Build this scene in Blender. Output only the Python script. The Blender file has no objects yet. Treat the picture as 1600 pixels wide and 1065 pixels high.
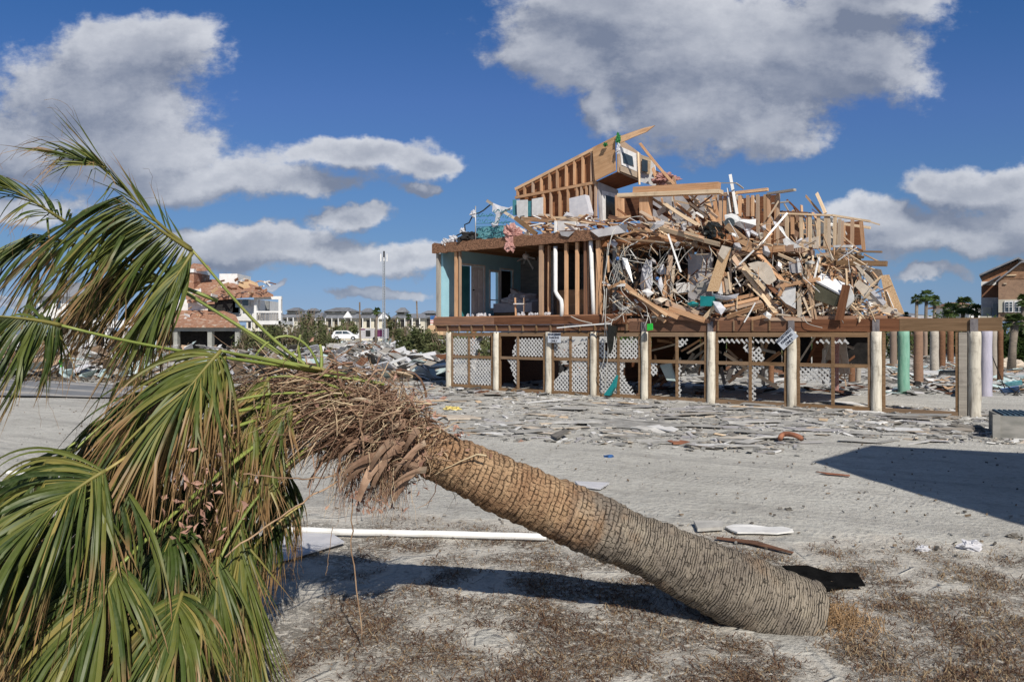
import bpy, math, random
from mathutils import Vector, Matrix, noise
random.seed(7)
R = math.radians
F, CX, HY, H = 1244.0, 800.0, 521.0, 1.85
sc = bpy.context.scene
col = sc.collection
# ---------------------------------------------------------------- camera
cam = bpy.data.objects.new('camera', bpy.data.cameras.new('camera'))
col.objects.link(cam); sc.camera = cam
cam.location = (0, 0, H); cam.rotation_euler = (R(90), 0, 0)
cam.data.sensor_width = 36; cam.data.lens = 36*F/1600
cam.data.shift_y = -11.5/1600
cam.data.clip_start = .05; cam.data.clip_end = 5000
sc.view_settings.view_transform = 'Standard'; sc.view_settings.look = 'None'
sc.view_settings.exposure = 0.0; sc.view_settings.gamma = 1
# ---------------------------------------------------------------- sun
SH = Vector((-.337, 1.14, -1)).normalized()       # travel direction of the light
sd = bpy.data.lights.new('sun', 'SUN'); sd.energy = 4.6; sd.angle = R(.55); sd.color = (1, .93, .83)
sun = bpy.data.objects.new('sun', sd); col.objects.link(sun)
sun.rotation_euler = SH.to_track_quat('-Z', 'Y').to_euler()
sun.location = (20, -30, 40)
# ---------------------------------------------------------------- node helper
class G:
    def __init__(s, tree): s.t = tree; s.n = tree.nodes; s.l = tree.links
    def new(s, typ, ins=None, **kw):
        nd = s.n.new(typ)
        for k, v in kw.items(): setattr(nd, k, v)
        if ins:
            for k, v in ins.items(): s.put(nd.inputs[k], v)
        return nd
    def put(s, sock, v):
        if hasattr(v, 'is_linked') or isinstance(v, bpy.types.NodeSocket): s.l.new(v, sock)
        else: sock.default_value = v
    def m(s, op, a, b=0.0, c=0.0, clamp=False):
        nd = s.n.new('ShaderNodeMath'); nd.operation = op; nd.use_clamp = clamp
        for i, v in enumerate((a, b, c)): s.put(nd.inputs[i], v)
        return nd.outputs[0]
    def v(s, op, a, b=(0, 0, 0)):
        nd = s.n.new('ShaderNodeVectorMath'); nd.operation = op
        s.put(nd.inputs[0], a); s.put(nd.inputs[1], b)
        return nd.outputs['Value'] if op == 'LENGTH' else nd.outputs[0]
    def mix(s, f, a, b, mode='MIX'):
        nd = s.n.new('ShaderNodeMix'); nd.data_type = 'RGBA'; nd.blend_type = mode
        s.put(nd.inputs[0], f); s.put(nd.inputs[6], a); s.put(nd.inputs[7], b)
        return nd.outputs[2]
    def noise(s, vec, scale, detail=4, rough=.55, out='Fac', dist=0):
        nd = s.new('ShaderNodeTexNoise', {'Vector': vec, 'Scale': scale, 'Detail': detail, 'Roughness': rough, 'Distortion': dist})
        return nd.outputs[out]
    def ramp(s, fac, stops):
        nd = s.n.new('ShaderNodeValToRGB'); s.put(nd.inputs[0], fac)
        cr = nd.color_ramp
        while len(cr.elements) < len(stops): cr.elements.new(.5)
        for e, (p, c) in zip(cr.elements, stops):
            e.position = p; e.color = c4(c)
        return nd.outputs[0]
    def sstep(s, x, a, b):
        nd = s.new('ShaderNodeMapRange', {'Value': x, 'From Min': a, 'From Max': b}, interpolation_type='SMOOTHSTEP')
        return nd.outputs[0]
def c4(c):
    if isinstance(c, (int, float)): return (c, c, c, 1)
    return tuple(c) if len(c) == 4 else (*c, 1)
# ---------------------------------------------------------------- world: Nishita sky and clouds at infinity
w = bpy.data.worlds.new('World'); sc.world = w; w.use_nodes = True
g = G(w.node_tree); g.n.clear()
sky = g.new('ShaderNodeTexSky', sky_type='NISHITA', sun_disc=False, sun_elevation=math.asin(-SH.z),
            sun_rotation=math.atan2(-SH.x, -SH.y), altitude=0, air_density=1.0, dust_density=.35, ozone_density=2.6)
d = g.new('ShaderNodeTexCoord').outputs['Generated']
sp = g.new('ShaderNodeSeparateXYZ', {0: d})
ay = g.m('MAXIMUM', g.m('ABSOLUTE', sp.outputs[1]), .05)
q0 = g.new('ShaderNodeCombineXYZ', {0: g.m('DIVIDE', sp.outputs[0], ay), 1: g.m('DIVIDE', sp.outputs[2], ay), 2: 0.0}).outputs[0]
BL = [(215,75,120,52),(150,150,165,85),(80,230,130,62),(230,240,140,52),(330,282,190,30),(470,292,80,20),
      (560,240,115,26),(660,258,50,22),(645,303,34,13),(548,341,48,17),
      (960,10,190,52),(880,75,110,60),(1060,70,170,75),(1240,60,190,95),(1110,160,130,70),(1190,205,90,46),(1350,90,80,62),(935,165,40,40),(1370,0,80,22),
      (1500,300,100,34),(1570,285,80,36),(1430,370,120,38),(1360,335,60,22),(1540,385,80,22),(1620,350,90,50),
      (380,385,150,26),(560,402,130,22),(650,406,80,18),(280,372,90,22),(600,455,80,9),(438,437,24,6),(10,215,50,40),(30,325,120,20),
      (1450,430,60,12),(30,470,80,10)]
def dens(q):
    # warp, then the nearest placed cloud body wins
    wq = g.v('ADD', q, g.v('MULTIPLY', g.v('SUBTRACT', g.noise(q, 8, 5, .6, 'Color'), (.5, .5, .5)), (.16, .085, 0)))
    best = None
    for (x, y, rx, ry) in BL:
        r = g.v('LENGTH', g.v('MULTIPLY', g.v('SUBTRACT', wq, ((x-CX)/F, (HY-y)/F, 0)), (F/rx/1.3, F/ry/1.3, 0)))
        s_ = g.m('SUBTRACT', 1.0, r)
        best = s_ if best is None else g.m('SMOOTH_MAX', best, s_, .6)
    n = g.noise(g.v('MULTIPLY', q, (1, 1.5, 1)), 9, 12, .66)
    return g.m('ADD', g.m('MULTIPLY', best, 1.15), g.m('ADD', g.m('MULTIPLY', g.m('SUBTRACT', n, .5), 1.75), -.04))
D0 = dens(q0)
D1 = dens(g.v('ADD', q0, (.016, .034, 0)))
alpha = g.m('POWER', g.sstep(D0, -.04, .40), 1.1)
lit = g.sstep(g.m('SUBTRACT', D0, D1), -.42, .62)
thick = g.sstep(D0, .25, 1.1)
mot = g.noise(g.v('MULTIPLY', q0, (1, 1.6, 1)), 5.5, 8, .62)
shade = g.m('MULTIPLY', lit, g.m('SUBTRACT', 1.0, g.m('MULTIPLY', thick, .55)))
shade = g.m('ADD', g.m('MULTIPLY', shade, .85), g.m('MULTIPLY', g.m('SUBTRACT', mot, .45), 1.5), clamp=True)
ccol = g.mix(shade, (.20, .235, .32, 1), (.68, .70, .75, 1))
elev = g.m('DIVIDE', sp.outputs[2], ay)
skyc = g.v('MULTIPLY', sky.outputs[0], g.ramp(g.m('MULTIPLY', elev, 2.0), [(0, (.034, .052, .104)), (.08, (.034, .046, .080)), (.2, (.035, .046, .066)), (.36, (.0357, .050, .071)), (.58, (.0375, .052, .081)), (.84, (.028, .051, .082)), (1, (.060, .062, .066))]))  # last stop: sky above the frame, brightened to lift and neutralise the shadows
lowfade = g.sstep(elev, .0, .10)
ccol = g.mix(lowfade, g.mix(.55, ccol, (.23, .31, .44, 1)), ccol)
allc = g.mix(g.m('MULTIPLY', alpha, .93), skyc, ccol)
# below the horizon: dull ground light
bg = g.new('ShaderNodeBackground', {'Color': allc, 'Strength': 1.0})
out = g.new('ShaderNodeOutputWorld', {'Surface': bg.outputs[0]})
w.cycles.sampling_method = 'MANUAL'; w.cycles.sample_map_resolution = 512

# ---------------------------------------------------------------- geometry helpers
def at(px, py, d): return Vector(((px-CX)/F*d, d, H+(HY-py)/F*d))
def gr(px, py, z=0):
    d = (H-z)*F/(py-HY); return Vector(((px-CX)/F*d, d, z))
U = Vector((.794, -.608, 0)).normalized(); N = Vector((.608, .794, 0)).normalized()
L0 = Vector((-2.13, 27.07, 0))
def Wd(u, v, z): return L0+U*u+N*v+Vector((0, 0, z))
def P(px, py, v):
    r = Vector(((px-CX)/F, 1, (HY-py)/F)); o = Vector((0, 0, H))
    t = (v+(L0-o).dot(N))/r.dot(N)
    return o+r*t
def loc(p): q = p-L0; return Vector((q.dot(U), q.dot(N), p.z))
def PL(px, py, v): return loc(P(px, py, v))
def PU(px, py, u):      # pixel ray meets the plane at facade coordinate u
    r = Vector(((px-CX)/F, 1, (HY-py)/F)); o = Vector((0, 0, H))
    t = (u+(L0-o).dot(U))/r.dot(U)
    return loc(o+r*t)
def frame_of(p):      # a part's own frame, measured in its thing's frame
    return p.matrix_basis.copy()
class MB:
    def __init__(s): s.v = []; s.f = []; s.uv = None; s.at = {}
    def add(s, vs, fs):
        b = len(s.v); s.v += [tuple(x) for x in vs]; s.f += [tuple(i+b for i in f) for f in fs]
    def box(s, a, b):
        x0, y0, z0 = a; x1, y1, z1 = b
        s.add([(x0,y0,z0),(x1,y0,z0),(x1,y1,z0),(x0,y1,z0),(x0,y0,z1),(x1,y0,z1),(x1,y1,z1),(x0,y1,z1)],
              [(0,3,2,1),(4,5,6,7),(0,1,5,4),(1,2,6,5),(2,3,7,6),(3,0,4,7)])
        return s
    def bar(s, a, b, w, h=None, up=None, jag=0):
        a = Vector(a); b = Vector(b); h = w if h is None else h
        x = (b-a); 
        if x.length < 1e-5: return s
        x.normalize()
        up = Vector(up) if up is not None else Vector((0, 0, 1))
        if abs(x.dot(up)) > .98: up = Vector((0, 1, 0)) if abs(x.y) < .9 else Vector((1, 0, 0))
        y = up.cross(x).normalized(); z = x.cross(y)
        vs = []
        for e, p in ((0, a), (1, b)):
            for sy, sz in ((-1,-1),(1,-1),(1,1),(-1,1)):
                j = random.uniform(-jag, jag)
                vs.append(p+y*(sy*w/2)+z*(sz*h/2)+x*j)
        s.add(vs, [(0,3,2,1),(4,5,6,7),(0,1,5,4),(1,2,6,5),(2,3,7,6),(3,0,4,7)])
        return s
    def tube(s, pts, r, n=8, cap=True, squash=1):
        pts = [Vector(p) for p in pts]; m = len(pts)
        rs = r if isinstance(r, (list, tuple)) else [r]*m
        t = (pts[1]-pts[0]).normalized()
        ref = Vector((0, 0, 1)) if abs(t.z) < .9 else Vector((1, 0, 0))
        nx = ref.cross(t).normalized(); b0 = len(s.v)
        for i, p in enumerate(pts):
            if 0 < i < m-1: t = (pts[i+1]-pts[i-1]).normalized()
            elif i == m-1: t = (pts[-1]-pts[-2]).normalized()
            nx = (nx-t*nx.dot(t)).normalized(); ny = t.cross(nx)
            for k in range(n):
                a = 2*math.pi*k/n
                s.v.append(tuple(p+nx*(math.cos(a)*rs[i])+ny*(math.sin(a)*rs[i]*squash)))
        for i in range(m-1):
            for k in range(n):
                k2 = (k+1) % n
                s.f.append((b0+i*n+k, b0+i*n+k2, b0+(i+1)*n+k2, b0+(i+1)*n+k))
        if cap:
            s.f.append(tuple(b0+k for k in reversed(range(n)))); s.f.append(tuple(b0+(m-1)*n+k for k in range(n)))
        return s
    def prism(s, pts, off):
        pts = [Vector(p) for p in pts]; off = Vector(off); n = len(pts)
        s.add(pts+[p+off for p in pts], [tuple(range(n)), tuple(range(2*n-1, n-1, -1))]+[(i, n+i, n+(i+1) % n, (i+1) % n) for i in range(n)])
        return s
    def build(s, name, mat, parent=None, smooth=False, origin=None, basis=None):
        me = bpy.data.meshes.new(name)
        vs = s.v
        if basis is not None:
            inv = basis.inverted(); vs = [inv @ Vector(v) for v in vs]
        elif origin is not None:
            o = Vector(origin); vs = [Vector(v)-o for v in vs]
        me.from_pydata([tuple(v) for v in vs], [], s.f); me.update()
        if s.uv:
            ul = me.uv_layers.new(name='UVMap')
            for li, lp in enumerate(me.loops): ul.data[li].uv = s.uv[lp.vertex_index]
        for k, arr in s.at.items():
            a = me.attributes.new(k, 'FLOAT', 'POINT'); a.data.foreach_set('value', arr)
        if smooth: me.polygons.foreach_set('use_smooth', [True]*len(me.polygons))
        for m_ in (mat if isinstance(mat, (list, tuple)) else [mat]): me.materials.append(m_)
        o = bpy.data.objects.new(name, me); col.objects.link(o)
        if parent: o.parent = parent
        if basis is not None: o.matrix_local = basis
        elif origin is not None: o.location = origin
        if parent and parent.parent and basis is not None: o.matrix_local = frame_of(parent).inverted() @ basis
        return o
def tag(o, label=None, cat=None, group=None, kind=None):
    if label: o['label'] = label
    if cat: o['category'] = cat
    if group: o['group'] = group
    if kind: o['kind'] = kind
    return o
def empty(name, p, label, cat, group=None, rz=0):
    o = bpy.data.objects.new(name, None); col.objects.link(o); o.location = p; o.rotation_euler = (0, 0, rz); o.empty_display_size = .2
    return tag(o, label, cat, group)
def barobj(name, a, b, w, h, mat, parent=None, up=None, jag=.0):
    """one stick as its own object, its local X along its length (the grain)"""
    a = Vector(a); b = Vector(b); x = (b-a); L = x.length; x.normalize()
    up = Vector(up) if up is not None else Vector((0, 0, 1))
    if abs(x.dot(up)) > .98: up = Vector((0, 1, 0)) if abs(x.y) < .9 else Vector((1, 0, 0))
    y = up.cross(x).normalized(); z = x.cross(y)
    M = Matrix(((x.x, y.x, z.x, a.x), (x.y, y.y, z.y, a.y), (x.z, y.z, z.z, a.z), (0, 0, 0, 1)))
    mb = MB(); n = 4
    vs = []; fs = []
    warp = random.uniform(-.012, .012)*L if jag else 0
    for i in range(n+1):
        t = i/n; dy = warp*math.sin(t*math.pi)
        for sy, sz in ((-1,-1),(1,-1),(1,1),(-1,1)):
            j = random.uniform(-jag, jag) if i in (0, n) else 0
            vs.append((t*L+j, sy*w/2+dy, sz*h/2+dy*.5))
    for i in range(n):
        for k in range(4):
            k2 = (k+1) % 4; fs.append((i*4+k, i*4+k2, i*4+4+k2, i*4+4+k))
    fs += [(3,2,1,0), (n*4, n*4+1, n*4+2, n*4+3)]
    mb.add(vs, fs)
    o = mb.build(name, mat, parent); o.matrix_local = M
    return o
def plate(name, pts, th, mat, parent=None, nrm=None):
    """a flat board from corner points, thickened along its own normal"""
    pts = [Vector(p) for p in pts]
    n = Vector(nrm) if nrm is not None else (pts[1]-pts[0]).cross(pts[-1]-pts[0]).normalized()
    x = (pts[1]-pts[0]).normalized(); n = (n-x*n.dot(x)).normalized(); y = n.cross(x)
    o = pts[0]
    M = Matrix(((x.x, y.x, n.x, o.x), (x.y, y.y, n.y, o.y), (x.z, y.z, n.z, o.z), (0, 0, 0, 1)))
    return MB().prism(pts, n*th).build(name, mat, parent, basis=M)

# ---------------------------------------------------------------- materials
def mat_new(name):
    m = bpy.data.materials.new(name); m.use_nodes = True; g = G(m.node_tree); g.n.clear()
    return m, g
def finish(g, color, rough=.7, bump=None, bs=.3, bd=.01, trans=0, spec=.3, metal=0):
    p = g.new('ShaderNodeBsdfPrincipled', {'Base Color': color if not isinstance(color, tuple) else c4(color), 'Roughness': rough, 'Specular IOR Level': spec, 'Metallic': metal})
    if bump is not None:
        b = g.new('ShaderNodeBump', {'Height': bump, 'Strength': bs, 'Distance': bd}); g.l.new(b.outputs[0], p.inputs['Normal'])
        nb = b.outputs[0]
    sh = p.outputs[0]
    if trans:
        t = g.new('ShaderNodeBsdfTranslucent', {'Color': color if not isinstance(color, tuple) else c4(color)})
        mx = g.new('ShaderNodeMixShader', {0: trans, 1: sh, 2: t.outputs[0]}); sh = mx.outputs[0]
    g.new('ShaderNodeOutputMaterial', {'Surface': sh})
def orand(g, lo=.75, hi=1.25):
    r = g.new('ShaderNodeObjectInfo').outputs['Random']
    return g.m('ADD', g.m('MULTIPLY', r, hi-lo), lo)
def pm(name, c1, c2, scale=4, stretch=(1, 1, 1), rough=.75, bump=.3, bd=.01, lo=.85, hi=1.15, detail=6, c3=None, trans=0, spec=.25, metal=0, dirt=0):
    m, g = mat_new(name)
    tc = g.new('ShaderNodeTexCoord').outputs['Object']
    ri = g.new('ShaderNodeObjectInfo').outputs['Random']
    vec = g.v('ADD', g.v('MULTIPLY', tc, stretch), g.new('ShaderNodeCombineXYZ', {0: g.m('MULTIPLY', ri, 37.), 1: g.m('MULTIPLY', ri, 11.), 2: 0.}).outputs[0])
    n = g.noise(vec, scale, detail, .6)
    c = g.mix(g.sstep(n, .3, .7), c4(c1), c4(c2))
    if c3 is not None:
        c = g.mix(g.sstep(g.noise(vec, scale*.35, 4, .6), .52, .68), c, c4(c3))
    if dirt:
        c = g.mix(g.m('MULTIPLY', g.sstep(g.noise(tc, 3.3, 7, .7), .5, .75), dirt), c, (.10, .085, .065, 1))
    c = g.mix(1.0, c, g.new('ShaderNodeCombineColor', {0: orand(g, lo, hi), 1: orand(g, lo, hi), 2: orand(g, lo, hi)}).outputs[0], 'MULTIPLY')
    finish(g, c, rough, n, bump, bd, trans, spec, metal)
    return m
def wood(name, c1, c2, lo=.7, hi=1.25, knot=True, grain=26, rough=.8, age=.5):
    m, g = mat_new(name)
    tc = g.new('ShaderNodeTexCoord').outputs['Object']
    ri = g.new('ShaderNodeObjectInfo').outputs['Random']
    off = g.new('ShaderNodeCombineXYZ', {0: g.m('MULTIPLY', ri, 41.), 1: g.m('MULTIPLY', ri, 17.), 2: g.m('MULTIPLY', ri, 5.)}).outputs[0]
    tv = g.v('ADD', tc, off)
    n = g.noise(g.v('MULTIPLY', tv, (1.2, grain, grain)), 1, 6, .6, dist=.6)
    n2 = g.noise(tv, 2.2, 5, .6)
    c = g.mix(g.sstep(n, .28, .72), c4(c1), c4(c2))
    c = g.mix(g.m('MULTIPLY', g.sstep(n2, .5, .8), .55), c, c4([x*.45 for x in c1]))
    # some boards are greyed by weather
    r2 = g.m('FRACT', g.m('MULTIPLY', ri, 7.31))
    c = g.mix(g.m('MULTIPLY', g.sstep(r2, .45, 1.0), age*1.15), c, (.36, .315, .27, 1))
    k = orand(g, lo, hi)
    c = g.mix(1.0, c, g.new('ShaderNodeCombineColor', {0: k, 1: k, 2: k}).outputs[0], 'MULTIPLY')
    finish(g, c, rough, n, .5, .004, 0, .2)
    return m
M = {}
M['lumber'] = wood('raw_lumber', (.42, .245, .135), (.66, .45, .275))
M['stud'] = wood('stud_lumber', (.45, .25, .135), (.64, .40, .235), .8, 1.15)
M['pale'] = wood('pale_lumber', (.56, .41, .26), (.74, .59, .42), .8, 1.2)
M['brown'] = wood('treated_brown', (.105, .043, .022), (.215, .095, .048), .8, 1.25, age=.12)
M['frame'] = wood('screen_frame_wood', (.165, .10, .052), (.27, .17, .095), .9, 1.1, age=.15)
M['grey'] = wood('grey_wood', (.28, .26, .23), (.46, .43, .39), .7, 1.2)
M['sheath'] = wood('wall_sheathing', (.27, .12, .06), (.40, .20, .10), .75, 1.15, grain=12)
M['ply'] = wood('plywood', (.40, .235, .125), (.53, .335, .19), .9, 1.1, grain=14)
M['osb'] = pm('strand_board', (.44, .27, .14), (.72, .52, .32), 22, (1, 2.2, 1), .8, .2, .003, .85, 1.15)
M['osbdark'] = pm('weathered_strand_board', (.045, .022, .014), (.37, .20, .12), 34, (1, 1, 1.6), .85, 1, .02, .9, 1.1)
M['white'] = pm('white_paint', (.70, .70, .69), (.84, .84, .83), 6, (1, 1, 1), .5, .1, .003, .85, 1.05, dirt=.25)
M['pvc'] = pm('white_pvc', (.76, .76, .74), (.86, .86, .85), 3, (1, 1, 1), .35, .0, .003, .95, 1.05, dirt=.2)
M['lattice'] = pm('dull_white_lattice', (.47, .47, .46), (.62, .62, .61), 6, (1, 1, 1), .6, .1, .003, .9, 1.05, dirt=.3)
M['siding'] = pm('grey_siding', (.38, .37, .38), (.50, .49, .50), 3, (1, 1, 1), .6, .1, .003, .85, 1.1, dirt=.2)
M['blue'] = pm('turquoise_wall_paint', (.33, .60, .72), (.37, .66, .78), 3, (1, 1, 1), .6, .05, .002, 1, 1)
M['teal'] = pm('teal_paint', (.03, .17, .20), (.045, .22, .25), 3, (1, 1, 1), .6, .05, .002, .9, 1.1)
M['dark'] = pm('dark_fabric_and_painted_shade', (.012, .012, .013), (.035, .033, .032), 5, (1, 1, 1), .8, .2, .01, .8, 1.3)  # dark cloth and scraps, also the shade painted into doorways and rooms
M['flatblack'] = pm('matte_black', (.004, .004, .004), (.010, .010, .010), 9, (1, 1, 1), .95, .4, .02, .9, 1.1, spec=.05)
M['black'] = pm('black_plastic', (.006, .007, .006), (.016, .018, .016), 9, (1, 1, 1), .28, .4, .02, .9, 1.1, spec=.5)
M['glass'] = pm('window_glass', (.03, .045, .06), (.06, .085, .10), 1, (1, 1, 1), .08, 0, .001, 1, 1, spec=.8)
M['greywall'] = pm('interior_grey_wall', (.16, .17, .18), (.24, .25, .25), 2, (1, 1, 6), .8, .1, .003, .9, 1.1)
M['tan'] = pm('tan_board', (.50, .43, .35), (.66, .58, .48), 5, (1, 1, 1), .8, .1, .003, .85, 1.1, dirt=.4)
M['pink'] = pm('pink_insulation', (.40, .19, .17), (.60, .36, .32), 26, (1, 1, 1), .95, 1, .05, .9, 1.1)
M['cloth'] = pm('white_cloth', (.68, .69, .74), (.80, .80, .83), 6, (1, 1, 1), .9, .3, .01, .9, 1.05, trans=.25)
M['shingle'] = pm('brown_shingle', (.13, .105, .085), (.24, .19, .15), 12, (1, 4, 1), .9, .5, .01, .9, 1.1)
M['fridge'] = pm('white_enamel', (.74, .75, .77), (.82, .83, .84), 2, (1, 1, 1), .3, 0, .001, 1, 1, spec=.5, dirt=.15)
M['olive'] = pm('olive_enamel', (.10, .095, .06), (.16, .15, .10), 2, (1, 1, 1), .5, 0, .001, 1, 1)
M['iron'] = pm('teal_wrought_iron', (.05, .20, .24), (.09, .28, .32), 8, (1, 1, 1), .5, .1, .003, .9, 1.1)
M['mattress'] = pm('teal_quilted_cloth', (.10, .33, .38), (.22, .45, .50), 9, (1, 1, 1), .9, .5, .02, 1, 1)
M['green'] = pm('bright_green_plastic', (.02, .42, .05), (.04, .52, .07), 6, (1, 1, 1), .4, .2, .01, 1, 1)
M['greenrag'] = pm('dark_green_tarp', (.01, .10, .03), (.03, .22, .06), 20, (1, 1, 1), .6, .5, .01, 1, 1)
M['mint'] = pm('mint_post_paint', (.15, .34, .25), (.24, .44, .34), 3, (6, 6, 1), .6, .2, .01, 1, 1, dirt=.15)
M['lav'] = pm('lavender_post_paint', (.38, .37, .45), (.48, .46, .54), 3, (6, 6, 1), .6, .2, .01, 1, 1, dirt=.15)
M['pile'] = pm('peeling_cream_post', (.54, .50, .42), (.70, .66, .56), 5, (5, 5, .6), .75, .4, .01, .9, 1.08, c3=(.34, .30, .24), dirt=.75)
M['pilebrown'] = wood('brown_post', (.13, .065, .035), (.24, .125, .07), .8, 1.2)
M['pilegrey'] = wood('grey_post', (.30, .27, .23), (.46, .42, .36), .9, 1.1)
M['metal'] = pm('galvanised_metal', (.42, .44, .46), (.58, .60, .62), 5, (1, 1, 1), .45, .1, .003, .9, 1.1, metal=.6)
M['sheet'] = pm('pale_aqua_sheet_metal', (.45, .58, .58), (.60, .70, .70), 2, (1, 1, 1), .45, .1, .003, .9, 1.1, dirt=.15)
M['wire'] = pm('pale_cable', (.42, .41, .38), (.66, .65, .60), 3, (1, 1, 1), .6, 0, .001, .7, 1.2)
M['lid'] = pm('dull_blue_lid', (.035, .075, .12), (.06, .11, .16), 5, (1, 1, 1), .6, .1, .002, 1, 1, dirt=.3)
M['clad'] = wood('patched_cladding', (.24, .135, .08), (.36, .215, .13), .9, 1.1, grain=5)
M['blueplastic'] = pm('blue_plastic', (.03, .10, .28), (.05, .14, .34), 3, (1, 1, 1), .4, 0, .001, 1, 1)
M['tealplastic'] = pm('teal_plastic', (.01, .20, .21), (.02, .27, .28), 3, (1, 1, 1), .4, 0, .001, .9, 1.1)
M['rust'] = pm('terracotta_hose', (.24, .10, .06), (.38, .17, .10), 8, (1, 1, 1), .7, .2, .005, 1, 1)
M['yellow'] = pm('yellow_rag', (.62, .50, .12), (.74, .62, .25), 8, (1, 1, 1), .8, .4, .01, 1, 1)
M['tile'] = pm('terracotta_tile', (.25, .125, .08), (.42, .235, .155), 1.6, (3, 3, 6), .85, .8, .08, 1, 1, c3=(.50, .40, .32), dirt=.4)
M['stucco'] = pm('white_stucco', (.66, .66, .65), (.78, .78, .77), .8, (1, 1, 1), .8, .1, .01, 1, 1, dirt=.25)
M['greybeam'] = pm('grey_concrete', (.26, .27, .25), (.36, .36, .33), 1.2, (1, 1, 1), .85, .1, .01, 1, 1)
M['slate'] = pm('grey_metal_roof', (.17, .18, .20), (.25, .26, .28), .4, (4, 1, 1), .6, .1, .01, .85, 1.15)
M['cream'] = pm('cream_wall', (.50, .47, .39), (.60, .57, .48), .5, (1, 1, 1), .8, .1, .01, .85, 1.1)
M['palm_far'] = pm('palm_leaf', (.035, .07, .018), (.09, .13, .035), 1.5, (1, 1, 1), .6, 0, .01, .7, 1.3, trans=.2)
M['leaf'] = pm('scrub_leaf', (.06, .085, .03), (.145, .15, .07), 1.6, (1, 1, 1), .7, 0, .01, .75, 1.3, trans=.2, c3=(.19, .14, .085))
M['twig'] = pm('dead_twig', (.15, .115, .08), (.27, .21, .155), 3, (1, 1, 1), .9, 0, .01, .8, 1.2)
M['bark'] = pm('palm_bark', (.14, .12, .10), (.24, .20, .16), 3, (1, 1, 6), .9, .4, .02, .8, 1.2)
M['carwhite'] = pm('white_car_paint', (.72, .73, .75), (.78, .79, .80), 1, (1, 1, 1), .25, 0, .001, 1, 1, spec=.6)
M['rubber'] = pm('black_rubber', (.015, .015, .015), (.03, .03, .03), 4, (1, 1, 1), .8, 0, .001, 1, 1)
M['purple'] = pm('purple_panel', (.10, .02, .07), (.16, .04, .11), 1, (1, 1, 1), .5, 0, .001, 1, 1)
M['letter'] = pm('dark_lettering', (.012, .014, .03), (.02, .02, .04), 1, (1, 1, 1), .6, 0, .001, 1, 1)
M['sign'] = pm('sign_face', (.50, .55, .62), (.60, .64, .70), 4, (1, 1, 1), .5, 0, .001, 1, 1, dirt=.2)
M['red'] = pm('faded_red', (.42, .12, .12), (.55, .22, .20), 3, (1, 1, 1), .8, 0, .001, 1, 1)
M['shard'] = pm('pale_debris_board', (.36, .355, .34), (.56, .55, .52), 4, (1, 1, 1), .85, .3, .006, .6, 1.25, dirt=.4)
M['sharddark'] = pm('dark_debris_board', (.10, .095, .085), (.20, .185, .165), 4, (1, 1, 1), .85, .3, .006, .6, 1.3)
M['box'] = pm('weathered_grey_box', (.20, .20, .185), (.31, .30, .28), 2.5, (1, 1, 3), .85, .4, .01, 1, 1)
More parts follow.
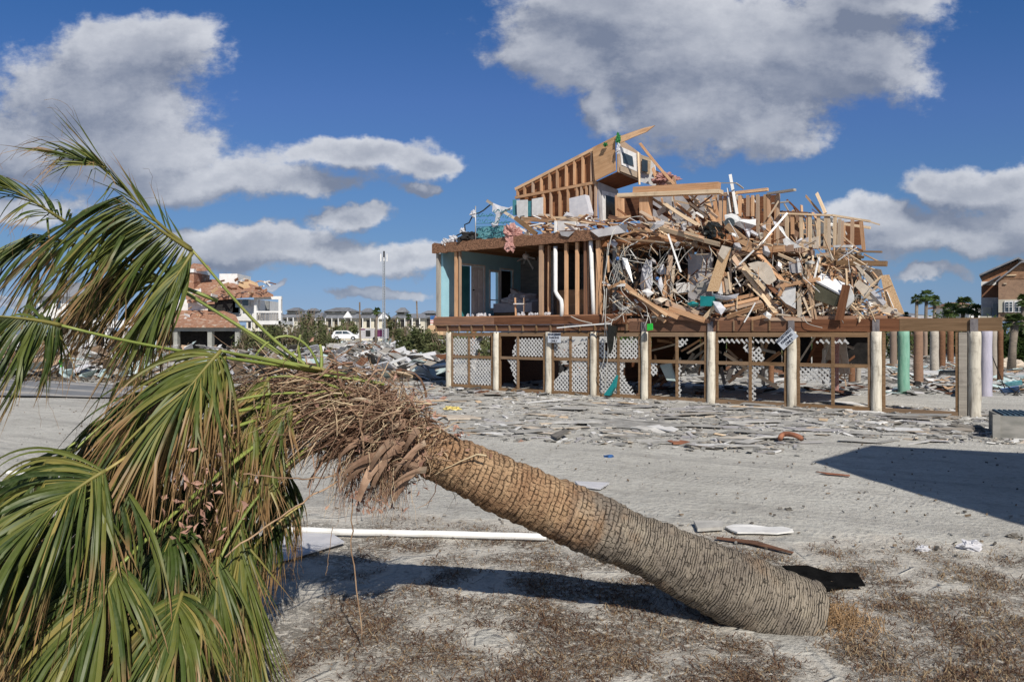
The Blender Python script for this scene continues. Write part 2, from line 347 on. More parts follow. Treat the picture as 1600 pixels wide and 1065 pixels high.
# ================================================================ GROUND
def fbm(x, y, s, o=4):
    return noise.fractal(Vector((x*s, y*s, 3.7)), 1.0, 2.0, o)
def veg(x, y):
    """1 where the dead ground cover grows: the near verge, patchy, ending in the sand of the lane"""
    e = 7.9-.22*(x-1.0)+.5*noise.noise(Vector((x*.7, 3., 0)))            # far edge of the verge
    k = max(0, min(1, (e-y)/1.3))
    n = noise.fractal(Vector((x*.9+4, y*.9, 1.1)), 1., 2., 4)
    n2 = noise.fractal(Vector((x*2.7+9, y*2.7, 5.1)), 1., 2., 3)
    return k*max(0, min(1, .40+n*.5+n2*.9))
def gz(x, y):
    z = .025*fbm(x, y, .35, 3)+.012*fbm(x, y, 1.6, 3)
    if y < 9: z += .012*fbm(x, y, 5, 3)*min(1, 9-y)
    return z
def ground():
    def axis(lo, hi, near, step, gfac):
        out = []; x = near
        s = step
        while x < hi: out.append(x); x += s; s *= gfac
        out.append(hi); return out
    xs = [-x for x in axis(0, 900, 0, .07, 1.03)][::-1][:-1]+axis(0, 900, 0, .07, 1.03)
    ys = [-60, -30, -12, -5, -1, 1]+axis(2, 2200, 2, .055, 1.022)
    mb = MB()
    for y in ys:
        for x in xs: mb.v.append((x, y, gz(x, y) if 0 < y < 120 and abs(x) < 60 else 0))
    nx = len(xs)
    for j in range(len(ys)-1):
        for i in range(nx-1): mb.f.append((j*nx+i, j*nx+i+1, (j+1)*nx+i+1, (j+1)*nx+i))
    mb.at['veg'] = [veg(v[0], v[1]) if v[1] < 14 else 0 for v in mb.v]
    m, g = mat_new('sand')
    pos = g.new('ShaderNodeNewGeometry').outputs['Position']
    vg = g.new('ShaderNodeAttribute', attribute_name='veg').outputs['Fac']
    n1 = g.noise(pos, .35, 5, .6); n2 = g.noise(pos, 2.2, 6, .65); n3 = g.noise(pos, 34, 6, .7)
    c = g.mix(g.sstep(n1, .3, .7), (.50, .49, .45, 1), (.64, .63, .58, 1))
    c = g.mix(g.m('MULTIPLY', g.sstep(n2, .48, .74), .5), c, (.29, .275, .25, 1))
    c = g.mix(g.m('MULTIPLY', g.sstep(n3, .50, .72), .55), c, (.21, .195, .175, 1))
    nm = g.noise(pos, 13, 7, .72); c = g.mix(g.m('MULTIPLY', g.sstep(nm, .50, .66), .42), c, (.22, .205, .185, 1)); c = g.mix(g.m('MULTIPLY', g.sstep(nm, .46, .34), .35), c, (.66, .64, .59, 1))
    # lane of tyre tracks, parallel to the house front
    s2 = g.new('ShaderNodeVectorRotate', {'Vector': pos, 'Axis': (0, 0, 1), 'Angle': R(33)}, rotation_type='AXIS_ANGLE').outputs[0]
    ln = g.noise(g.v('MULTIPLY', s2, (.16, 4.2, 1)), 1, 7, .62)
    c = g.mix(g.m('MULTIPLY', g.sstep(ln, .5, .72), .38), c, (.27, .26, .245, 1))
    c = g.mix(g.m('MULTIPLY', g.sstep(g.noise(g.v('MULTIPLY', s2, (.3, 9, 1)), 1, 6, .6), .54, .66), .3), c, (.53, .51, .475, 1))
    c = g.mix(g.m('MULTIPLY', g.sstep(g.noise(g.v('MULTIPLY', s2, (.07, 1.1, 1)), 1, 5, .6), .5, .68), .45), c, (.30, .29, .275, 1))
    # scattered flecks of litter
    vo = g.new('ShaderNodeTexVoronoi', {'Vector': g.v('MULTIPLY', s2, (5, 16, 1)), 'Scale': 1.})
    fl = g.m('MULTIPLY', g.m('LESS_THAN', vo.outputs['Distance'], .17), g.m('GREATER_THAN', g.noise(pos, 1.1, 5, .7), .5))
    c = g.mix(g.m('MULTIPLY', fl, .55), c, (.15, .13, .11, 1))
    c = g.mix(g.m('MULTIPLY', g.sstep(vg, .0, .1), .55), c, (.68, .63, .55, 1))
    # brown litter on the verge
    nb = g.noise(pos, 17, 9, .78); lit_ = g.m('MULTIPLY', g.sstep(nb, .47, .58), g.sstep(vg, .05, .7))
    bc = g.mix(g.sstep(g.noise(pos, 27, 5, .6), .35, .65), (.085, .058, .040, 1), (.22, .155, .10, 1))
    c = g.mix(g.m('MULTIPLY', lit_, .42), c, bc)
    wv = g.new('ShaderNodeTexWave', {'Vector': s2, 'Scale': 4.4, 'Distortion': 5, 'Detail': 4., 'Detail Scale': 2.5}, bands_direction='X').outputs['Fac']
    tr = g.m('MULTIPLY', wv, g.sstep(g.noise(g.v('MULTIPLY', s2, (.08, 1.6, 1)), 1, 3, .5), .5, .6))
    hgt = g.m('ADD', g.m('ADD', g.m('MULTIPLY', n3, .5), g.m('MULTIPLY', g.noise(pos, 9, 6, .6), .9)), g.m('ADD', g.m('MULTIPLY', tr, .10), g.m('MULTIPLY', g.m('MULTIPLY', ln, g.m('SUBTRACT', 1.0, g.sstep(vg, 0, .05))), .9)))
    hgt = g.m('ADD', hgt, g.m('MULTIPLY', lit_, .6))
    finish(g, c, .95, hgt, .9, .05, 0, .1)
    tag(mb.build('ground', m, smooth=True), kind='structure')
ground()
# ---- the asphalt street, seen left of the house, parallel with its front
def street():
    mb = MB(); e0 = gr(85, 597); d_ = Vector((.83, -.555, 0)).normalized(); nn = Vector((-.555, -.83, 0)).normalized()
    n = 60; L = 70
    for i in range(n+1):
        t = -52+L*i/n; wv = .35*noise.noise(Vector((t*.4, 0, 0))); a = e0+d_*t
        ww = 6.3 if t < 2 else max(.4, 6.3-(t-2)*.45)
        for k in range(5):
            p = a+nn*(ww*k/4+wv*(k == 4)); mb.v.append((p.x, p.y, .052+.3*gz(p.x, p.y)))
        if i:
            b = (i-1)*5
            for k in range(4): mb.f.append((b+k, b+5+k, b+6+k, b+1+k))
    m, g = mat_new('dusty_asphalt'); pos = g.new('ShaderNodeNewGeometry').outputs['Position']
    s2 = g.new('ShaderNodeVectorRotate', {'Vector': pos, 'Axis': (0, 0, 1), 'Angle': R(33.8)}, rotation_type='AXIS_ANGLE').outputs[0]
    c = g.mix(g.sstep(g.noise(pos, .8, 6, .6), .3, .7), (.17, .18, .195, 1), (.25, .255, .265, 1))
    c = g.mix(g.sstep(g.noise(g.v('MULTIPLY', s2, (.2, 1.3, 1)), 1, 6, .65), .47, .62), c, (.42, .40, .37, 1))
    finish(g, c, .9, g.noise(pos, 20, 4, .6), .3, .01, 0, .15)
    tag(mb.build('road', m), kind='structure')
street()
# ---- dead ground cover: thousands of dry curled stems on the near verge
def weeds():
    rnd = random.Random(3); mb = MB(); tint = []
    def blade(p, dx, dy, h, wd, t):
        b = len(mb.v); a = rnd.uniform(0, math.pi); wx, wy = math.cos(a)*wd, math.sin(a)*wd
        k = rnd.uniform(.3, .7)
        for (f, s, c) in ((0, 1, 0), (k, .8, .9), (1, .2, rnd.uniform(.2, 1.0))):
            x, y, z = p[0]+dx*f, p[1]+dy*f, p[2]+h*c
            mb.v.append((x-wx*s, y-wy*s, z)); mb.v.append((x+wx*s, y+wy*s, z)); tint.extend((t, t))
        mb.f.append((b, b+1, b+3, b+2)); mb.f.append((b+2, b+3, b+5, b+4))
    cnt = 0; tries = 0
    while cnt < 9500 and tries < 200000:
        tries += 1
        y = 3.4+rnd.random()**1.6*5.6; x = rnd.uniform(-.72, .72)*y
        if rnd.random() > veg(x, y)**1.2: continue
        if x < -1.3: continue
        near = rnd.random()
        cnt += 1; z = gz(x, y)-.004
        t0 = rnd.random(); s = rnd.uniform(.5, 1.25)
        rt = 1 if (x > 1.9 and rnd.random() < .5) else 0
        for _ in range(rnd.randint(5, 9)):
            a = rnd.uniform(0, 6.28); l = rnd.uniform(.02, .095)*s
            blade((x+rnd.gauss(0, .045), y+rnd.gauss(0, .045), z), math.cos(a)*l, math.sin(a)*l, rnd.uniform(.006, .032)*s*(1.5 if rt else 1), rnd.uniform(.0016, .0038), min(1, max(0, t0+rnd.uniform(-.25, .25)+.15*rt)))
    mb.at['tint'] = tint
    m, g = mat_new('dead_ground_cover'); t = g.new('ShaderNodeAttribute', attribute_name='tint').outputs['Fac']
    c = g.ramp(t, [(0, (.06, .034, .025)), (.35, (.13, .078, .055)), (.7, (.22, .145, .092)), (1, (.38, .29, .18))])
    finish(g, c, .9, None, trans=.15, spec=.1)
    tag(mb.build('dead_ground_cover', m), 'dry brown ground cover creeping over the near sand', 'ground cover', kind='stuff')
    # a tuft of dry roots at the foot of the trunk
    mb = MB()
    for _ in range(420):
        p = at(1305+rnd.gauss(0, 26), 960, 5.1); x, y = p.x, 5.1+rnd.gauss(0, .16); z = gz(x, y)
        a = rnd.uniform(0, 6.28); l = rnd.uniform(.03, .15); h = rnd.uniform(.02, .11)
        pts = [(x, y, z-.01), (x+math.cos(a)*l*.5, y+math.sin(a)*l*.5, z+h), (x+math.cos(a)*l, y+math.sin(a)*l, z+h*rnd.uniform(.2, 1.1))]
        mb.tube(pts, [.0022, .002, .0008], 3, False)
    m = pm('dry_root_fibre', (.30, .19, .10), (.50, .34, .19), 4, (1, 1, 1), .9, 0, .01, 1, 1)
    tag(mb.build('root_tuft', m), 'tuft of dry tan root fibres at the foot of the fallen palm trunk', 'roots', kind='stuff')
weeds()

# ================================================================ FALLEN PALM
at0 = at
def at(px, py, d):     # the trunk leans a little towards the camera
    k = max(0, min(1, (900-px)/245)); return at0(px, py, d*(1-.055*k))
crown = at(655, 703, 5.13)
palm = empty('fallen_palm_tree', at(1230, 955, 5.15).to_3d(), 'toppled cabbage palm leaning across the foreground, its green crown drooping at left', 'palm tree')
PO = palm.location.copy()
def tobase(o):     # parts were built in world space: hang them on the palm without moving them
    o.parent = palm; o.location = o.location-PO
    return o
def trunk():
    C = [(610,676,5.13,.150),(655,698,5.13,.146),(700,719,5.13,.142),(750,742,5.13,.155),(800,765,5.13,.165),(860,791,5.13,.174),(925,818,5.13,.182),(962,834,5.13,.190),
         (990,846,5.13,.186),(1050,873,5.14,.204),(1100,897,5.14,.222),(1150,921,5.15,.240),(1190,940,5.15,.252),(1225,955,5.15,.258),(1262,970,5.15,.262)]
    pts = [at(a, b, c) for a, b, c, r in C]; rs = [c[3] for c in C]
    cum = [0]
    for i in range(1, len(pts)): cum.append(cum[-1]+(pts[i]-pts[i-1]).length)
    n = 230; seg = 96; mb = MB(); mb.uv = []; peel = []
    up = Vector((0, 0, 1))
    for i in range(n+1):
        s = cum[-1]*i/n; k = 0
        while k < len(cum)-2 and cum[k+1] < s: k += 1
        f = (s-cum[k])/(cum[k+1]-cum[k]); p = pts[k].lerp(pts[k+1], f); r = rs[k]*(1-f)+rs[k+1]*f
        t = (pts[min(k+2, len(pts)-1)]-pts[max(k-1, 0)]).normalized(); y = up.cross(t).normalized(); z = t.cross(y)
        for j in range(seg+1):
            a = 2*math.pi*j/seg; q = Vector((s, math.cos(a)*.2, math.sin(a)*.2))
            ring = .004*math.sin(s*60+3*noise.noise(q*3)) + .0025*math.sin(s*173+6*noise.noise(q*5))
            rag = cum[7]+.06*noise.noise(Vector((a*1.5, 0, 5)))+.05*math.sin(a*2+.6)
            up_ = 1/(1+math.exp((s-rag)*160))
            dr = ring+.012*noise.noise(q*6)+.007*noise.noise(q*22)+.017*up_+.004*noise.noise(q*60)
            pp = p+(y*math.cos(a)+z*math.sin(a))*(r+dr-.004)
            mb.v.append(tuple(pp)); mb.uv.append((s, j/seg*1.2)); peel.append(up_)
    # torn blunt root end
    pe = pts[-1]; base_ring = [Vector(v) for v in mb.v[-(seg+1):]]
    for kk, sc2 in enumerate((.86, .5, .02)):
        for j, v in enumerate(base_ring):
            q = pe+(v-pe)*sc2+t*(.02*noise.noise(v*30+Vector((kk, 0, 0)))+.015*kk); mb.v.append(tuple(q)); mb.uv.append((cum[-1]+.03*kk, j/seg*1.2)); peel.append(0)
    for i in range(n+3):
        for j in range(seg): b = i*(seg+1)+j; mb.f.append((b, b+1, b+seg+2, b+seg+1))
    mb.at['peel'] = peel
    m, g = mat_new('cabbage_palm_bark')
    uv = g.new('ShaderNodeTexCoord').outputs['UV']; pk = g.new('ShaderNodeAttribute', attribute_name='peel').outputs['Fac']
    su = g.new('ShaderNodeSeparateXYZ', {0: uv})
    s_, t_ = su.outputs[0], su.outputs[1]
    wA = g.m('SUBTRACT', g.noise(g.v('MULTIPLY', uv, (5, 4, 1)), 1, 5, .6), .5); wB = g.m('SUBTRACT', g.noise(g.v('MULTIPLY', uv, (26, 16, 1)), 1, 4, .65), .5)
    def bricks(f, gq, w1_, w2_, th1, th2):
        x = g.m('ADD', g.m('MULTIPLY', s_, f), g.m('ADD', g.m('MULTIPLY', wA, w1_), g.m('MULTIPLY', wB, w2_)))
        row = g.m('FLOOR', x); fx = g.m('ABSOLUTE', g.m('SUBTRACT', g.m('FRACT', x), .5))       # .5 at the crack
        rn = g.new('ShaderNodeTexWhiteNoise', {'W': row}, noise_dimensions='1D').outputs['Value']
        y = g.m('ADD', g.m('MULTIPLY', t_, gq), g.m('ADD', g.m('MULTIPLY', rn, 7.3), g.m('MULTIPLY', wB, 1.3)))
        fy = g.m('ABSOLUTE', g.m('SUBTRACT', g.m('FRACT', y), .5))
        l1 = g.sstep(fx, .5-th1, .5); l2 = g.sstep(fy, .5-th2, .5)
        m1 = g.sstep(g.noise(g.v('MULTIPLY', uv, (40, 9, 1)), 1, 3, .6), .36, .60); m2 = g.sstep(g.noise(g.v('MULTIPLY', uv, (22, 30, 1)), 1, 3, .6), .40, .60)
        return g.m('MAXIMUM', g.m('MULTIPLY', l1, m1), g.m('MULTIPLY', l2, m2))
    up1 = bricks(30, 30, 1.6, .9, .20, .13); lo1 = bricks(64, 11, 2.6, 1.1, .26, .07)
    pk0 = pk; pk = g.m('MULTIPLY', g.sstep(g.m('ADD', g.m('MULTIPLY', g.m('SUBTRACT', 1.38, s_), 1.3), g.m('MULTIPLY', wA, 1.6)), -.35, .45), 1.0)
    ck = g.mix(pk0, lo1, up1)
    rings = g.noise(g.v('MULTIPLY', g.v('ADD', uv, g.new('ShaderNodeCombineXYZ', {0: g.m('MULTIPLY', wA, .06)}).outputs[0]), (26, 1.0, 1)), 1, 4, .6)
    fine = g.noise(g.v('MULTIPLY', uv, (1.6, 1, 1)), 70, 6, .75); blot = g.noise(uv, 3.2, 6, .65)
    ca = g.mix(g.sstep(blot, .35, .65), (.35, .205, .115, 1), (.49, .335, .20, 1))
    ca = g.mix(g.m('MULTIPLY', g.sstep(rings, .44, .68), .6), ca, (.21, .115, .065, 1))
    cb = g.mix(g.sstep(blot, .38, .66), (.20, .17, .14, 1), (.33, .285, .225, 1))
    cb = g.mix(g.m('MULTIPLY', g.sstep(g.noise(uv, 2.1, 3, .5), .55, .7), .7), cb, (.31, .20, .12, 1))
    cb = g.mix(g.m('MULTIPLY', g.sstep(g.noise(uv, 9, 5, .6), .56, .68), .5), cb, (.42, .37, .28, 1))
    c = g.mix(pk, cb, ca)
    c = g.mix(g.m('MULTIPLY', g.sstep(fine, .42, .78), .5), c, g.mix(pk, (.44, .40, .33, 1), (.56, .42, .27, 1)))
    c = g.mix(g.m('MULTIPLY', g.sstep(fine, .52, .3), .55), c, (.10, .07, .05, 1))
    c = g.mix(g.m('MULTIPLY', ck, .86), c, g.mix(pk, (.035, .03, .026, 1), (.055, .03, .018, 1)))
    hg = g.m('ADD', g.m('MULTIPLY', ck, -1.1), g.m('ADD', g.m('MULTIPLY', rings, .9), g.m('MULTIPLY', fine, .7)))
    finish(g, c, .9, hg, 1., .013, 0, .12)
    tobase(mb.build('trunk', m, smooth=True))
trunk()

m, g = mat_new('palm_frond')
tt = g.new('ShaderNodeAttribute', attribute_name='tint').outputs['Fac']; ss = g.new('ShaderNodeAttribute', attribute_name='along').outputs['Fac']
dd = g.new('ShaderNodeAttribute', attribute_name='dry').outputs['Fac']
pos = g.new('ShaderNodeTexCoord').outputs['Object']
c = g.ramp(tt, [(0, (.028, .052, .012)), (.3, (.060, .095, .020)), (.62, (.130, .155, .034)), (.85, (.225, .215, .055)), (1, (.33, .265, .08))])
c = g.mix(g.m('MULTIPLY', g.sstep(g.noise(pos, 30, 4, .6), .4, .75), .35), c, (.17, .19, .085, 1))
tip = g.sstep(g.m('ADD', g.m('MULTIPLY', ss, .8), g.m('ADD', g.m('MULTIPLY', dd, .55), g.m('MULTIPLY', g.noise(pos, 7, 3, .5), .33))), .80, 1.01)
c = g.mix(tip, c, g.mix(g.noise(pos, 20, 3, .6), (.26, .14, .055, 1), (.36, .25, .13, 1)))
finish(g, c, .46, None, trans=.20, spec=.34)
M['frond'] = m
M['petiole'] = pm('palm_petiole', (.17, .225, .05), (.30, .345, .09), 2.5, (1, 1, 1), .4, .1, .004, .9, 1.1, c3=(.40, .28, .10), spec=.4)
M['fibre'] = pm('dead_palm_fibre', (.19, .12, .075), (.40, .275, .18), 9, (1, 1, 1), .9, .2, .004, .8, 1.2, c3=(.48, .35, .21))
M['boot'] = pm('dead_leaf_base', (.17, .10, .066), (.36, .24, .165), 7, (1, 1, 1), .85, .6, .01, .7, 1.2, c3=(.36, .30, .22))
GV = Vector((-.16, -.05, -1)).normalized()
frond_n = [0]
def bez(P_, t):
    P_ = list(P_)
    while len(P_) > 1: P_ = [a.lerp(b, t) for a, b in zip(P_[:-1], P_[1:])]
    return P_[0]
def frond(pet, costa, nrm, L, n=56, spread=115, droop=1.0, seed=0, dry=.2, base_t=.45, pr=(.020, .011), wid=.030, grav=None, stiff=.25, lift=.12, parent=True, lenv=.25, label=None, pre=0):
    """costapalmate leaf: arching petiole, curved costa, folded drooping segments split at the tips"""
    rnd = random.Random(seed*77+5); gv = grav or GV; n = int(n*1.35)
    pts = [at(*p) for p in pet]; cs = [at(*p) for p in costa]
    pp = [bez(pts, i/14) for i in range(15)]
    cc = [bez(cs, i/12) for i in range(13)]
    mb = MB(); al = []; ti = []; dr = []
    def cap(a_, t_, d_):
        k = len(mb.v)-len(al); al.extend([a_]*k); ti.extend([t_]*k); dr.extend([d_]*k)
    mb.tube(cc, [.010*(1-i/12)+.002 for i in range(13)], 6); cap(.1, .9, 0)
    nn = Vector(nrm).normalized(); base = rnd.random()
    bun = [0, 0, 0, 0]
    for i in range(n):
        if i % 6 == 0 or rnd.random() < .08: bun = [rnd.gauss(0, .11), rnd.gauss(0, .14), rnd.gauss(0, .14), rnd.uniform(.75, 1.1)]
        t = -1+2*(i+.5)/n+rnd.uniform(-.6, .6)/n
        if rnd.random() < .06: continue
        sp = (1-abs(t))**.85; k = min(11.999, sp*12); p0 = cc[int(k)].lerp(cc[int(k)+1], k-int(k))
        ct = (cc[min(int(k)+1, 12)]-cc[int(k)]).normalized(); side = nn.cross(ct).normalized(); up = ct.cross(side)
        ang = R(spread)*t*(.55+.45*abs(t))+rnd.gauss(0, .05)+bun[0]
        d_ = (ct*math.cos(ang)+side*math.sin(ang)+up*(lift+rnd.uniform(-.12, .12))).normalized()
        if pre: d_ = (d_+gv*pre*rnd.uniform(.7, 1.2)).normalized()
        ln = L*(1-.28*abs(t)**2)*rnd.uniform(1-lenv, 1.05)*bun[3]
        tint = min(1, max(0, base_t+rnd.gauss(0, .23))); dry_i = max(0, dry+rnd.gauss(0, .18))
        split = rnd.uniform(.35, .75); segs = 15
        q = p0.copy(); v = d_.copy(); path = [q.copy()]; dirs = [v.copy()]
        dl = droop*rnd.uniform(.75, 1.25); kink = rnd.randint(3, 10) if rnd.random() < .22+.25*droop else -1
        sw = Vector((rnd.gauss(0, .10)+bun[1], rnd.gauss(0, .08)+bun[2], 0)); tw = rnd.gauss(0, 1.1)
        for s in range(segs):
            f = (s+1)/segs
            bend = (.05+.34*f)*dl*(1-stiff)
            v = (v+(gv+sw)*bend).normalized()
            if s == kink: v = (v+gv*1.1+sw*3).normalized()
            q = q+v*(ln/segs); path.append(q.copy()); dirs.append(v.copy())
        wv_prev = None
        for half in (0, 1):
            b = len(mb.v)
            spr = rnd.uniform(.004, .034)
            for s in range(segs+1):
                f = s/segs; dv = dirs[s]
                wv = dv.cross(nn if abs(dv.dot(nn)) < .9 else side)
                if wv.length < 1e-3: wv = side
                wv.normalize(); wv = Matrix.Rotation(tw*f, 3, dv) @ wv; un = wv.cross(dv).normalized()
                w_ = wid*.62*(min(1, .22+f*3.2))*(1-max(0, (f-.45)/.55)**1.25)+.0012
                fold = .55
                sgn = -1 if half == 0 else 1
                gap = max(0, f-split)/(1-split)*spr*sgn
                c0 = path[s]+wv*gap; c1 = path[s]+wv*(gap+sgn*w_*.5)+un*(w_*.5*fold)
                mb.v.append(tuple(c0)); mb.v.append(tuple(c1))
                al.extend((f, f)); ti.extend((tint, tint)); dr.extend((dry_i, dry_i))
            for s in range(segs):
                k0 = b+s*2; mb.f.append((k0, k0+1, k0+3, k0+2))
        # loose thread off the tip
        if rnd.random() < .25:
            th = [path[-3]+Vector((rnd.gauss(0, .01), 0, 0))]
            dv = dirs[-3].copy()
            for _ in range(5): dv = (dv+gv*.3+Vector((rnd.gauss(0, .35), rnd.gauss(0, .2), rnd.gauss(0, .2)))).normalized(); th.append(th[-1]+dv*.035)
            mb.tube(th, .0008, 3, False); cap(.98, .8, .6)
    mb.at = {'along': al, 'tint': ti, 'dry': dr}
    root = bpy.data.objects.new('frond', None); col.objects.link(root); root.parent = palm; root.location = pts[0]-PO
    if label: root['label'] = label
    def kid(o): o.parent = root; o.location = -pts[0]
    kid(mb.build('leaf_blade', M['frond'], smooth=True))
    if parent: kid(MB().tube(pp, [pr[0]+(pr[1]-pr[0])*i/14 for i in range(15)], 8, squash=.62).build('petiole', M['petiole'], smooth=True))
NC = (.25, -.9, .35)
# far behind, upper left
GL = Vector((-.62, -.05, -1)).normalized(); GM = Vector((-.42, -.03, -1)).normalized(); GD = Vector((-.22, -.03, -1)).normalized()
frond([(560,620,5.15),(500,600,5.1),(330,470,4.9),(255,440,4.8),(110,352,4.6)], [(110,352,4.6),(60,318,4.5),(10,290,4.4)], (.1, -.5, .85), .50, 40, 78, .55, 11, .15, .38, lift=.05, wid=.02, stiff=.5)
# the tall upper leaf, its costa running up to the left with short sprays at the tip
frond([(560,610,5.1),(440,570,5.0),(370,470,4.9),(298,388,4.75)], [(298,388,4.75),(235,345,4.6),(200,300,4.5),(163,262,4.4)], (-.1, -.75, .6), .44, 22, 40, .10, 12, .2, .50, lenv=.4, wid=.017, stiff=.6)
frond([(210,320,4.6),(195,300,4.6),(180,280,4.5),(165,262,4.4)], [(165,262,4.4),(150,255,4.4),(120,248,4.35)], (-.1, -.75, .6), .40, 26, 34, .25, 31, .25, .5, parent=False, wid=.018, stiff=.5, lenv=.4)
frond([(560,610,5.1),(445,565,5.0),(350,440,4.8),(300,392,4.7)], [(300,392,4.7),(262,368,4.6),(225,345,4.5),(190,305,4.45)], (-.35, -.9, .3), 1.12, 66, 95, 1.5, 13, .30, .45, parent=False, grav=GL, wid=.034, stiff=.1, lenv=.45, pre=1.7)
frond([(560,610,5.1),(445,565,5.0),(350,440,4.8),(300,392,4.7)], [(300,395,4.65),(285,420,4.6),(262,450,4.5)], (-.35, -.9, .3), .95, 54, 60, 1.2, 33, .30, .50, parent=False, grav=GM, wid=.034, stiff=.1, lenv=.4, pre=.6)
frond([(560,620,5.2),(430,560,5.2),(350,490,5.1),(285,452,5.0)], [(285,452,5.0),(240,430,5.0),(190,420,4.9)], (-.3, -.9, .3), 1.0, 56, 90, 1.5, 14, .5, .30, grav=GL, pr=(.016, .009), stiff=.1, lenv=.4, pre=1.2)
frond([(340,470,5.0),(240,430,4.9),(160,400,4.8),(120,385,4.7)], [(120,385,4.7),(90,372,4.6),(50,365,4.5)], (-.2, -.9, .4), 1.0, 38, 100, 1.5, 15, .45, .30, grav=GL, stiff=.1, lenv=.4, wid=.028, pre=1.2)
# left middle leaf
frond([(545,590,5.1),(420,562,4.9),(290,560,4.5),(95,508,4.1)], [(95,508,4.1),(50,496,4.0),(-30,492,3.9)], (-.1, -.9, .45), .74, 76, 105, 1.7, 16, .12, .36, grav=GM, wid=.030, stiff=.05, pre=.8)
# centre leaf, bright, brown tips
frond([(560,590,5.1),(470,572,5.0),(400,560,4.7),(345,548,4.45)], [(345,548,4.45),(310,585,4.35),(270,640,4.2)], (-.25, -.95, .2), .98, 86, 62, .75, 17, .5, .56, grav=GD, wid=.030, pr=(.022, .012), lenv=.35)
frond([(560,600,5.1),(470,580,5.0),(400,566,4.8),(352,556,4.6)], [(352,556,4.5),(325,600,4.4),(290,650,4.3)], (-.25, -.95, .2), .92, 64, 42, .6, 18, .75, .64, grav=GD, parent=False, lenv=.35, wid=.028)
frond([(560,600,5.1),(470,580,5.0),(400,566,4.8),(352,556,4.6)], [(350,552,4.5),(345,590,4.5),(335,630,4.5)], (-.25, -.95, .2), .80, 50, 45, .6, 35, .5, .50, grav=GD, parent=False, lenv=.35, wid=.026)
# lower left mass
frond([(540,640,5.1),(430,620,4.8),(300,640,4.4),(165,735,3.9)], [(165,735,3.9),(110,765,3.8),(40,830,3.6)], (-.1, -.9, .4), 1.0, 84, 72, .9, 19, .3, .48, grav=GD, wid=.034)
frond([(540,640,5.1),(430,640,4.8),(330,660,4.5),(215,760,4.1)], [(190,745,4.0),(160,800,3.9),(120,870,3.8)], (0, -.95, .3), 1.0, 70, 60, .9, 20, .4, .36, wid=.032, grav=GD)
frond([(540,660,5.1),(440,690,4.9),(350,740,4.6),(275,815,4.3)], [(275,815,4.3),(266,840,4.2),(250,880,4.1)], (0, -.95, .3), .66, 66, 66, 1.0, 21, .25, .14, wid=.028, grav=GD)
frond([(540,660,5.1),(440,720,4.7),(360,800,4.2),(285,925,3.9)], [(285,925,3.9),(278,950,3.8),(262,1000,3.7)], (0, -.95, .3), .80, 66, 62, .8, 22, .3, .50, wid=.030, grav=GD, parent=False)
frond([(480,640,5.0),(380,700,4.6),(270,800,4.2),(190,880,3.8)], [(190,880,3.8),(165,925,3.7),(130,990,3.6)], (0, -.95, .3), .95, 72, 58, .7, 23, .3, .52, wid=.034, grav=GD)
frond([(300,700,4.6),(150,760,4.0),(60,850,3.8),(20,900,3.7)], [(30,860,3.8),(5,900,3.7),(-30,960,3.6)], (0, -.95, .3), .9, 56, 70, .8, 24, .3, .24, wid=.034, grav=GD)
frond([(150,760,4.4),(120,800,4.2),(90,850,4.1),(80,900,4.0)], [(90,880,4.1),(75,920,4.0),(50,980,3.9)], (0, -.95, .3), .9, 60, 70, .8, 28, .25, .2, wid=.034, grav=GD)
frond([(300,760,4.8),(280,800,4.8),(250,850,4.7),(240,880,4.6)], [(240,880,4.6),(235,920,4.5),(225,980,4.4)], (0, -.95, .3), .9, 60, 70, .8, 36, .4, .2, wid=.032, grav=GD, parent=False)
frond([(540,650,5.1),(450,640,4.95),(405,700,4.8),(374,805,4.6)], [(374,805,4.6),(372,850,4.55),(380,920,4.5)], (.05, -1, .1), 1.05, 66, 26, .25, 25, .12, .62, wid=.024, pr=(.018, .012), grav=Vector((.22, -.02, -1)).normalized())
frond([(480,700,4.9),(430,740,4.8),(380,790,4.6),(340,880,4.4)], [(340,870,4.4),(340,900,4.35),(335,960,4.3)], (.05, -1, .1), .85, 60, 36, .3, 29, .2, .42, wid=.028, pr=(.018, .012), grav=Vector((.05, -.02, -1)).normalized())
frond([(550,690,5.2),(500,690,5.2),(450,700,5.2),(428,748,5.15)], [(428,748,5.15),(425,775,5.15),(422,820,5.1)], (.1, -1, .1), .60, 60, 44, .5, 26, .35, .16, wid=.028, grav=GD)
frond([(550,690,5.3),(500,700,5.35),(470,710,5.4),(452,735,5.4)], [(452,735,5.4),(446,755,5.4),(438,790,5.4)], (.1, -1, .1), .60, 46, 50, .6, 27, .5, .12, wid=.026, grav=GD)
frond([(460,680,5.1),(420,690,5.1),(390,710,5.1),(372,740,5.0)], [(372,740,5.0),(360,770,5.0),(345,820,4.9)], (.1, -1, .1), .80, 60, 60, .6, 37, .4, .12, wid=.028, grav=GD, pr=(.014, .01))
frond([(440,660,5.2),(380,690,5.2),(330,720,5.1),(300,760,5.0)], [(300,760,5.0),(285,800,5.0),(260,860,4.9)], (.1, -1, .1), .9, 60, 70, .6, 38, .4, .12, wid=.030, grav=GD, pr=(.014, .01))
frond([(150,720,4.9),(120,740,4.8),(60,760,4.8),(20,780,4.7)], [(60,760,4.7),(20,800,4.6),(-40,850,4.5)], (0, -.95, .3), 1.0, 60, 80, .9, 30, .25, .25, wid=.034, grav=GD)

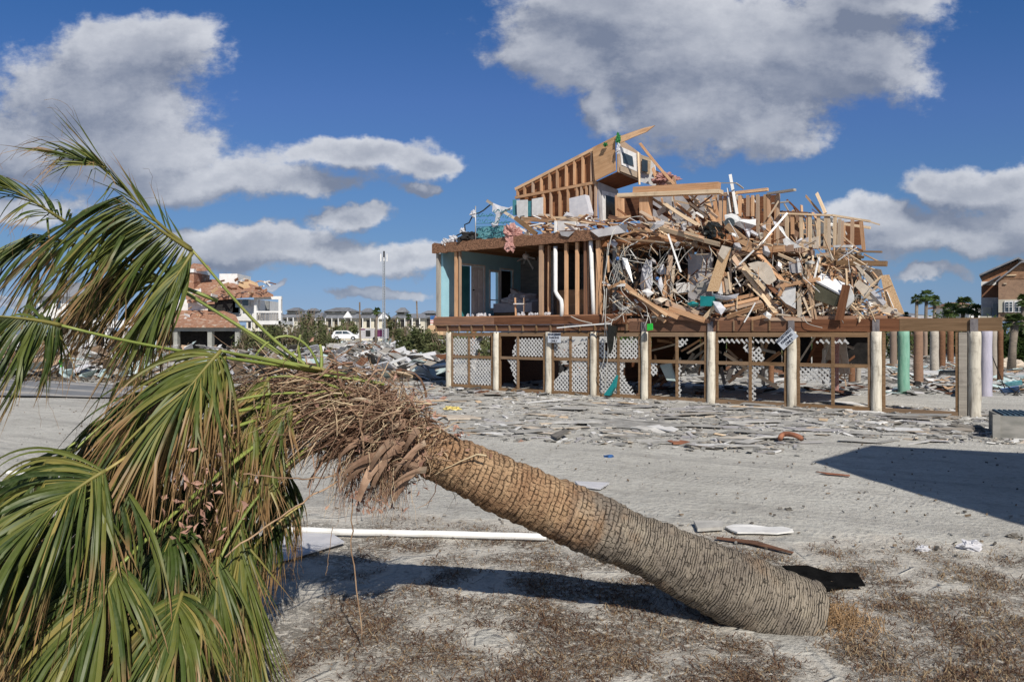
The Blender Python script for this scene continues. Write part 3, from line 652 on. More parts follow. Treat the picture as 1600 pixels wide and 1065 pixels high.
for i, (hx, hy, d_, L_, n_, bt) in enumerate(((420,590,4.75,.55,26,.75),(455,625,4.75,.50,24,.7),(400,650,4.7,.62,30,.6),(440,690,4.8,.45,24,.5),(395,705,4.7,.55,30,.45))):
    frond([(560,620,4.95),(520,600,4.85),(hx+40,hy-10,d_+.04),(hx,hy,d_)], [(hx,hy,d_),(hx-14,hy+22,d_-.03),(hx-24,hy+55,d_-.06)], (-.1, -.95, .2), L_, n_, 48, .8, 300+i, .55, bt, wid=.026, pr=(.012, .008), grav=GD, lenv=.45)
rf = random.Random(99)
for i, (hx, hy, d_, L_, bt) in enumerate([(250,600,4.9,.85,.3),(215,640,4.9,.8,.2),(400,600,5.05,.7,.5),(330,690,4.9,.75,.3),(250,720,4.7,.8,.2),(120,700,4.6,.8,.3),(60,740,4.5,.9,.2),(200,800,4.6,.8,.15),(320,830,4.75,.7,.15),(140,860,4.4,.8,.2),(250,900,4.5,.8,.3),(330,930,4.6,.7,.35),
      (60,930,4.2,.8,.3),(300,800,4.9,.8,.1),(390,760,5.1,.7,.1),(350,760,4.7,.6,.25),(170,960,4.0,.7,.5),(410,840,4.9,.5,.4)]):
    dx = -rf.uniform(10, 50); dy = rf.uniform(25, 60)
    frond([(hx+60, hy-50, d_+.15), (hx+40, hy-40, d_+.1), (hx+15, hy-15, d_+.05), (hx, hy, d_)], [(hx, hy, d_), (hx+dx*.5, hy+dy*.5, d_-.02), (hx+dx, hy+dy, d_-.05)], (rf.gauss(-.1, .3), -.9, rf.gauss(.2, .25)), L_, 46, rf.uniform(45, 75), rf.uniform(.7, 1.3), 200+i, rf.uniform(.2, .6), bt, wid=.030, pr=(.010, .008), grav=GD, lenv=.45, stiff=.1)
def crownhead():
    rnd = random.Random(12)
    # petiole stumps: bent straps and short stubs
    P_ = [([(560,590,5.05),(500,575,4.95),(420,560,4.85),(360,552,4.7)], .022), ([(500,585,5.1),(490,520,5.1),(430,500,5.0),(395,562,4.95)], .014),
          ([(480,590,5.1),(462,555,5.1),(466,530,5.1),(470,523,5.1)], .018), ([(500,600,5.1),(505,560,5.15),(502,545,5.15),(500,538,5.15)], .020),
          ([(530,620,4.95),(470,610,4.8),(420,612,4.7),(370,625,4.6)], .016), ([(520,640,4.9),(450,640,4.8),(400,665,4.7),(365,700,4.6)], .016),
          ([(600,600,5.0),(560,592,4.95),(530,590,4.9),(500,585,4.9)], .020)]
    for p, r in P_:
        pts = [bez([at(*x) for x in p], i/12) for i in range(13)]
        tobase(MB().tube(pts, [r*(1-.25*i/12) for i in range(13)], 8, squash=.55).build('petiole', M['petiole'], smooth=True))
    # boots: tongues of dead leaf base wrapped round the head
    for i in range(46):
        a = rnd.uniform(0, 6.28); s = rnd.uniform(-.12, .36); p0 = crown+Vector((-.83, 0, .42)).normalized()*s
        ax = Vector((-.86, .02, .40 if s < .3 else .1)).normalized(); y = Vector((0, 0, 1)).cross(ax).normalized(); z = ax.cross(y)
        rr = .125+.05*(s/.36); rad = y*math.cos(a)+z*math.sin(a); tang = ax.cross(rad)
        L_ = rnd.uniform(.16, .34); w_ = rnd.uniform(.03, .065); fl = rnd.uniform(.1, .55); tw = rnd.uniform(-.25, .25)
        mb = MB(); nseg = 7
        for k in range(nseg+1):
            f = k/nseg; c = p0+rad*(rr+fl*L_*f*f*.6)+ax*(L_*f)+tang*(tw*L_*f)+GV*(.05*f*f)
            ww = w_*(1-.45*f)
            mb.v += [tuple(c-tang*ww+rad*.0), tuple(c+rad*(.012)), tuple(c+tang*ww), tuple(c-rad*.012)]
            if k:
                b = (k-1)*4
                for j in range(4): j2 = (j+1) % 4; mb.f.append((b+j, b+j2, b+4+j2, b+4+j))
        mb.f += [(3, 2, 1, 0), tuple(nseg*4+j for j in range(4))]
        tobase(mb.build('leaf_base', M['boot'], smooth=False))
    for i in range(20):   # outer, standing proud of the fibre
        px = rnd.uniform(555, 672); py = 655+(px-560)*.38+rnd.uniform(-32, 62); p0 = at(px, py, 4.80+rnd.uniform(-.03, .08)); v = Vector((rnd.uniform(-1, -.2), rnd.uniform(-.25, .1), rnd.uniform(-.9, .45))).normalized()
        side = v.cross(Vector((0, -1, 0))).normalized(); mb = MB(); L_ = rnd.uniform(.10, .24); w_ = rnd.uniform(.016, .040)
        for k in range(7):
            f = k/6; c = p0+v*(L_*f)+Vector((0, -.04*math.sin(f*3), -.10*f*f*L_*5)); ww = w_*(1-.55*f); nn_ = Vector((0, -1, 0))
            mb.v += [tuple(c-side*ww), tuple(c+nn_*.007), tuple(c+side*ww), tuple(c-nn_*.008)]
            if k:
                q_ = (k-1)*4
                for j in range(4): j2 = (j+1) % 4; mb.f.append((q_+j, q_+j2, q_+4+j2, q_+4+j))
        mb.f += [(3, 2, 1, 0), (24, 25, 26, 27)]
        tobase(mb.build('leaf_base', M['boot']))
    for (x0, y0, x1, y1, dd_, r) in [(500,690,440,738,4.95,.020),(560,700,520,745,4.95,.020),(520,690,478,760,5.0,.016),(585,690,560,735,4.9,.022),(640,720,600,690,4.85,.030),(470,660,430,742,4.9,.014),
                                   (600,735,640,700,4.9,.024),(540,680,500,720,4.9,.02),(655,700,668,735,4.95,.014)]:
        pts = [at(x0+(x1-x0)*t/5+rnd.gauss(0, 1.5), y0+(y1-y0)*t/5+rnd.gauss(0, 1.5), dd_) for t in range(6)]
        tobase(MB().tube(pts, [r*(1-.05*i) for i in range(6)], 7, squash=.5).build('leaf_base', M['boot']))
    # the matted dead fibre and flower stalks: uncountable strands
    mb = MB(); shades = []
    def strand(p, v, n, L_, r, curl, g_):
        pts = [p]
        for _ in range(n):
            v = (v+Vector((rnd.gauss(0, curl), rnd.gauss(0, curl), rnd.gauss(0, curl)))+GV*g_).normalized(); pts.append(pts[-1]+v*(L_/n))
        b = len(mb.v); mb.tube(pts, [r*(1-.7*i/n) for i in range(n+1)], 3, False)
        t = rnd.random(); shades.extend([t]*(len(mb.v)-b))
    for i in range(2600):
        px = rnd.gauss(528, 60); py = 634+(px-520)*.22+rnd.gauss(0, 20); d_ = 5.05+rnd.gauss(0, .13)
        v = Vector((rnd.gauss(-.9, .45), rnd.gauss(0, .3), rnd.gauss(.0, .28))).normalized()
        strand(at(px, py, d_), v, 7, rnd.uniform(.10, .48), rnd.choice((.0012, .002, .003, .006))*rnd.uniform(.8, 1.3), .17, .12)
    for i in range(1700):   # round the head, towards the trunk
        px = rnd.gauss(617, 33); py = 655+(px-612)*.55+rnd.gauss(0, 28); d_ = 5.02+rnd.gauss(0, .11)
        v = Vector((rnd.gauss(-.6, .7), rnd.gauss(0, .5), rnd.gauss(0, .6))).normalized()
        strand(at(px, py, d_), v, 6, rnd.uniform(.06, .24), rnd.uniform(.0015, .0045), .3, .14)
    for i in range(760):   # hanging beard
        px = rnd.choice((rnd.gauss(600, 16), rnd.gauss(560, 22), rnd.gauss(612, 10))); py = rnd.uniform(690, 742); d_ = 4.95+rnd.gauss(0, .06)
        strand(at(px, py, d_), Vector((rnd.gauss(0, .4), rnd.gauss(0, .2), -1)).normalized(), 8, rnd.uniform(.10, .34), rnd.uniform(.0008, .0024), .22, .35)
    for i in range(230):
        px = rnd.gauss(545, 62); py = 645+(px-540)*.25+rnd.gauss(0, 28); strand(at(px, py, 4.92+rnd.gauss(0, .07)), Vector((rnd.gauss(-.7, .5), rnd.gauss(0, .3), rnd.gauss(0, .4))).normalized(), 6, rnd.uniform(.12, .34), rnd.uniform(.005, .011), .20, .12)
    for i in range(240):
        px = rnd.uniform(385, 470); py = rnd.uniform(600, 720)
        strand(at(px, py, 4.9+rnd.gauss(0, .1)), Vector((rnd.gauss(-.4, .5), 0, rnd.gauss(-.3, .5))).normalized(), 7, rnd.uniform(.1, .35), rnd.uniform(.001, .003), .3, .15)
    mb.at['shade'] = shades
    m, g = mat_new('matted_palm_fibre'); t = g.new('ShaderNodeAttribute', attribute_name='shade').outputs['Fac']
    c = g.ramp(t, [(0, (.11, .062, .040)), (.35, (.26, .155, .105)), (.7, (.42, .285, .195)), (.9, (.56, .43, .28)), (1, (.66, .55, .36))])
    finish(g, c, .85, None, trans=.1, spec=.15)
    tobase(tag(mb.build('fibre_mat', m), kind='stuff'))
    # withered flakes
    mb = MB()
    for i in range(900):
        px = rnd.gauss(560, 75); py = 650+(px-560)*.2+rnd.gauss(0, 34); p = at(px, py, 4.98+rnd.gauss(0, .1))
        if rnd.random() < .25: p = at(rnd.gauss(590, 30), rnd.uniform(720, 800), 4.93)
        if rnd.random() < .10: p = at(rnd.gauss(300, 40), rnd.gauss(780, 40), 4.1)
        a = Vector((rnd.gauss(0, 1), rnd.gauss(0, 1), rnd.gauss(0, 1))).normalized(); b = a.cross(Vector((rnd.gauss(0, 1), rnd.gauss(0, 1), rnd.gauss(0, 1)))).normalized()
        s = rnd.uniform(.008, .030)
        mb.add([p-a*s, p-b*s*.45+a.cross(b)*s*.3, p+a*s, p+b*s*.45+a.cross(b)*s*.3], [(0, 1, 2, 3)])
    tobase(tag(mb.build('withered_flakes', pm('withered_flake', (.36, .20, .15), (.55, .35, .27), 9, (1, 1, 1), .9, 0, .01, 1, 1, trans=.15)), kind='stuff'))
    # long dangling stalks
    for pts, r in (([(548,745,4.95),(551,800,4.95),(549,850,4.95),(556,915,4.95),(563,960,4.95),(566,998,4.95)], .0042), ([(530,620,4.8),(560,650,4.75),(568,690,4.75),(566,735,4.8)], .006), ([(430,600,4.8),(470,640,4.75),(520,665,4.75),(548,690,4.8)], .007),
                   ([(350,870,4.4),(420,820,4.5),(480,780,4.7),(528,752,4.8)], .005), ([(380,740,4.5),(430,745,4.6),(480,748,4.7),(530,742,4.8)], .004), ([(520,822,4.95),(515,860,4.95),(508,900,4.95)], .002)):
        q = [at(*p) for p in pts]; n = 16
        sm = []
        for i in range(n+1):
            f = i/n*(len(q)-1); k = min(int(f), len(q)-2); sm.append(q[k].lerp(q[k+1], f-k)+Vector((rnd.gauss(0, .003), 0, rnd.gauss(0, .003))))
        tobase(MB().tube(sm, [r]*(n+1), 5).build('flower_stalk', M['fibre'], smooth=True))
crownhead()

at = at0
# ================================================================ THE WRECKED HOUSE ON PILES
M['postcap'] = pm('stained_post_top', (.09, .085, .10), (.24, .22, .22), 12, (1, 1, .5), .8, .3, .01, .9, 1.1)
house = empty('wrecked_house', L0, 'storm-wrecked wooden house on cream piles, torn open above a long brown beam', 'house', rz=math.atan2(-.608, .794))
def LB(a, b): return MB().box(a, b)
def us(px, v=0): return PL(px, 521, v).x
POSTS = [0.0]+[us(p) for p in (776, 858, 928, 1008, 1112, 1238, 1370, 1523)]
def pile(u, v, r, z1, mat, z0=-.3, wob=.006):
    n = 9; pts = [(u+wob*math.sin(i*1.3+u), v+wob*math.cos(i*.9+u*2), z0+(z1-z0)*i/n) for i in range(n+1)]
    rs = [r*(1.03-.06*i/n)+random.uniform(-.002, .002) for i in range(n+1)]
    mb = MB().tube(pts, rs, 18)
    return mb.build('pile', mat, house, smooth=True, origin=(u, v, 0))
for i, u in enumerate(POSTS):
    pile(u, 0, .118 if i < 5 else .128, 1.90, M['pile'])
    # square post end and strap above each pile
    LB((u-.075, -.10, 1.86), (u+.075, -.065, 2.18 if i > 3 else 1.9)).build('post_cap', M['postcap'] if i > 3 else M['frame'], house)
LB((POSTS[-1]-.30, -.07, 0), (POSTS[-1]-.14, .09, 1.88)).build('side_post', M['pilegrey'], house)
for (px, py, mt, r) in ((1412,614,'mint',.17),(1435,596,'pilebrown',.17),(1460,583,'pilegrey',.19),(1472,574,'pilebrown',.17),(1485,568,'pilebrown',.18),(1396,571,'pilebrown',.19),(1541,619,'lav',.16),(1553,594,'pilegrey',.12),(1563,600,'pilebrown',.10),
                        (1205,600,'pilebrown',.10),(1341,596,'pilegrey',.10),(1331,596,'pilebrown',.12),(740,570,'pilebrown',.12),(1140,585,'pilebrown',.12),(1060,585,'pilebrown',.12),(1000,580,'pilebrown',.12),(1446,560,'pilebrown',.15),(1515,566,'pilegrey',.14)):
    q = loc(gr(px, py)); pile(q.x, q.y, r, 2.0, M[mt])
UE = POSTS[-1]+.52
# raised floor: rim board and joists at left, bare beam at right
zb, zt = 1.90, 2.37
for (a, b) in ((-.62, 2.05), (2.055, 4.3), (4.305, 6.9)):
    LB((a, -.13, 2.13), (b, -.09, zt)).build('rim_board', M['brown'], house)
for k in range(15):
    u = -.55+k*.53
    if u < 7: LB((u, -.11, 1.93), (u+.045, 5.8, 2.128)).build('joist', M['frame'], house)
LB((-.6, -.06, 1.94), (6.95, -.03, 2.126)).build('blocking', M['brown'], house)
LB((-.62, -.088, 2.375), (7.0, 5.6, 2.42)).build('floor', M['sheath'], house)
LB((7.0, .1, 2.14), (12.2, 5.6, 2.2)).build('floor', M['sheath'], house)
bu = [6.95, 9.42, 11.55, 14.05, UE]
for a, b in zip(bu[:-1], bu[1:]): LB((a+.003, -.05, zb+.005), (b-.003, .06, 2.2)).build('beam', M['brown'] if b < UE else M['frame'], house)
for u in (9.62, 10.05, 10.55, 11.0): LB((u, -.085, zb+.02), (u+.035, -.052, 2.19)).build('blocking', M['frame'], house)
for v in (2.9, 5.75): LB((0, v-.06, zb-.12), (12.3, v+.06, zb+.02)).build('beam', M['brown'], house)
# ---- screens of brown frame and white lattice between the piles
def lattice(u0, u1, z0, z1, keep=None, v=-.012, tilt=0):
    mb = MB(); sp = .094; wd = .043; Wd_ = u1-u0; Hh = z1-z0
    for fam in (1, -1):
        c = -Hh if fam == 1 else 0
        end = Wd_ if fam == 1 else Wd_+Hh
        while c < end:
            pts = []
            a0 = max(0, c if fam == 1 else c-Hh); a1 = min(Wd_, c+Hh if fam == 1 else c)
            if a1-a0 > .03:
                n = max(1, int((a1-a0)/.045)); run = None
                for i in range(n+1):
                    uu = a0+(a1-a0)*i/n; zz = (uu-c) if fam == 1 else (c-uu)
                    ok = keep is None or keep(uu/Wd_, zz/Hh)
                    if ok and run is None: run = (uu, zz)
                    if (not ok or i == n) and run is not None:
                        if uu-run[0] > .02:
                            y = v+(.004 if fam == 1 else -.004)
                            mb.bar((u0+run[0], y, z0+run[1]), (u0+uu, y, z0+zz), .007, wd, up=(0, 0, 1))
                        run = None
            c += sp*math.sqrt(2)
    if mb.v: mb.build('lattice_panel', M['lattice'], house)
Z0, Z1, Z2, Z3 = .10, 1.02, 1.13, 1.70
def bay(i, low=.05, mull=.5):
    a = POSTS[i]+.13; b = POSTS[i+1]-.13
    if i == 7: b -= .18
    for (x, y) in ((a, a+.06), (b-.06, b)): LB((x, -.05, low+.06), (y, .01, 1.885)).build('screen_stile', M['frame'], house)
    m_ = a+(b-a)*mull
    if i < 7:
        LB((m_-.035, -.052, low+.06), (m_+.035, .0, 1.76)).build('screen_mullion', M['frame'], house)
        LB((a+.062, -.048, 1.03), (m_-.037, -.004, 1.12)).build('screen_rail', M['frame'], house)
        LB((m_+.037, -.048, 1.03), (b-.062, -.004, 1.12)).build('screen_rail', M['frame'], house)
        LB((a+.062, -.05, 1.765), (b-.062, .0, 1.882)).build('screen_rail', M['frame'], house)
    LB((a, -.06, low-.05), (b, .02, low+.055)).build('screen_sill', M['frame'], house)
    return a+.06, m_-.035, m_+.035, b-.06
A = bay(0, .1, .43); lattice(A[0], A[1], Z0+.06, Z1); lattice(A[2], A[3], Z0+.06, Z1, lambda x, z: z < 1.05-.0*x); lattice(A[0], A[1], Z2, Z3)
lattice(A[2], A[3], Z2, Z3, lambda x, z: x < .22 or (z > .4 and x < .5-.5*(z-.4)))
A = bay(1, .05, .42); lattice(A[2], A[3], Z2, Z3); lattice(A[0], A[1], Z2, Z3, lambda x, z: x > .62+.25*z); lattice(A[0], A[1], Z0, Z1, lambda x, z: x > .95-.55*z and z > .1)
A = bay(2); lattice(A[0], A[1], Z2, Z3); lattice(A[2], A[3], Z2, Z3, lambda x, z: not (z > .6 and .15 < x < .5)); lattice(A[2], A[3], Z0, Z1); lattice(A[0], A[1], Z0, Z1, lambda x, z: z < .35+.5*x)
A = bay(3); lattice(A[0], A[1], Z2, Z3, lambda x, z: not (.3 < x < .65 and z > .35)); lattice(A[2], A[3], Z2, Z3); lattice(A[0], A[1], Z0, Z1); lattice(A[2], A[3], Z0, Z1, lambda x, z: x < .12 or z < .75-1.0*x)
A = bay(4); lattice(A[0], A[1], Z0, Z1, lambda x, z: x < .2 and z > .62); lattice(A[2], A[3], Z0, Z1, lambda x, z: x < .06); lattice(A[2], A[3], Z2, Z3, lambda x, z: x < .35 and z > .55+x)
A = bay(5); lattice(A[0], A[1], Z2, Z3, lambda x, z: z > .88 or (x > .62 and z < .7 and z > .1 and x > 1.1-z*.5)); lattice(A[2], A[3], Z2, Z3, lambda x, z: z > .9 or x < .3-.2*(z-.4) and z < .6); lattice(A[2], A[3], Z0, Z1, lambda x, z: x < .07 or z > .58+1.2*x); lattice(A[0], A[1], Z0, Z1, lambda x, z: x > .93)
A = bay(6); lattice(A[0], A[1], Z0, Z1, lambda x, z: z > .62 or (x > .62 and z > 1.35-x*1.0)); lattice(A[0], A[1], Z2, Z3, lambda x, z: z > .9 and x > .5); lattice(A[2], A[3], Z2, Z3, lambda x, z: z > .86 and x < .4)
A = bay(7)
# ---- first storey: corner room left open
LB((-.60, .02, 2.425), (-.50, .13, 4.6)).build('corner_post', M['pilegrey'], house)
def wall_with_openings(u0, u1, v0, v1, z0, z1, holes, mat, name='wall'):
    # a wall in a v plane or u plane, as solid pieces round its openings
    mb = MB(); cuts = sorted(set([v0, v1]+[h[0] for h in holes]+[h[1] for h in holes]))
    for a, b in zip(cuts[:-1], cuts[1:]):
        hs = [h for h in holes if h[0] <= a+1e-4 and h[1] >= b-1e-4]
        if hs:
            h = hs[0]
            if h[2] > z0: mb.box((u0, a, z0), (u1, b, h[2]))
            if h[3] < z1: mb.box((u0, a, h[3]), (u1, b, z1))
        else: mb.box((u0, a, z0), (u1, b, z1))
    return mb.build(name, mat, house)
wall_with_openings(-.53, -.42, .14, 4.6, 2.425, 4.83, [(1.02, 2.34, 2.425, 4.28), (2.72, 3.18, 2.80, 4.14), (3.35, 4.05, 2.425, 4.25)], M['blue'])
for (a, b, z0, z1, zz) in ((1.02, 2.34, 2.43, 4.28, 0), (2.72, 3.18, 2.78, 4.14, 1), (3.35, 4.05, 2.43, 4.25, 0)):
    mb = MB(); f = .07
    mb.box((-.418, a-f, z0), (-.39, a, z1+f)); mb.box((-.418, b, z0), (-.39, b+f, z1+f)); mb.box((-.418, a, z1+.001), (-.39, b, z1+f))
    if zz: mb.box((-.418, a, z0-f), (-.39, b, z0)); mb.box((-.47, a+.001, 3.08), (-.44, b-.001, 3.12))
    mb.build('door_frame' if not zz else 'window_frame', M['white'], house)
LB((-.52, 1.03, 2.43), (-.49, 1.66, 4.27)).build('closet_panel', M['teal'], house)
dr = LB((-.46, 1.68, 2.44), (-.42, 2.33, 4.27)).build('door', M['white'], house)
for (a, b, z0, z1) in ((1.75, 1.96, 3.5, 4.15), (2.05, 2.26, 3.5, 4.15), (1.75, 1.96, 2.6, 3.35), (2.05, 2.26, 2.6, 3.35)):
    LB((-.418, a, z0), (-.405, b, z1)).build('door_panel', M['white'], dr)
MB().tube([(-.405, 1.74, 3.42), (-.36, 1.74, 3.42)], [.03, .022], 10).build('door_handle', M['black'], dr)
LB((-.50, 3.36, 2.43), (-.47, 4.04, 4.24)).build('painted_doorway_shade', M['dark'], house)  # dark panel painting the shade of the room beyond
LB((-.42, 4.6, 2.425), (6.2, 4.72, 4.83)).build('wall', M['greywall'], house)
LB((6.2, .3, 2.425), (6.3, 4.6, 4.64)).build('wall', M['greywall'], house)
LB((2.9, 1.9, 2.425), (2.98, 4.6, 4.64)).build('wall', M['greywall'], house)
LB((2.98, 2.1, 2.425), (5.9, 2.18, 3.25)).build('wainscot', M['ply'], house)
LB((2.98, 2.09, 3.252), (5.9, 2.2, 3.31)).build('wainscot_cap', M['ply'], house)
LB((2.98, 3.6, 2.425), (6.19, 3.68, 4.64)).build('wall', M['greywall'], house)
# ceiling / second floor slab with shaggy weathered edge
e = MB(); n = 60
for i in range(n+1):
    u = -.66+6.85*i/n; b = 4.60+.03*noise.noise(Vector((u*5, 0, 0)))+.012*noise.noise(Vector((u*25, 0, 0))); t = 4.92+.07*noise.noise(Vector((u*3, 3, 0)))+.05*noise.noise(Vector((u*16, 0, 2)))
    e.v += [(u, -.16, b), (u, -.16+.02*noise.noise(Vector((u*9, 0, 7))), t), (u, -.06, t), (u, -.06, b)]
    if i:
        k = (i-1)*4
        for j in range(4): j2 = (j+1) % 4; e.f.append((k+j, k+4+j, k+4+j2, k+j2))
e.f += [(3, 2, 1, 0)[::-1], tuple(n*4+j for j in range(4))]
e.build('floor_edge', M['osbdark'], house)
LB((-.62, -.055, 4.84), (6.2, 5.2, 4.93)).build('floor', M['sheath'], house)
for k in range(9): LB((-.5+k*.8, -.05, 4.66), (-.45+k*.8, 5.2, 4.838)).build('joist', M['frame'], house)
# front studs of the ground-floor wall (px, v, width m)
for px, v, w_, mt in ((713,.0,.10,'stud'),(717,.10,.10,'stud'),(719,.0,.05,'stud'),(846,.0,.13,'stud'),(855,.6,.10,'brown'),(858,.25,.05,'stud'),(885,.05,.09,'stud'),(902,.05,.09,'stud'),(915,.08,.08,'brown'),(920,.35,.06,'stud'),(935,.0,.12,'stud'),(939,.4,.08,'stud'),(684,.0,.07,'grey')):
    q = PL(px, 450, v)
    o = barobj('stud', (q.x, q.y, 2.425), (q.x, q.y, 4.60), .09, w_, M[mt], house, up=(1, 0, 0), jag=.0)
for pts in ([(868,385,-.0),(868,455,-.04),(871,461,-.06),(877,469,-.06),(878,476,-.06),(878,494,-.06)], [(923,374,-.0),(924,400,-.0),(926,450,-.0),(928,495,-.0)]):
    MB().tube([PL(*p) for p in pts], .062, 12).build('drain_pipe', M['pvc'], house, smooth=True)
# right of the room: broken inner walls of the collapsed part, dark sheets painting the shade of the rooms behind
for (x0, y0, x1, y1, v, mt) in ((1075,395,1112,500,.9,'siding'),(940,372,1075,500,2.6,'greywall'),(1110,385,1160,500,2.2,'brown'),(1160,380,1260,500,2.8,'greywall'),(1255,395,1345,500,2.2,'greywall'),(990,350,1130,400,2.6,'brown'),
                                (958,298,1010,348,4.4,'brown'),(1010,300,1125,372,4.0,'brown'),(1100,345,1345,398,3.8,'brown'),(1000,296,1125,360,2.7,'siding'),(1128,306,1160,380,3.2,'greywall'),(1160,304,1215,372,3.0,'brown'),(1216,334,1250,385,3.0,'sheath'),(1250,340,1300,388,3.4,'greywall')):
    a = PL(x0, y1, v); b = PL(x1, y0, v)
    MB().box((a.x, v, a.z), (b.x, v+.1, b.z)).build('inner_wall', M[mt], house)
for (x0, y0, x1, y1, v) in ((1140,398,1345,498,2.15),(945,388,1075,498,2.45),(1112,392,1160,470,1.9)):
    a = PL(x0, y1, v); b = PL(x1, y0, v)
    MB().box((a.x, v, a.z), (b.x, v+.03, b.z)).build('painted_void_backing', M['dark'], house)  # dark sheets put in for the shaded voids behind the heap
for (x0, x1, y, v0, v1) in ((950,1385,498,.0,3.6),(940,1120,376,.3,2.6),(1120,1240,390,.6,2.4)):
    a = PL(x0, y, v0); b = PL(x1, y, v0)
    MB().box((a.x, v0, a.z-.18), (b.x, v1, a.z)).build('sagging_floor', M['sheath'], house)
LB((-.25, 2.5, 0), (-.18, 6.88, 1.9)).build('side_wall', M['brown'], house)  # wall added to darken the view through the left bays
for (u0, u1, z1) in ((1.0, 2.7, 1.5), (2.9, 5.2, 1.35)): LB((u0, 6.9, 0), (u1, 6.98, z1)).build('added_dark_backing', M['brown'], house)  # added backing panels that hide sunlit ground and keep the bays dark
for k in range(8): LB((4.6+k*.95, 5.84, .75+.18*math.sin(k*2.1)), (5.5+k*.95, 5.88, 1.78)).build('painted_floor_shade', M['dark' if k % 3 else 'brown'], house)  # dark panels painted in for the deep shade under the floor
# ---- second storey, left: sloping stud wall and plywood box of the dormer
V2 = 1.8
def poly(pl, v, th, mat, name, par=None): return plate(name, [PL(x, y, v) for x, y in pl], th, M[mat], par or house)
poly([(808,306),(808,293),(929,234),(929,283)], V2+.16, .03, 'sheath', 'wall_sheathing')
poly([(812,308),(929,285),(929,345),(812,345)], V2+.16, .03, 'sheath', 'wall_sheathing')
q = lambda x, y, v=V2: PL(x, y, v)
barobj('rafter', q(806, 296), q(966, 214), .12, .10, M['lumber'], house)
barobj('wall_plate', q(806, 309), q(933, 285), .12, .09, M['stud'], house)
for x in (809, 820, 833, 846, 859, 871, 885, 898, 911, 925, 929):
    y0 = 294-(x-808)*.495; y1 = 306-(x-808)*.19
    barobj('stud', q(x, y1), q(x, y0+2), .10, .06, M['stud'], house, up=(1, 0, 0))
for x in (850, 861, 875, 888, 902, 909, 917, 923, 931):
    barobj('stud', q(x, 344), q(x, 300-(x-850)*.17), .10, .06, M['stud'], house, up=(1, 0, 0))
# dormer box: front plywood face, right face with the window, underside
uc = q(966, 240).x
f0 = [q(930, 232), q(965, 215), q(966, 268), q(934, 284)]
plate('dormer_front', [(p.x, V2-.14, p.z) for p in f0][::-1], .03, M['ply'], house)
def rp(px, py): return PU(px, py, uc)
plate('dormer_side', [rp(966, 214), rp(1001, 240), rp(1000, 284), rp(966, 269)], .05, M['ply'], house, nrm=(-1, 0, 0))
def off(pts, d): return [(p[0]+d, p[1], p[2]) for p in pts]
wf = plate('window_frame', off([rp(967, 229), rp(994, 241), rp(997, 270), rp(970, 258)], .012), .03, M['white'], house, nrm=(1, 0, 0))
plate('pane', off([rp(970, 238), rp(986, 245), rp(988, 261), rp(972, 255)], .046), .01, M['glass'], wf, nrm=(1, 0, 0))
plate('trim_board', off([rp(967, 259), rp(998, 271), rp(998, 280), rp(967, 268)], .048), .02, M['pale'], house, nrm=(1, 0, 0))
a, b, c_, d_ = q(934, 284), q(966, 269), rp(1000, 284), q(962, 296, 3.2)
plate('dormer_underside', [a, b, c_, d_], .03, M['brown'], house)
# white clapboard face below, with dark doorway
uw = q(934, 300).x
def rw(px, py): return PU(px, py, uw)
plate('white_wall', [rw(935, 284), rw(966, 297), rw(966, 345), rw(938, 345)], .05, M['siding'], house, nrm=(-1, 0, 0))
fr = plate('door_frame', off([rw(940, 298), rw(964, 304), rw(965, 346), rw(941, 346)], .010), .03, M['white'], house, nrm=(1, 0, 0))
plate('door_opening', off([rw(944.5, 305), rw(959.5, 309), rw(959.5, 348), rw(945, 348)], .045), .01, M['black'], fr, nrm=(1, 0, 0))
# second dormer behind: frame, dark window, white panel
ue = q(985, 260, 3.6).x
def re_(px, py, v=4.2): return PL(px, py, v)
plate('dormer_side', [re_(998, 240), re_(1022, 250), re_(1026, 292), re_(1000, 284)], .06, M['white'], house)
pf = plate('window_frame', [re_(999, 241, 4.12), re_(1017, 247, 4.12), re_(1015, 272, 4.12), re_(1001, 269, 4.12)], .03, M['pale'], house)
plate('pane', [re_(1003, 248, 4.07), re_(1012, 251, 4.07), re_(1012, 269, 4.07), re_(1003, 267, 4.07)], .01, M['glass'], pf)
# white louvred closet doors, white box
for pl in ([(807,313),(824,312),(824,339),(808,340)], [(831,311),(848,308),(848,337),(831,338)]):
    o = poly(pl, V2-.22, .03, 'white', 'closet_door')
    for k in range(9):
        y = pl[0][1]+4+k*2.5
        a = PL(pl[0][0]+3, y, V2-.235); b = PL(pl[1][0]-3, y-.5, V2-.235)
        MB().bar(a, b, .02, .012).build('louvre', M['siding'], o)
poly([(801,312),(807,312),(808,336),(801,336)], V2-.1, .05, 'iron', 'shutter'); poly([(824,314),(831,314),(831,338),(824,338)], V2-.15, .03, 'iron', 'shutter')
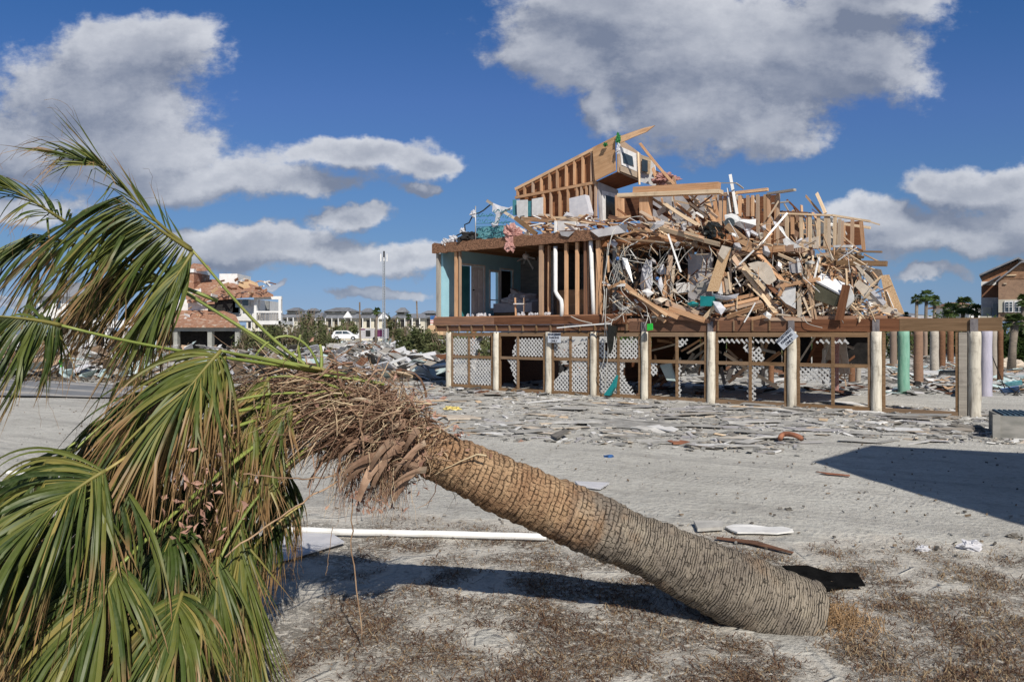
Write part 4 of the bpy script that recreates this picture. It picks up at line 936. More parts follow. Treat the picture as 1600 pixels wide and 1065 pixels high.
# header beam and orange column of the right wing
def beamobj(nm, x1, y1, x2, y2, hpx, v1, v2, mt, th=.12, w_=None):
    a = PL(x1, y1, v1); b = PL(x2, y2, v2); d0 = (Wd(*((a+b)/2)[:2], 0)).y
    return barobj(nm, a, b, th, hpx*d0/F, M[mt], house, up=(0, 0, 1))
beamobj('header_beam', 991, 299, 1124, 291.5, 13, 1.2, 1.2, 'stud', .2)
beamobj('header_beam', 968, 306, 1127, 299.5, 6, 1.0, 1.0, 'pale', .3)
beamobj('column', 1009.5, 345, 1009.5, 303, 15, 1.1, 1.1, 'stud', .3).rotation_mode = 'QUATERNION'
beamobj('column', 969, 345, 968, 305, 8, 2.2, 2.2, 'stud', .25)
for (x, y, x2, y2) in ((1126,304,1200,296),(1126,303,1145,306)): beamobj('top_plate', x, y, x2, y2, 4.5, 2.3, 2.3, 'lumber')
beamobj('top_plate', 1200, 303, 1242, 296.5, 3.5, 2.3, 2.0, 'grey')
for x, y0, y1, w_ in ((1126,305,372,3),(1133,305,345,3),(1142,305,345,2.5),(1156.5,305,338,3),(1168.5,305,338,2.5),(1176,305,338,2),(1184,304,372,3),(1196,304,385,4),(1201,303,385,3.5),(1216,303,380,3),(1213,305,380,2),
                      (1104,310,362,5),(1118,305,360,3)):
    beamobj('stud', x+random.uniform(-1, 1), y1, x, y0, w_, 2.3, 2.3, 'stud' if x % 2 else 'lumber', .09).location
beamobj('wall_plate', 1150, 340, 1182, 346, 4, 2.2, 2.2, 'brown'); beamobj('wall_plate', 1218, 331, 1262, 333, 3, 2.4, 2.4, 'brown')
beamobj('top_plate', 1218, 333.5, 1300, 336.5, 2.6, 2.2, 2.2, 'pale'); beamobj('top_plate', 1300, 336.5, 1360, 346, 3, 2.2, 2.5, 'pale'); beamobj('top_plate', 1356, 345.5, 1374, 351, 2, 2.5, 2.5, 'pale')
beamobj('top_plate', 1318, 350, 1360, 356, 4, 3.2, 3.2, 'pale')
for x, y0, y1, w_ in ((1230,335,388,5),(1238,335,366,2.2),(1252,335,388,2.6),(1265.5,336,388,3.6),(1262.5,336,388,1.5),(1279,336,388,2.4),(1290.5,338,390,2.6),(1294.5,338,395,2.4),(1305,338,398,2.4),(1312,342,400,3.5),(1316,345,400,2),(1332,342,390,1.8),(1345.5,346,391,2.2),(1318,352,398,1.5)):
    beamobj('stud', x+random.uniform(-1.2, 1.2) + (4 if x == 1345.5 else 0), y1, x, y0, w_, 2.2, 2.2, 'pale' if w_ > 2.2 else 'stud', .09)
beamobj('wall_plate', 1242, 389.5, 1292, 386, 3, 1.9, 1.9, 'lumber'); beamobj('wall_plate', 1292, 392, 1378, 393.5, 2.6, 1.6, 1.6, 'frame')
beamobj('header_beam', 1292, 410, 1386, 412, 8, 1.0, 1.0, 'frame', .14); beamobj('header_beam', 1292, 403, 1340, 398, 5, 1.2, 1.2, 'frame')
beamobj('header_beam', 1160, 389, 1226, 386, 5, .6, .6, 'lumber', .15); beamobj('header_beam', 1180, 395, 1226, 390, 5, .45, .45, 'stud', .1)
for x in (1300, 1308, 1318, 1326, 1334): beamobj('stud', x, 432, x+random.uniform(-1, 1), 399, 2.3, 1.5, 1.5, 'lumber', .06)

# ================================================================ LOOSE LUMBER AND WRECKAGE HEAPED ON THE HOUSE
HEAPL = 'splintered bare framing board lying in the heap on the raised deck of the wrecked house'
HEAPG = 'broken framing boards heaped on the deck'
def stick(x1, y1, x2, y2, wpx, v1, v2=None, mt='lumber', th=.04, name='broken_board', label=None, cat='board', group=None, roll=None, jag=.03):
    v2 = v1 if v2 is None else v2
    a = P(x1, y1, v1); b = P(x2, y2, v2); dm = (a.y+b.y)/2
    x = (b-a).normalized(); view = ((a+b)/2-Vector((0, 0, H))).normalized()
    y = x.cross(view).normalized()
    if roll is None: roll = random.uniform(-.5, .5)
    y = Matrix.Rotation(roll, 3, x) @ y
    o = barobj(name, a, b, wpx*dm/F/max(.5, abs(math.cos(roll))), th, M[mt], None, up=x.cross(y), jag=jag)
    tag(o, label or HEAPL, cat, group if label else HEAPG)
    return o
S = [ # traced from the picture: x1,y1,x2,y2,width px,v1,v2,material
(1145,400,1213,490,6,.1,.1,'pale'),(1153,400,1218,488,4,.25,.2,'lumber'),(1146,402,1158,420,7,.0,.0,'stud'),(1168,443,1192,466,2,.0,0,'pale'),(1182,394,1224,440,6,.35,.3,'stud'),(1200,445,1218,462,6,.2,.2,'brown'),
(1216,460,1242,490,5,.1,.1,'stud'),(1218,461,1231,435,5,-.05,-.05,'stud'),(1220,447,1281,436,6,-.05,.0,'stud'),(1214,452,1226,440,9,.3,.3,'stud'),(1216,397,1245,410,4,.4,.4,'pale'),(1232,410,1215,421,3,.5,.5,'pale'),
(1150,372,1175,386,8,.5,.7,'lumber'),(1135,352,1178,388,9,.8,.6,'lumber'),(1188,350,1206,368,5,1.2,1.2,'stud'),(1104,310,1119,355,7,1.8,1.6,'lumber'),(1115,308,1123,345,5,2.1,2.1,'stud'),(1123,350,1133,380,4,1.5,1.5,'lumber'),
(1130,470,1178,460,5,.0,.05,'stud'),(1133,478,1186,466,5,-.02,.0,'stud'),(1138,484,1190,471,5,-.03,.0,'stud'),(1136,495,1193,477,6,-.05,-.05,'stud'),(1100,498,1116,480,6,-.05,-.05,'pale'),(1175,498,1215,490,4,-.05,0,'stud'),(1195,499,1268,500,5,-.04,-.04,'stud'),
(1127,412,1132,456,4,.1,.1,'stud'),(1137,424,1141,455,2.5,.0,.0,'pale'),(1128,425,1136,430,5,.0,0,'stud'),(1141,395,1142,458,2,.2,.2,'pale'),
(1048,400,1040,465,7,.3,.3,'stud'),(1043,430,1038,466,8,.2,.2,'stud'),(1053,415,1048,468,4,.2,.2,'pale'),(1083,390,1084,440,4,1.0,1.0,'stud'),(1092,392,1094,445,6,1.1,1.1,'stud'),(1100,392,1102,430,5,1.3,1.3,'lumber'),
(978,446,1030,492,6,-.1,-.25,'stud'),(985,455,1042,492,5,-.2,-.3,'lumber'),(965,452,1020,488,8,.0,-.1,'brown'),(1005,470,1060,496,7,-.2,-.25,'stud'),(1040,473,1092,490,8,-.1,-.15,'stud'),(1045,482,1100,500,8,-.15,-.2,'stud'),(1060,496,1110,502,5,-.15,-.1,'brown'),(1020,488,1040,503,5,-.2,-.2,'stud'),(1090,490,1040,470,4,.05,.05,'lumber'),
(933,390,938,490,4,-.05,.0,'stud'),(941,400,937,470,3,.2,.2,'stud'),(967,385,965,405,4,.2,.2,'lumber'),(950,400,951,425,3,.2,.2,'lumber'),(975,440,950,450,5,-.1,-.1,'stud'),
(1000,330,1090,385,5,.9,.6,'lumber'),(1015,352,1125,382,6,.3,.2,'pale'),(975,350,1042,358,6,.4,.4,'brown'),(1016,320,1055,345,5,1.4,1.2,'brown'),(1020,340,1045,352,4,.9,.8,'stud'),(1038,318,1093,353,5,1.0,.7,'pale'),(1070,305,1100,345,6,1.6,1.4,'brown'),(1080,305,1093,320,3,1.5,1.5,'pale'),
(1019,310,1040,324,4,1.3,1.3,'lumber'),(1025,345,1060,352,3,.6,.6,'pale'),(950,340,980,344,3,.2,.2,'brown'),(965,350,1010,362,3,.0,.0,'frame'),(960,372,1050,380,3,-.05,.0,'frame'),(1045,358,1100,372,4,.3,.2,'stud'),
(1000,224,1054,289,4,3.6,3.2,'stud'),(1020,262,1031,292,5,3.9,3.9,'stud'),(1052,276,1056,290,3,3.9,3.9,'lumber'),(991,233,994,262,2,3.,3.,'pale'),(997,238,999,288,2.5,2.9,2.9,'pale'),(1022,270,1045,280,8,4.2,4.2,'brown'),(1040,284,1056,290,4,3.9,3.9,'stud'),
(1259,306,1283,334,3,2.4,2.4,'lumber'),(1276,302,1290,334,5,2.3,2.3,'pale'),(1126,286,1150,286,1.6,2.0,2.0,'grey'),(1150,286,1162,295,1.6,2.0,2.4,'grey'),(1205,318,1232,315,2,2.8,2.8,'grey'),(1225,318,1232,330,2,2.8,2.8,'grey'),(1200,340,1216,315,2.5,2.2,2.2,'pale'),(1160,312,1165,338,2.5,2.6,2.6,'lumber'),
(1300,350,1312,388,5,2.6,2.4,'pale'),(1290,380,1300,350,4,2.5,2.5,'white'),(1318,370,1345,392,2,2.,2.,'lumber'),(1320,378,1338,392,2,1.9,1.9,'brown'),(1350,397,1376,410,2,1.4,1.2,'lumber'),(1300,395,1350,402,4,1.2,1.2,'frame'),(1290,420,1340,417,4,1.0,1.0,'stud'),
(1322,420,1323,448,2.5,.5,.5,'pale'),(1260,398,1259,440,2.4,.5,.5,'pale'),(1270,400,1266,438,2.2,.4,.4,'pale'),(1262,410,1276,500,2.6,.0,.0,'lumber'),(1248,447,1268,495,3.5,.1,.0,'pale'),(1262,440,1270,497,2.4,.0,.0,'lumber'),(1276,455,1268,480,2,.1,.1,'pale'),(1255,490,1270,478,2.2,-.05,0,'pale'),
(1358,449,1377,432,3,.2,.2,'pale'),(1345,472,1372,447,3,.1,.1,'pale'),(1322,470,1350,498,4,.0,.0,'pale'),(1330,473,1392,492,2.2,.2,.1,'pale'),(1335,480,1365,488,2,.1,.1,'lumber'),(1340,497,1372,484,3,.0,.0,'pale'),(1350,499,1378,487,2.2,.0,.0,'lumber'),(1370,478,1380,497,2.5,.1,.1,'stud'),(1325,465,1370,480,2,.3,.3,'lumber'),
(870,344,905,345,5,1.0,1.0,'pale'),(905,345,966,352,4,.9,.8,'pale'),(815,342,868,345,6,1.1,1.1,'lumber'),(832,337,868,341,2,1.3,1.3,'brown'),(901,343,966,352,2.5,.7,.6,'stud'),(815,350,865,352,3,.9,.9,'brown'),(950,345,985,338,3,.4,.4,'lumber'),(965,327,982,339,2.6,.8,.8,'brown'),(952,337,978,343,3,.6,.5,'brown'),
]
for s in S: stick(*s[:5], s[5], s[6], s[7])
rnd = random.Random(21)
def inpoly(x, y, pl):
    c = False; n = len(pl)
    for i in range(n):
        (x1, y1), (x2, y2) = pl[i], pl[(i+1) % n]
        if (y1 > y) != (y2 > y) and x < (x2-x1)*(y-y1)/(y2-y1)+x1: c = not c
    return c
FILL = []
def fill(poly_, n, vr, lr, wr, mats, angs):
    xs = [p[0] for p in poly_]; ys = [p[1] for p in poly_]; done = 0
    while done < n:
        x = rnd.uniform(min(xs), max(xs)); y = rnd.uniform(min(ys), max(ys))
        if not inpoly(x, y, poly_): continue
        a = R(rnd.choice(angs)+rnd.gauss(0, 12)); l = rnd.uniform(*lr)/2; dx, dy = math.cos(a)*l, math.sin(a)*l
        if not (inpoly(x+dx, y+dy, poly_) and inpoly(x-dx, y-dy, poly_)): continue
        v = rnd.uniform(*vr); FILL.append((x-dx, y-dy, x+dx, y+dy, rnd.uniform(*wr), v, v+rnd.uniform(-.3, .3), rnd.choice(mats))); done += 1
WD = ['lumber', 'stud', 'pale', 'pale', 'lumber', 'stud', 'grey', 'brown', 'pale', 'white']
fill([(960,345),(1090,345),(1125,380),(1120,395),(965,385)], 42, (.1, 1.6), (15, 55), (1.2, 4), WD, (15, 20, -12, 5, 45))
fill([(1020,303),(1120,303),(1122,350),(1085,352),(1020,345)], 26, (1.0, 2.4), (14, 40), (1.5, 4.5), WD, (40, 60, 80, -40, 30))
fill([(960,470),(1110,470),(1200,480),(1390,485),(1398,500),(950,502)], 60, (.0, .7), (12, 45), (1.4, 4.5), WD, (5, -15, 25, 10, -40))
fill([(1140,395),(1230,395),(1330,400),(1390,470),(1390,498),(1140,498)], 62, (.6, 1.9), (14, 50), (1.4, 4.5), WD, (50, -50, 20, -20, 85, 60))
fill([(1230,395),(1330,395),(1345,440),(1290,500),(1235,500)], 24, (.2, 1.4), (18, 55), (1.4, 3.2), WD, (85, 95, 75, 60, 15))
fill([(1150,372),(1300,376),(1380,395),(1375,402),(1150,396)], 22, (.5, 2.0), (12, 45), (1.4, 4), WD, (0, 5, -8, 20))
fill([(1120,305),(1215,305),(1300,340),(1315,388),(1130,376)], 26, (2.4, 3.4), (14, 45), (1.4, 4), ['brown', 'stud', 'lumber', 'grey'], (88, 92, 80, 60, -50))
fill([(935,380),(1100,385),(1100,470),(940,470)], 34, (.5, 2.2), (14, 50), (1.4, 4.5), ['brown', 'stud', 'grey', 'lumber', 'brown'], (88, 75, 100, 40, -50))
fill([(812,338),(935,338),(960,352),(930,362),(815,366)], 20, (.3, 1.4), (14, 50), (1.4, 3.4), WD, (2, 6, -10, 25))
FILL.sort(key=lambda f: -math.hypot(f[2]-f[0], f[3]-f[1])*f[4]); NI = 292-len(S)
for f in FILL[:NI]: stick(*f[:5], f[5], f[6], f[7], jag=.02)
mb = MB(); ms = ['lumber', 'stud', 'pale', 'brown', 'grey', 'white', 'tan']; idx = []
def chip(f):
    a = P(f[0], f[1], f[5]); b = P(f[2], f[3], f[6]); dm = (a.y+b.y)/2; mb.bar(a, b, f[4]*dm/F, .035, up=(rnd.gauss(0, .4), -1, rnd.gauss(0, .4)), jag=.03); idx.extend([ms.index(f[7]) if f[7] in ms else 0]*6)
for f in FILL[NI:]: chip(f)
REST = [([(950,340),(1110,340),(1125,392),(955,392)], 170, (.3, 1.7), (15, 5, -10, 60)), ([(945,440),(1110,470),(1250,470),(1400,480),(1405,499),(945,503)], 260, (-.1, .9), (5, -15, 25, 60)), ([(1135,392),(1345,396),(1395,470),(1395,498),(1135,498)], 300, (.5, 2.0), (50, -50, 85, 10)),
        ([(1120,300),(1300,336),(1345,392),(1125,392)], 90, (2.6, 3.4), (88, 10, 60)), ([(812,336),(940,336),(960,352),(930,364),(812,368)], 70, (.2, 1.3), (3, -10, 20)), ([(940,375),(1105,380),(1105,470),(940,480)], 90, (.4, 2.2), (80, 50, -50))]
REST.append(([(955,350),(1120,350),(1215,350),(1345,396),(1395,470),(1400,499),(955,500)], 330, (-.15, 1.2), (50, -50, 85, 10, -20)))
for qi, (pl, n, vr, an) in enumerate(REST):
    xs = [p[0] for p in pl]; ys = [p[1] for p in pl]; k = 0
    while k < n:
        x = rnd.uniform(min(xs), max(xs)); y = rnd.uniform(min(ys), max(ys))
        if not inpoly(x, y, pl): continue
        a = R(rnd.choice(an)+rnd.gauss(0, 15)); l = rnd.uniform(2, 9) if qi < 6 else rnd.uniform(5, 17); v = rnd.uniform(*vr); k += 1
        chip((x-math.cos(a)*l, y-math.sin(a)*l, x+math.cos(a)*l, y+math.sin(a)*l, rnd.choice((rnd.uniform(.6, 1.6), rnd.uniform(1.5, 4.5))) if qi < 6 else rnd.uniform(.35, 1.0), v, v+rnd.uniform(-.15, .15), rnd.choice(('lumber', 'stud', 'pale', 'brown', 'pale', 'grey', 'white', 'tan'))))
sp_ = mb.build('wood_splinters', [M[m_] for m_ in ms]); sp_.data.polygons.foreach_set('material_index', idx)
tag(sp_, 'countless wood splinters and short offcuts all through the heap', 'splinters', kind='stuff')
# sheets, panels and furniture in the heap: each one different
def sheet(pl, v, mt, name, label, cat, th=.02, dv=None):
    pts = [P(x, y, v+(dv[i] if dv else 0)) for i, (x, y) in enumerate(pl)]
    return tag(plate(name, pts, th, M[mt]), label, cat)
sheet([(1104,455),(1128,384),(1142,388),(1122,455)], -.1, 'osb', 'strand_board', 'long tan strand board standing aslant between the dark opening and the teal bin', 'board', .03)
sheet([(1122,397),(1128,383),(1142,387),(1131,406)], -.16, 'tan', 'drywall_piece', 'beige scrap stuck over the top of the long slanting strand board', 'drywall')
sheet([(1168,412),(1184,408),(1197,410),(1205,418),(1213,437),(1202,445),(1196,443)], -.05, 'tan', 'drywall_sheet', 'big pinkish tan drywall sheet leaning in the middle of the heap', 'drywall', .03)
sheet([(1160,416),(1166,414),(1196,449),(1194,455)], -.02, 'pale', 'wood_panel', 'pale narrow panel leaning just left of the pinkish tan drywall', 'panel')
sheet([(1217,450),(1243,448),(1243,482),(1228,474),(1216,462)], .0, 'white', 'bathtub_sheet', 'white ribbed panel hanging right of the crossed boards in the heap', 'panel')
sheet([(1120,432),(1126,430),(1129,460),(1122,458)], .0, 'white', 'plaster_strip', 'narrow white panel behind the foot of the slanting strand board', 'panel')
sheet([(1130,433),(1137,436),(1140,459),(1130,461)], .15, 'tan', 'drywall_piece', 'cream drywall remnant just right of the slanting strand board', 'drywall')
sheet([(1245,456),(1251,460),(1254,497),(1246,495)], -.03, 'tan', 'foam_strip', 'tan curved strip standing left of the thin upright battens', 'board')
sheet([(1055,345),(1055,325),(1073,307),(1088,322),(1090,345)], 2.2, 'siding', 'gable_wall_piece', 'grey gable-shaped wall piece under the header beam', 'wall panel', .05)
sheet([(1073,328),(1083,325),(1089,333),(1088,342),(1070,341)], 2.0, 'white', 'arched_fanlight', 'white arched window leaning on the grey gable piece', 'window')
sheet([(1025,330),(1040,320),(1040,330),(1029,338)], 1.2, 'tan', 'drywall_piece', 'small grey-tan square scrap left of the gable-shaped wall piece', 'drywall')
sheet([(1108,300),(1103,310),(1100,345),(1108,345)], 2.3, 'greywall', 'wall_strip', 'dark grey wall strip right of the gable-shaped piece', 'wall panel')
# white torn bathroom sheet with round hole
def torn(name, label, cat, pl, v, mt, amp=.08, th=.012):
    pts = [P(x, y, v+random.uniform(-amp, amp)) for x, y in pl]; c = sum(pts, Vector())/len(pts)+N*(-amp)
    mb = MB(); n = len(pts); mb.v = [tuple(p) for p in pts]+[tuple(c)]+[tuple(p+N*th) for p in pts]+[tuple(c+N*th)]
    for i in range(n):
        j = (i+1) % n; mb.f += [(i, j, n), (n+1+j, n+1+i, 2*n+1), (i, n+1+i, n+1+j, j)]
    return tag(mb.build(name, M[mt], origin=pts[0]), label, cat)
torn('bathtub_surround', 'torn white bathroom panel with a round hole, below the bare studs', 'panel', [(1132,336),(1143,333),(1152,336),(1158,342),(1170,343),(1181,342),(1181,352),(1172,358),(1158,356),(1150,352),(1135,353)], 1.1, 'pvc')
tag(MB().tube([P(1140, 348, .98), P(1140, 348, .9)], .14, 20).build('round_vent', M['glass'], smooth=False), 'round dark vent hole in the torn white bathroom panel', 'vent')
torn('plastic_sheet', 'crumpled white plastic sheet trailing below the torn bathroom panel', 'plastic sheet', [(1158,356),(1173,358),(1186,366),(1187,370),(1178,369),(1168,362)], .9, 'cloth')
torn('plastic_sheet', 'white rag hanging off the long brown plank under the bathroom panel', 'rag', [(1163,358),(1167,372),(1171,372),(1172,362),(1170,358)], .85, 'cloth')
stick(1186, 384, 1230, 333, 3, .3, .9, 'pvc', .05, 'pvc_pipe', 'white pipe crossing the wreckage diagonally, its upper end by the bare studs', 'pipe', roll=0, jag=0)
stick(1155, 413, 1178, 391, 2.5, -.1, -.1, 'pvc', .04, 'pvc_pipe', 'white pipe just below the longer diagonal one, pointing at the tan drywall', 'pipe', roll=0, jag=0)
stick(1141, 273, 1152, 335, 4.5, 2.2, 2.2, 'pvc', .09, 'vent_pipe', 'tall white vent pipe sticking up above the header beam', 'pipe', roll=0, jag=0)
stick(1137, 294, 1142, 332, 2.4, 2.25, 2.25, 'pvc', .05, 'vent_pipe', 'thin short white pipe standing left of the tall vent pipe', 'pipe', roll=0, jag=0)
stick(1044, 366, 1064, 425, 2.8, -.1, -.15, 'pvc', .05, 'pvc_pipe', 'white pipe dangling from the broken floor edge among cables', 'pipe', roll=0, jag=0)
stick(1280, 402, 1272, 437, 3, .1, .1, 'pvc', .05, 'pvc_pipe', 'white pipe standing above the upturned white freezer', 'pipe', roll=0, jag=0)
stick(1163, 503, 1180, 473, 2, -.2, -.2, 'white', .02, 'trim_strip', 'white trim strip leaning on the stacked planks', 'trim', roll=0, jag=.01)
stick(1149, 434, 1157, 447, 2, -.05, -.05, 'white', .02, 'trim_strip', 'short white trim strip left of the long leaning pale boards', 'trim', roll=0, jag=.01)
stick(870, 512, 955, 505, 2, -.35, -.3, 'white', .03, 'trim_strip', 'long pale trim strip lying over the rim board below the hanging cables', 'trim', roll=0, jag=.01)
torn('bent_fascia', 'bent white fascia board drooping below the bare stud wall', 'fascia', [(1216,352),(1222,355),(1228,368),(1236,376),(1252,386),(1240,388),(1225,382),(1223,374),(1228,372),(1218,358)], .6, 'white', .02, .03)
torn('plastic_sheet', 'white cloth caught beside the foot of the bare studs', 'cloth', [(1208,345),(1213,347),(1214,356),(1209,352)], 1.2, 'cloth')
torn('plastic_sheet', 'grey-white torn sheet right of the drooping fascia board', 'plastic sheet', [(1240,380),(1252,371),(1254,374),(1246,384)], .7, 'cloth')
sheet([(1255,374),(1263,370),(1263,388),(1256,388)], 1.6, 'siding', 'wall_panel', 'pale panel behind the third bare stud, above the drooping fascia', 'wall panel'); sheet([(1268,372),(1279,369),(1279,388),(1270,388)], 1.7, 'tan', 'wall_panel', 'tan panel behind the bare studs, right of the pale one', 'wall panel')
# black rubbish bag
def blob(name, c, r, mt, label, cat, amp=.35, sub=3, sc_=(1, 1, 1), seed=0):
    mb = MB(); n, m2 = (26, 40) if mt == 'pink' else (12, 18) if r < .15 else (16, 26)
    for i in range(n+1):
        th = math.pi*i/n
        for j in range(m2):
            ph = 2*math.pi*j/m2; dv = Vector((math.sin(th)*math.cos(ph), math.sin(th)*math.sin(ph), math.cos(th)))
            rr = r*(1+amp*noise.noise(dv*1.8+Vector((seed, 0, 0)))+amp*.5*noise.noise(dv*5+Vector((seed, 9, 0)))+(.30*noise.noise(dv*11) if mt == 'pink' else 0))
            mb.v.append((c[0]+dv.x*rr*sc_[0], c[1]+dv.y*rr*sc_[1], c[2]+dv.z*rr*sc_[2]))
    for i in range(n):
        for j in range(m2): j2 = (j+1) % m2; mb.f.append((i*m2+j, (i+1)*m2+j, (i+1)*m2+j2, i*m2+j2))
    return tag(mb.build(name, M[mt], smooth=False, origin=c), label, cat)
blob('rubbish_bag', P(1111, 362, .5), .30, 'black', 'shiny black rubbish bag wedged under the slanting boards', 'bag', .5, sc_=(1.1, 1, .8), seed=3)
blob('insulation', P(801, 364, -.05), .23, 'pink', 'pink insulation wad hanging over the weathered floor edge', 'insulation', .8, sc_=(1.1, .8, 1.0), seed=1)
blob('insulation', P(797, 380, -.2), .14, 'pink', 'small pink insulation tuft below the larger wad on the floor edge', 'insulation', .9, sc_=(1., .6, 1.5), seed=6)
blob('insulation', P(1040, 280, 4.0), .22, 'pink', 'pink insulation caught behind the broken gable at the roof peak', 'insulation', .9, sc_=(1.5, 1, .8), seed=8)
sheet([(871,345),(898,346),(900,359),(871,361)], .35, 'white', 'white_box', 'white box lid lying on the upper floor under the stud wall', 'box', .25)
sheet([(889,310),(914,304),(921,332),(919,341),(890,340)], 1.3, 'cloth', 'white_cabinet', 'white cabinet standing against the orange stud wall', 'cabinet', .25)
torn('paper_pile', 'crumpled white paper at the foot of the white cabinet', 'paper', [(880,338),(885,331),(892,333),(898,340),(890,343)], 1.1, 'cloth')
sheet([(900,350),(920,350),(917,356),(902,355)], .2, 'cloth', 'metal_tray', 'pale tray on the upper floor edge right of the white box lid', 'tray')
sheet([(922,360),(965,352),(980,350),(978,363),(935,370)], -.2, 'siding', 'bent_flashing', 'bent grey sheet folded over the floor edge', 'metal sheet', .02, [0,.1,0,.1,-.1]); sheet([(874,362),(898,361),(888,370),(877,368)], -.22, 'siding', 'metal_scrap', 'small grey scrap on the weathered floor edge', 'metal sheet')
sheet([(866,345),(869,345),(869,362),(866,364)], -.2, 'pvc', 'downpipe_stub', 'short white downpipe stub on top of the floor edge', 'pipe', .05)
for i in range(74):
    while True:
        x, y = rnd.uniform(955, 1400), rnd.uniform(335, 500)
        if inpoly(x, y, [(960,345),(1120,350),(1215,345),(1330,395),(1395,470),(1400,498),(960,500),(950,440)]): break
    a_ = rnd.uniform(0, 6.28); n = rnd.choice((4, 5, 6)); r_ = rnd.uniform(4, 12); el = rnd.uniform(.35, .9)
    pl = []
    for k in range(n):
        t_ = 6.283*k/n+rnd.gauss(0, .2); q_ = r_*rnd.uniform(.7, 1.15); px_, py_ = math.cos(t_)*q_, math.sin(t_)*q_*el; pl.append((x+px_*math.cos(a_)-py_*math.sin(a_), y+px_*math.sin(a_)+py_*math.cos(a_)))
    torn('torn_scrap', 'torn scrap of wallboard or sheeting caught among the boards of the heap', 'scrap', pl, rnd.uniform(-.1, 1.3), rnd.choice(('white', 'cloth', 'tan', 'siding', 'siding', 'shard', 'osb', 'cloth', 'dark', 'ply', 'shingle', 'pale')), .09, .012)['group'] = 'torn scraps through the heap'
# freezer and other big lumps at right
A_ = [P(1273,440,.0), P(1283,429,.35), P(1320,445,.25), P(1312,461,-.15)]
fz = empty('chest_freezer', P(1290,480,.2), 'upturned white chest freezer half hidden by a brown board', 'freezer')
def wkid(o, root): o.parent = root; o.location = Vector(o.location)-root.location; return o
wkid(plate('lid', A_[::-1], .05, M['fridge']), fz); wkid(plate('body', [P(1274,443,.0), P(1311,463,-.15), P(1306,479,-.1), P(1272,468,.05)], .4, M['olive']), fz)
wkid(plate('seal', [P(1284,431,.33), P(1296,436,.30), P(1295,438,.26), P(1283,433,.3)], .03, M['black']), fz); wkid(plate('seal', [P(1299,437,.28), P(1312,443,.25), P(1311,445,.2), P(1298,439,.26)], .03, M['black']), fz)
sheet([(1319,484),(1327,445),(1334,462),(1333,471)], -.1, 'white', 'triangular_board', 'white triangular board right of the brown board', 'panel', .05)
sheet([(1281,476),(1300,468),(1307,470),(1290,478)], .1, 'ply', 'plywood_piece', 'plywood scrap under the upturned freezer', 'plywood', .05)
sheet([(1304,500),(1316,444),(1328,446),(1317,500)], -.2, 'brown', 'brown_board', 'wide dark brown board standing in front of the upturned freezer', 'board', .05)
OSBP = [(1376,430),(1389,429),(1413,490),(1396,495),(1384,474)]
sheet(OSBP, .25, 'osb', 'strand_board', 'tall strand board leaning at the right end of the heap', 'board', .02)
sheet([(1334,445),(1342,437),(1362,452),(1388,478),(1410,491),(1392,496),(1372,485)], .1, 'tan', 'strand_board', 'tan and white board sloping down to the right end of the heap', 'board', .03)
sheet([(1360,456),(1366,453),(1385,472),(1380,477)], .06, 'cloth', 'white_skin', 'white skin on the sloping board at the right end', 'sheet')
sheet([(1340,415),(1376,421),(1379,430),(1370,443),(1355,428)], .6, 'shingle', 'roof_piece', 'brown shingled roof piece tilted above the sloping board', 'roof piece', .06)
sheet([(1336,415),(1341,415),(1369,443),(1363,449)], .5, 'tan', 'fascia_board', 'cream fascia along the tilted shingled roof piece', 'fascia', .06)
sheet([(1232,409),(1245,405),(1250,427),(1234,426)], .4, 'siding', 'louvred_cabinet', 'grey panelled cabinet door with a white edge, above the long horizontal board', 'cabinet door', .03); sheet([(1245,404),(1251,403),(1252,426),(1247,426)], .35, 'white', 'upright_board', 'white upright board right of the grey cabinet door', 'frame', .03)
bn = sheet([(1094,462),(1114,463),(1110,478),(1094,478)], -.2, 'tealplastic', 'teal_bin', 'teal plastic bin lying among planks left of the stacked boards', 'bin', .3)
torn('plastic_sheet', 'turquoise plastic scrap left of the teal bin', 'plastic sheet', [(1073,474),(1082,470),(1092,474),(1090,479),(1078,478)], -.2, 'tealplastic')
torn('plastic_sheet', 'white torn sheet draped over the teal bin', 'plastic sheet', [(1112,458),(1125,461),(1140,463),(1155,458),(1150,466),(1135,469),(1118,466)], -.1, 'cloth')
torn('plastic_sheet', 'grey crumpled plastic right of the teal bin', 'plastic sheet', [(1113,470),(1125,472),(1134,482),(1127,492),(1118,486)], -.2, 'cloth', .15)
torn('plastic_sheet', 'white scrap on the beam below the stacked planks', 'scrap', [(1192,490),(1198,486),(1206,492),(1203,499),(1196,494)], -.15, 'white')
torn('insulation_foil', 'grey foil-faced insulation sheet dangling from the cables', 'insulation sheet', [(972,402),(980,404),(986,425),(989,442),(982,432),(973,412)], -.1, 'metal', .08)
torn('insulation_foil', 'tattered white foil sheet hanging in the torn opening', 'insulation sheet', [(1003,420),(1010,405),(1018,408),(1020,440),(1016,456),(1008,452),(1004,458),(1000,445)], .3, 'cloth', .12)
torn('plastic_bag', 'white plastic bag hanging beside the blue cap', 'bag', [(1028,436),(1033,432),(1036,445),(1033,456),(1028,448)], .0, 'cloth', .08)
blob('blue_plastic_lump', P(1027, 435, -.05), .05, 'blueplastic', 'small blue plastic lump beside the hanging white plastic bag', 'cap', .1)
blob('blue_plastic_lump', P(965, 404, -.2), .055, 'blueplastic', 'small dark blue knob where the cables bunch together', 'cap', .1)
torn('drywall_piece', 'torn drywall piece on the drooping planks', 'drywall', [(1020,468),(1032,464),(1044,467),(1034,473),(1026,476)], -.2, 'tan', .1)
torn('drywall_piece', 'white debris heap behind the drooping planks', 'drywall', [(1002,455),(1012,450),(1022,458),(1012,464)], -.1, 'white', .1)
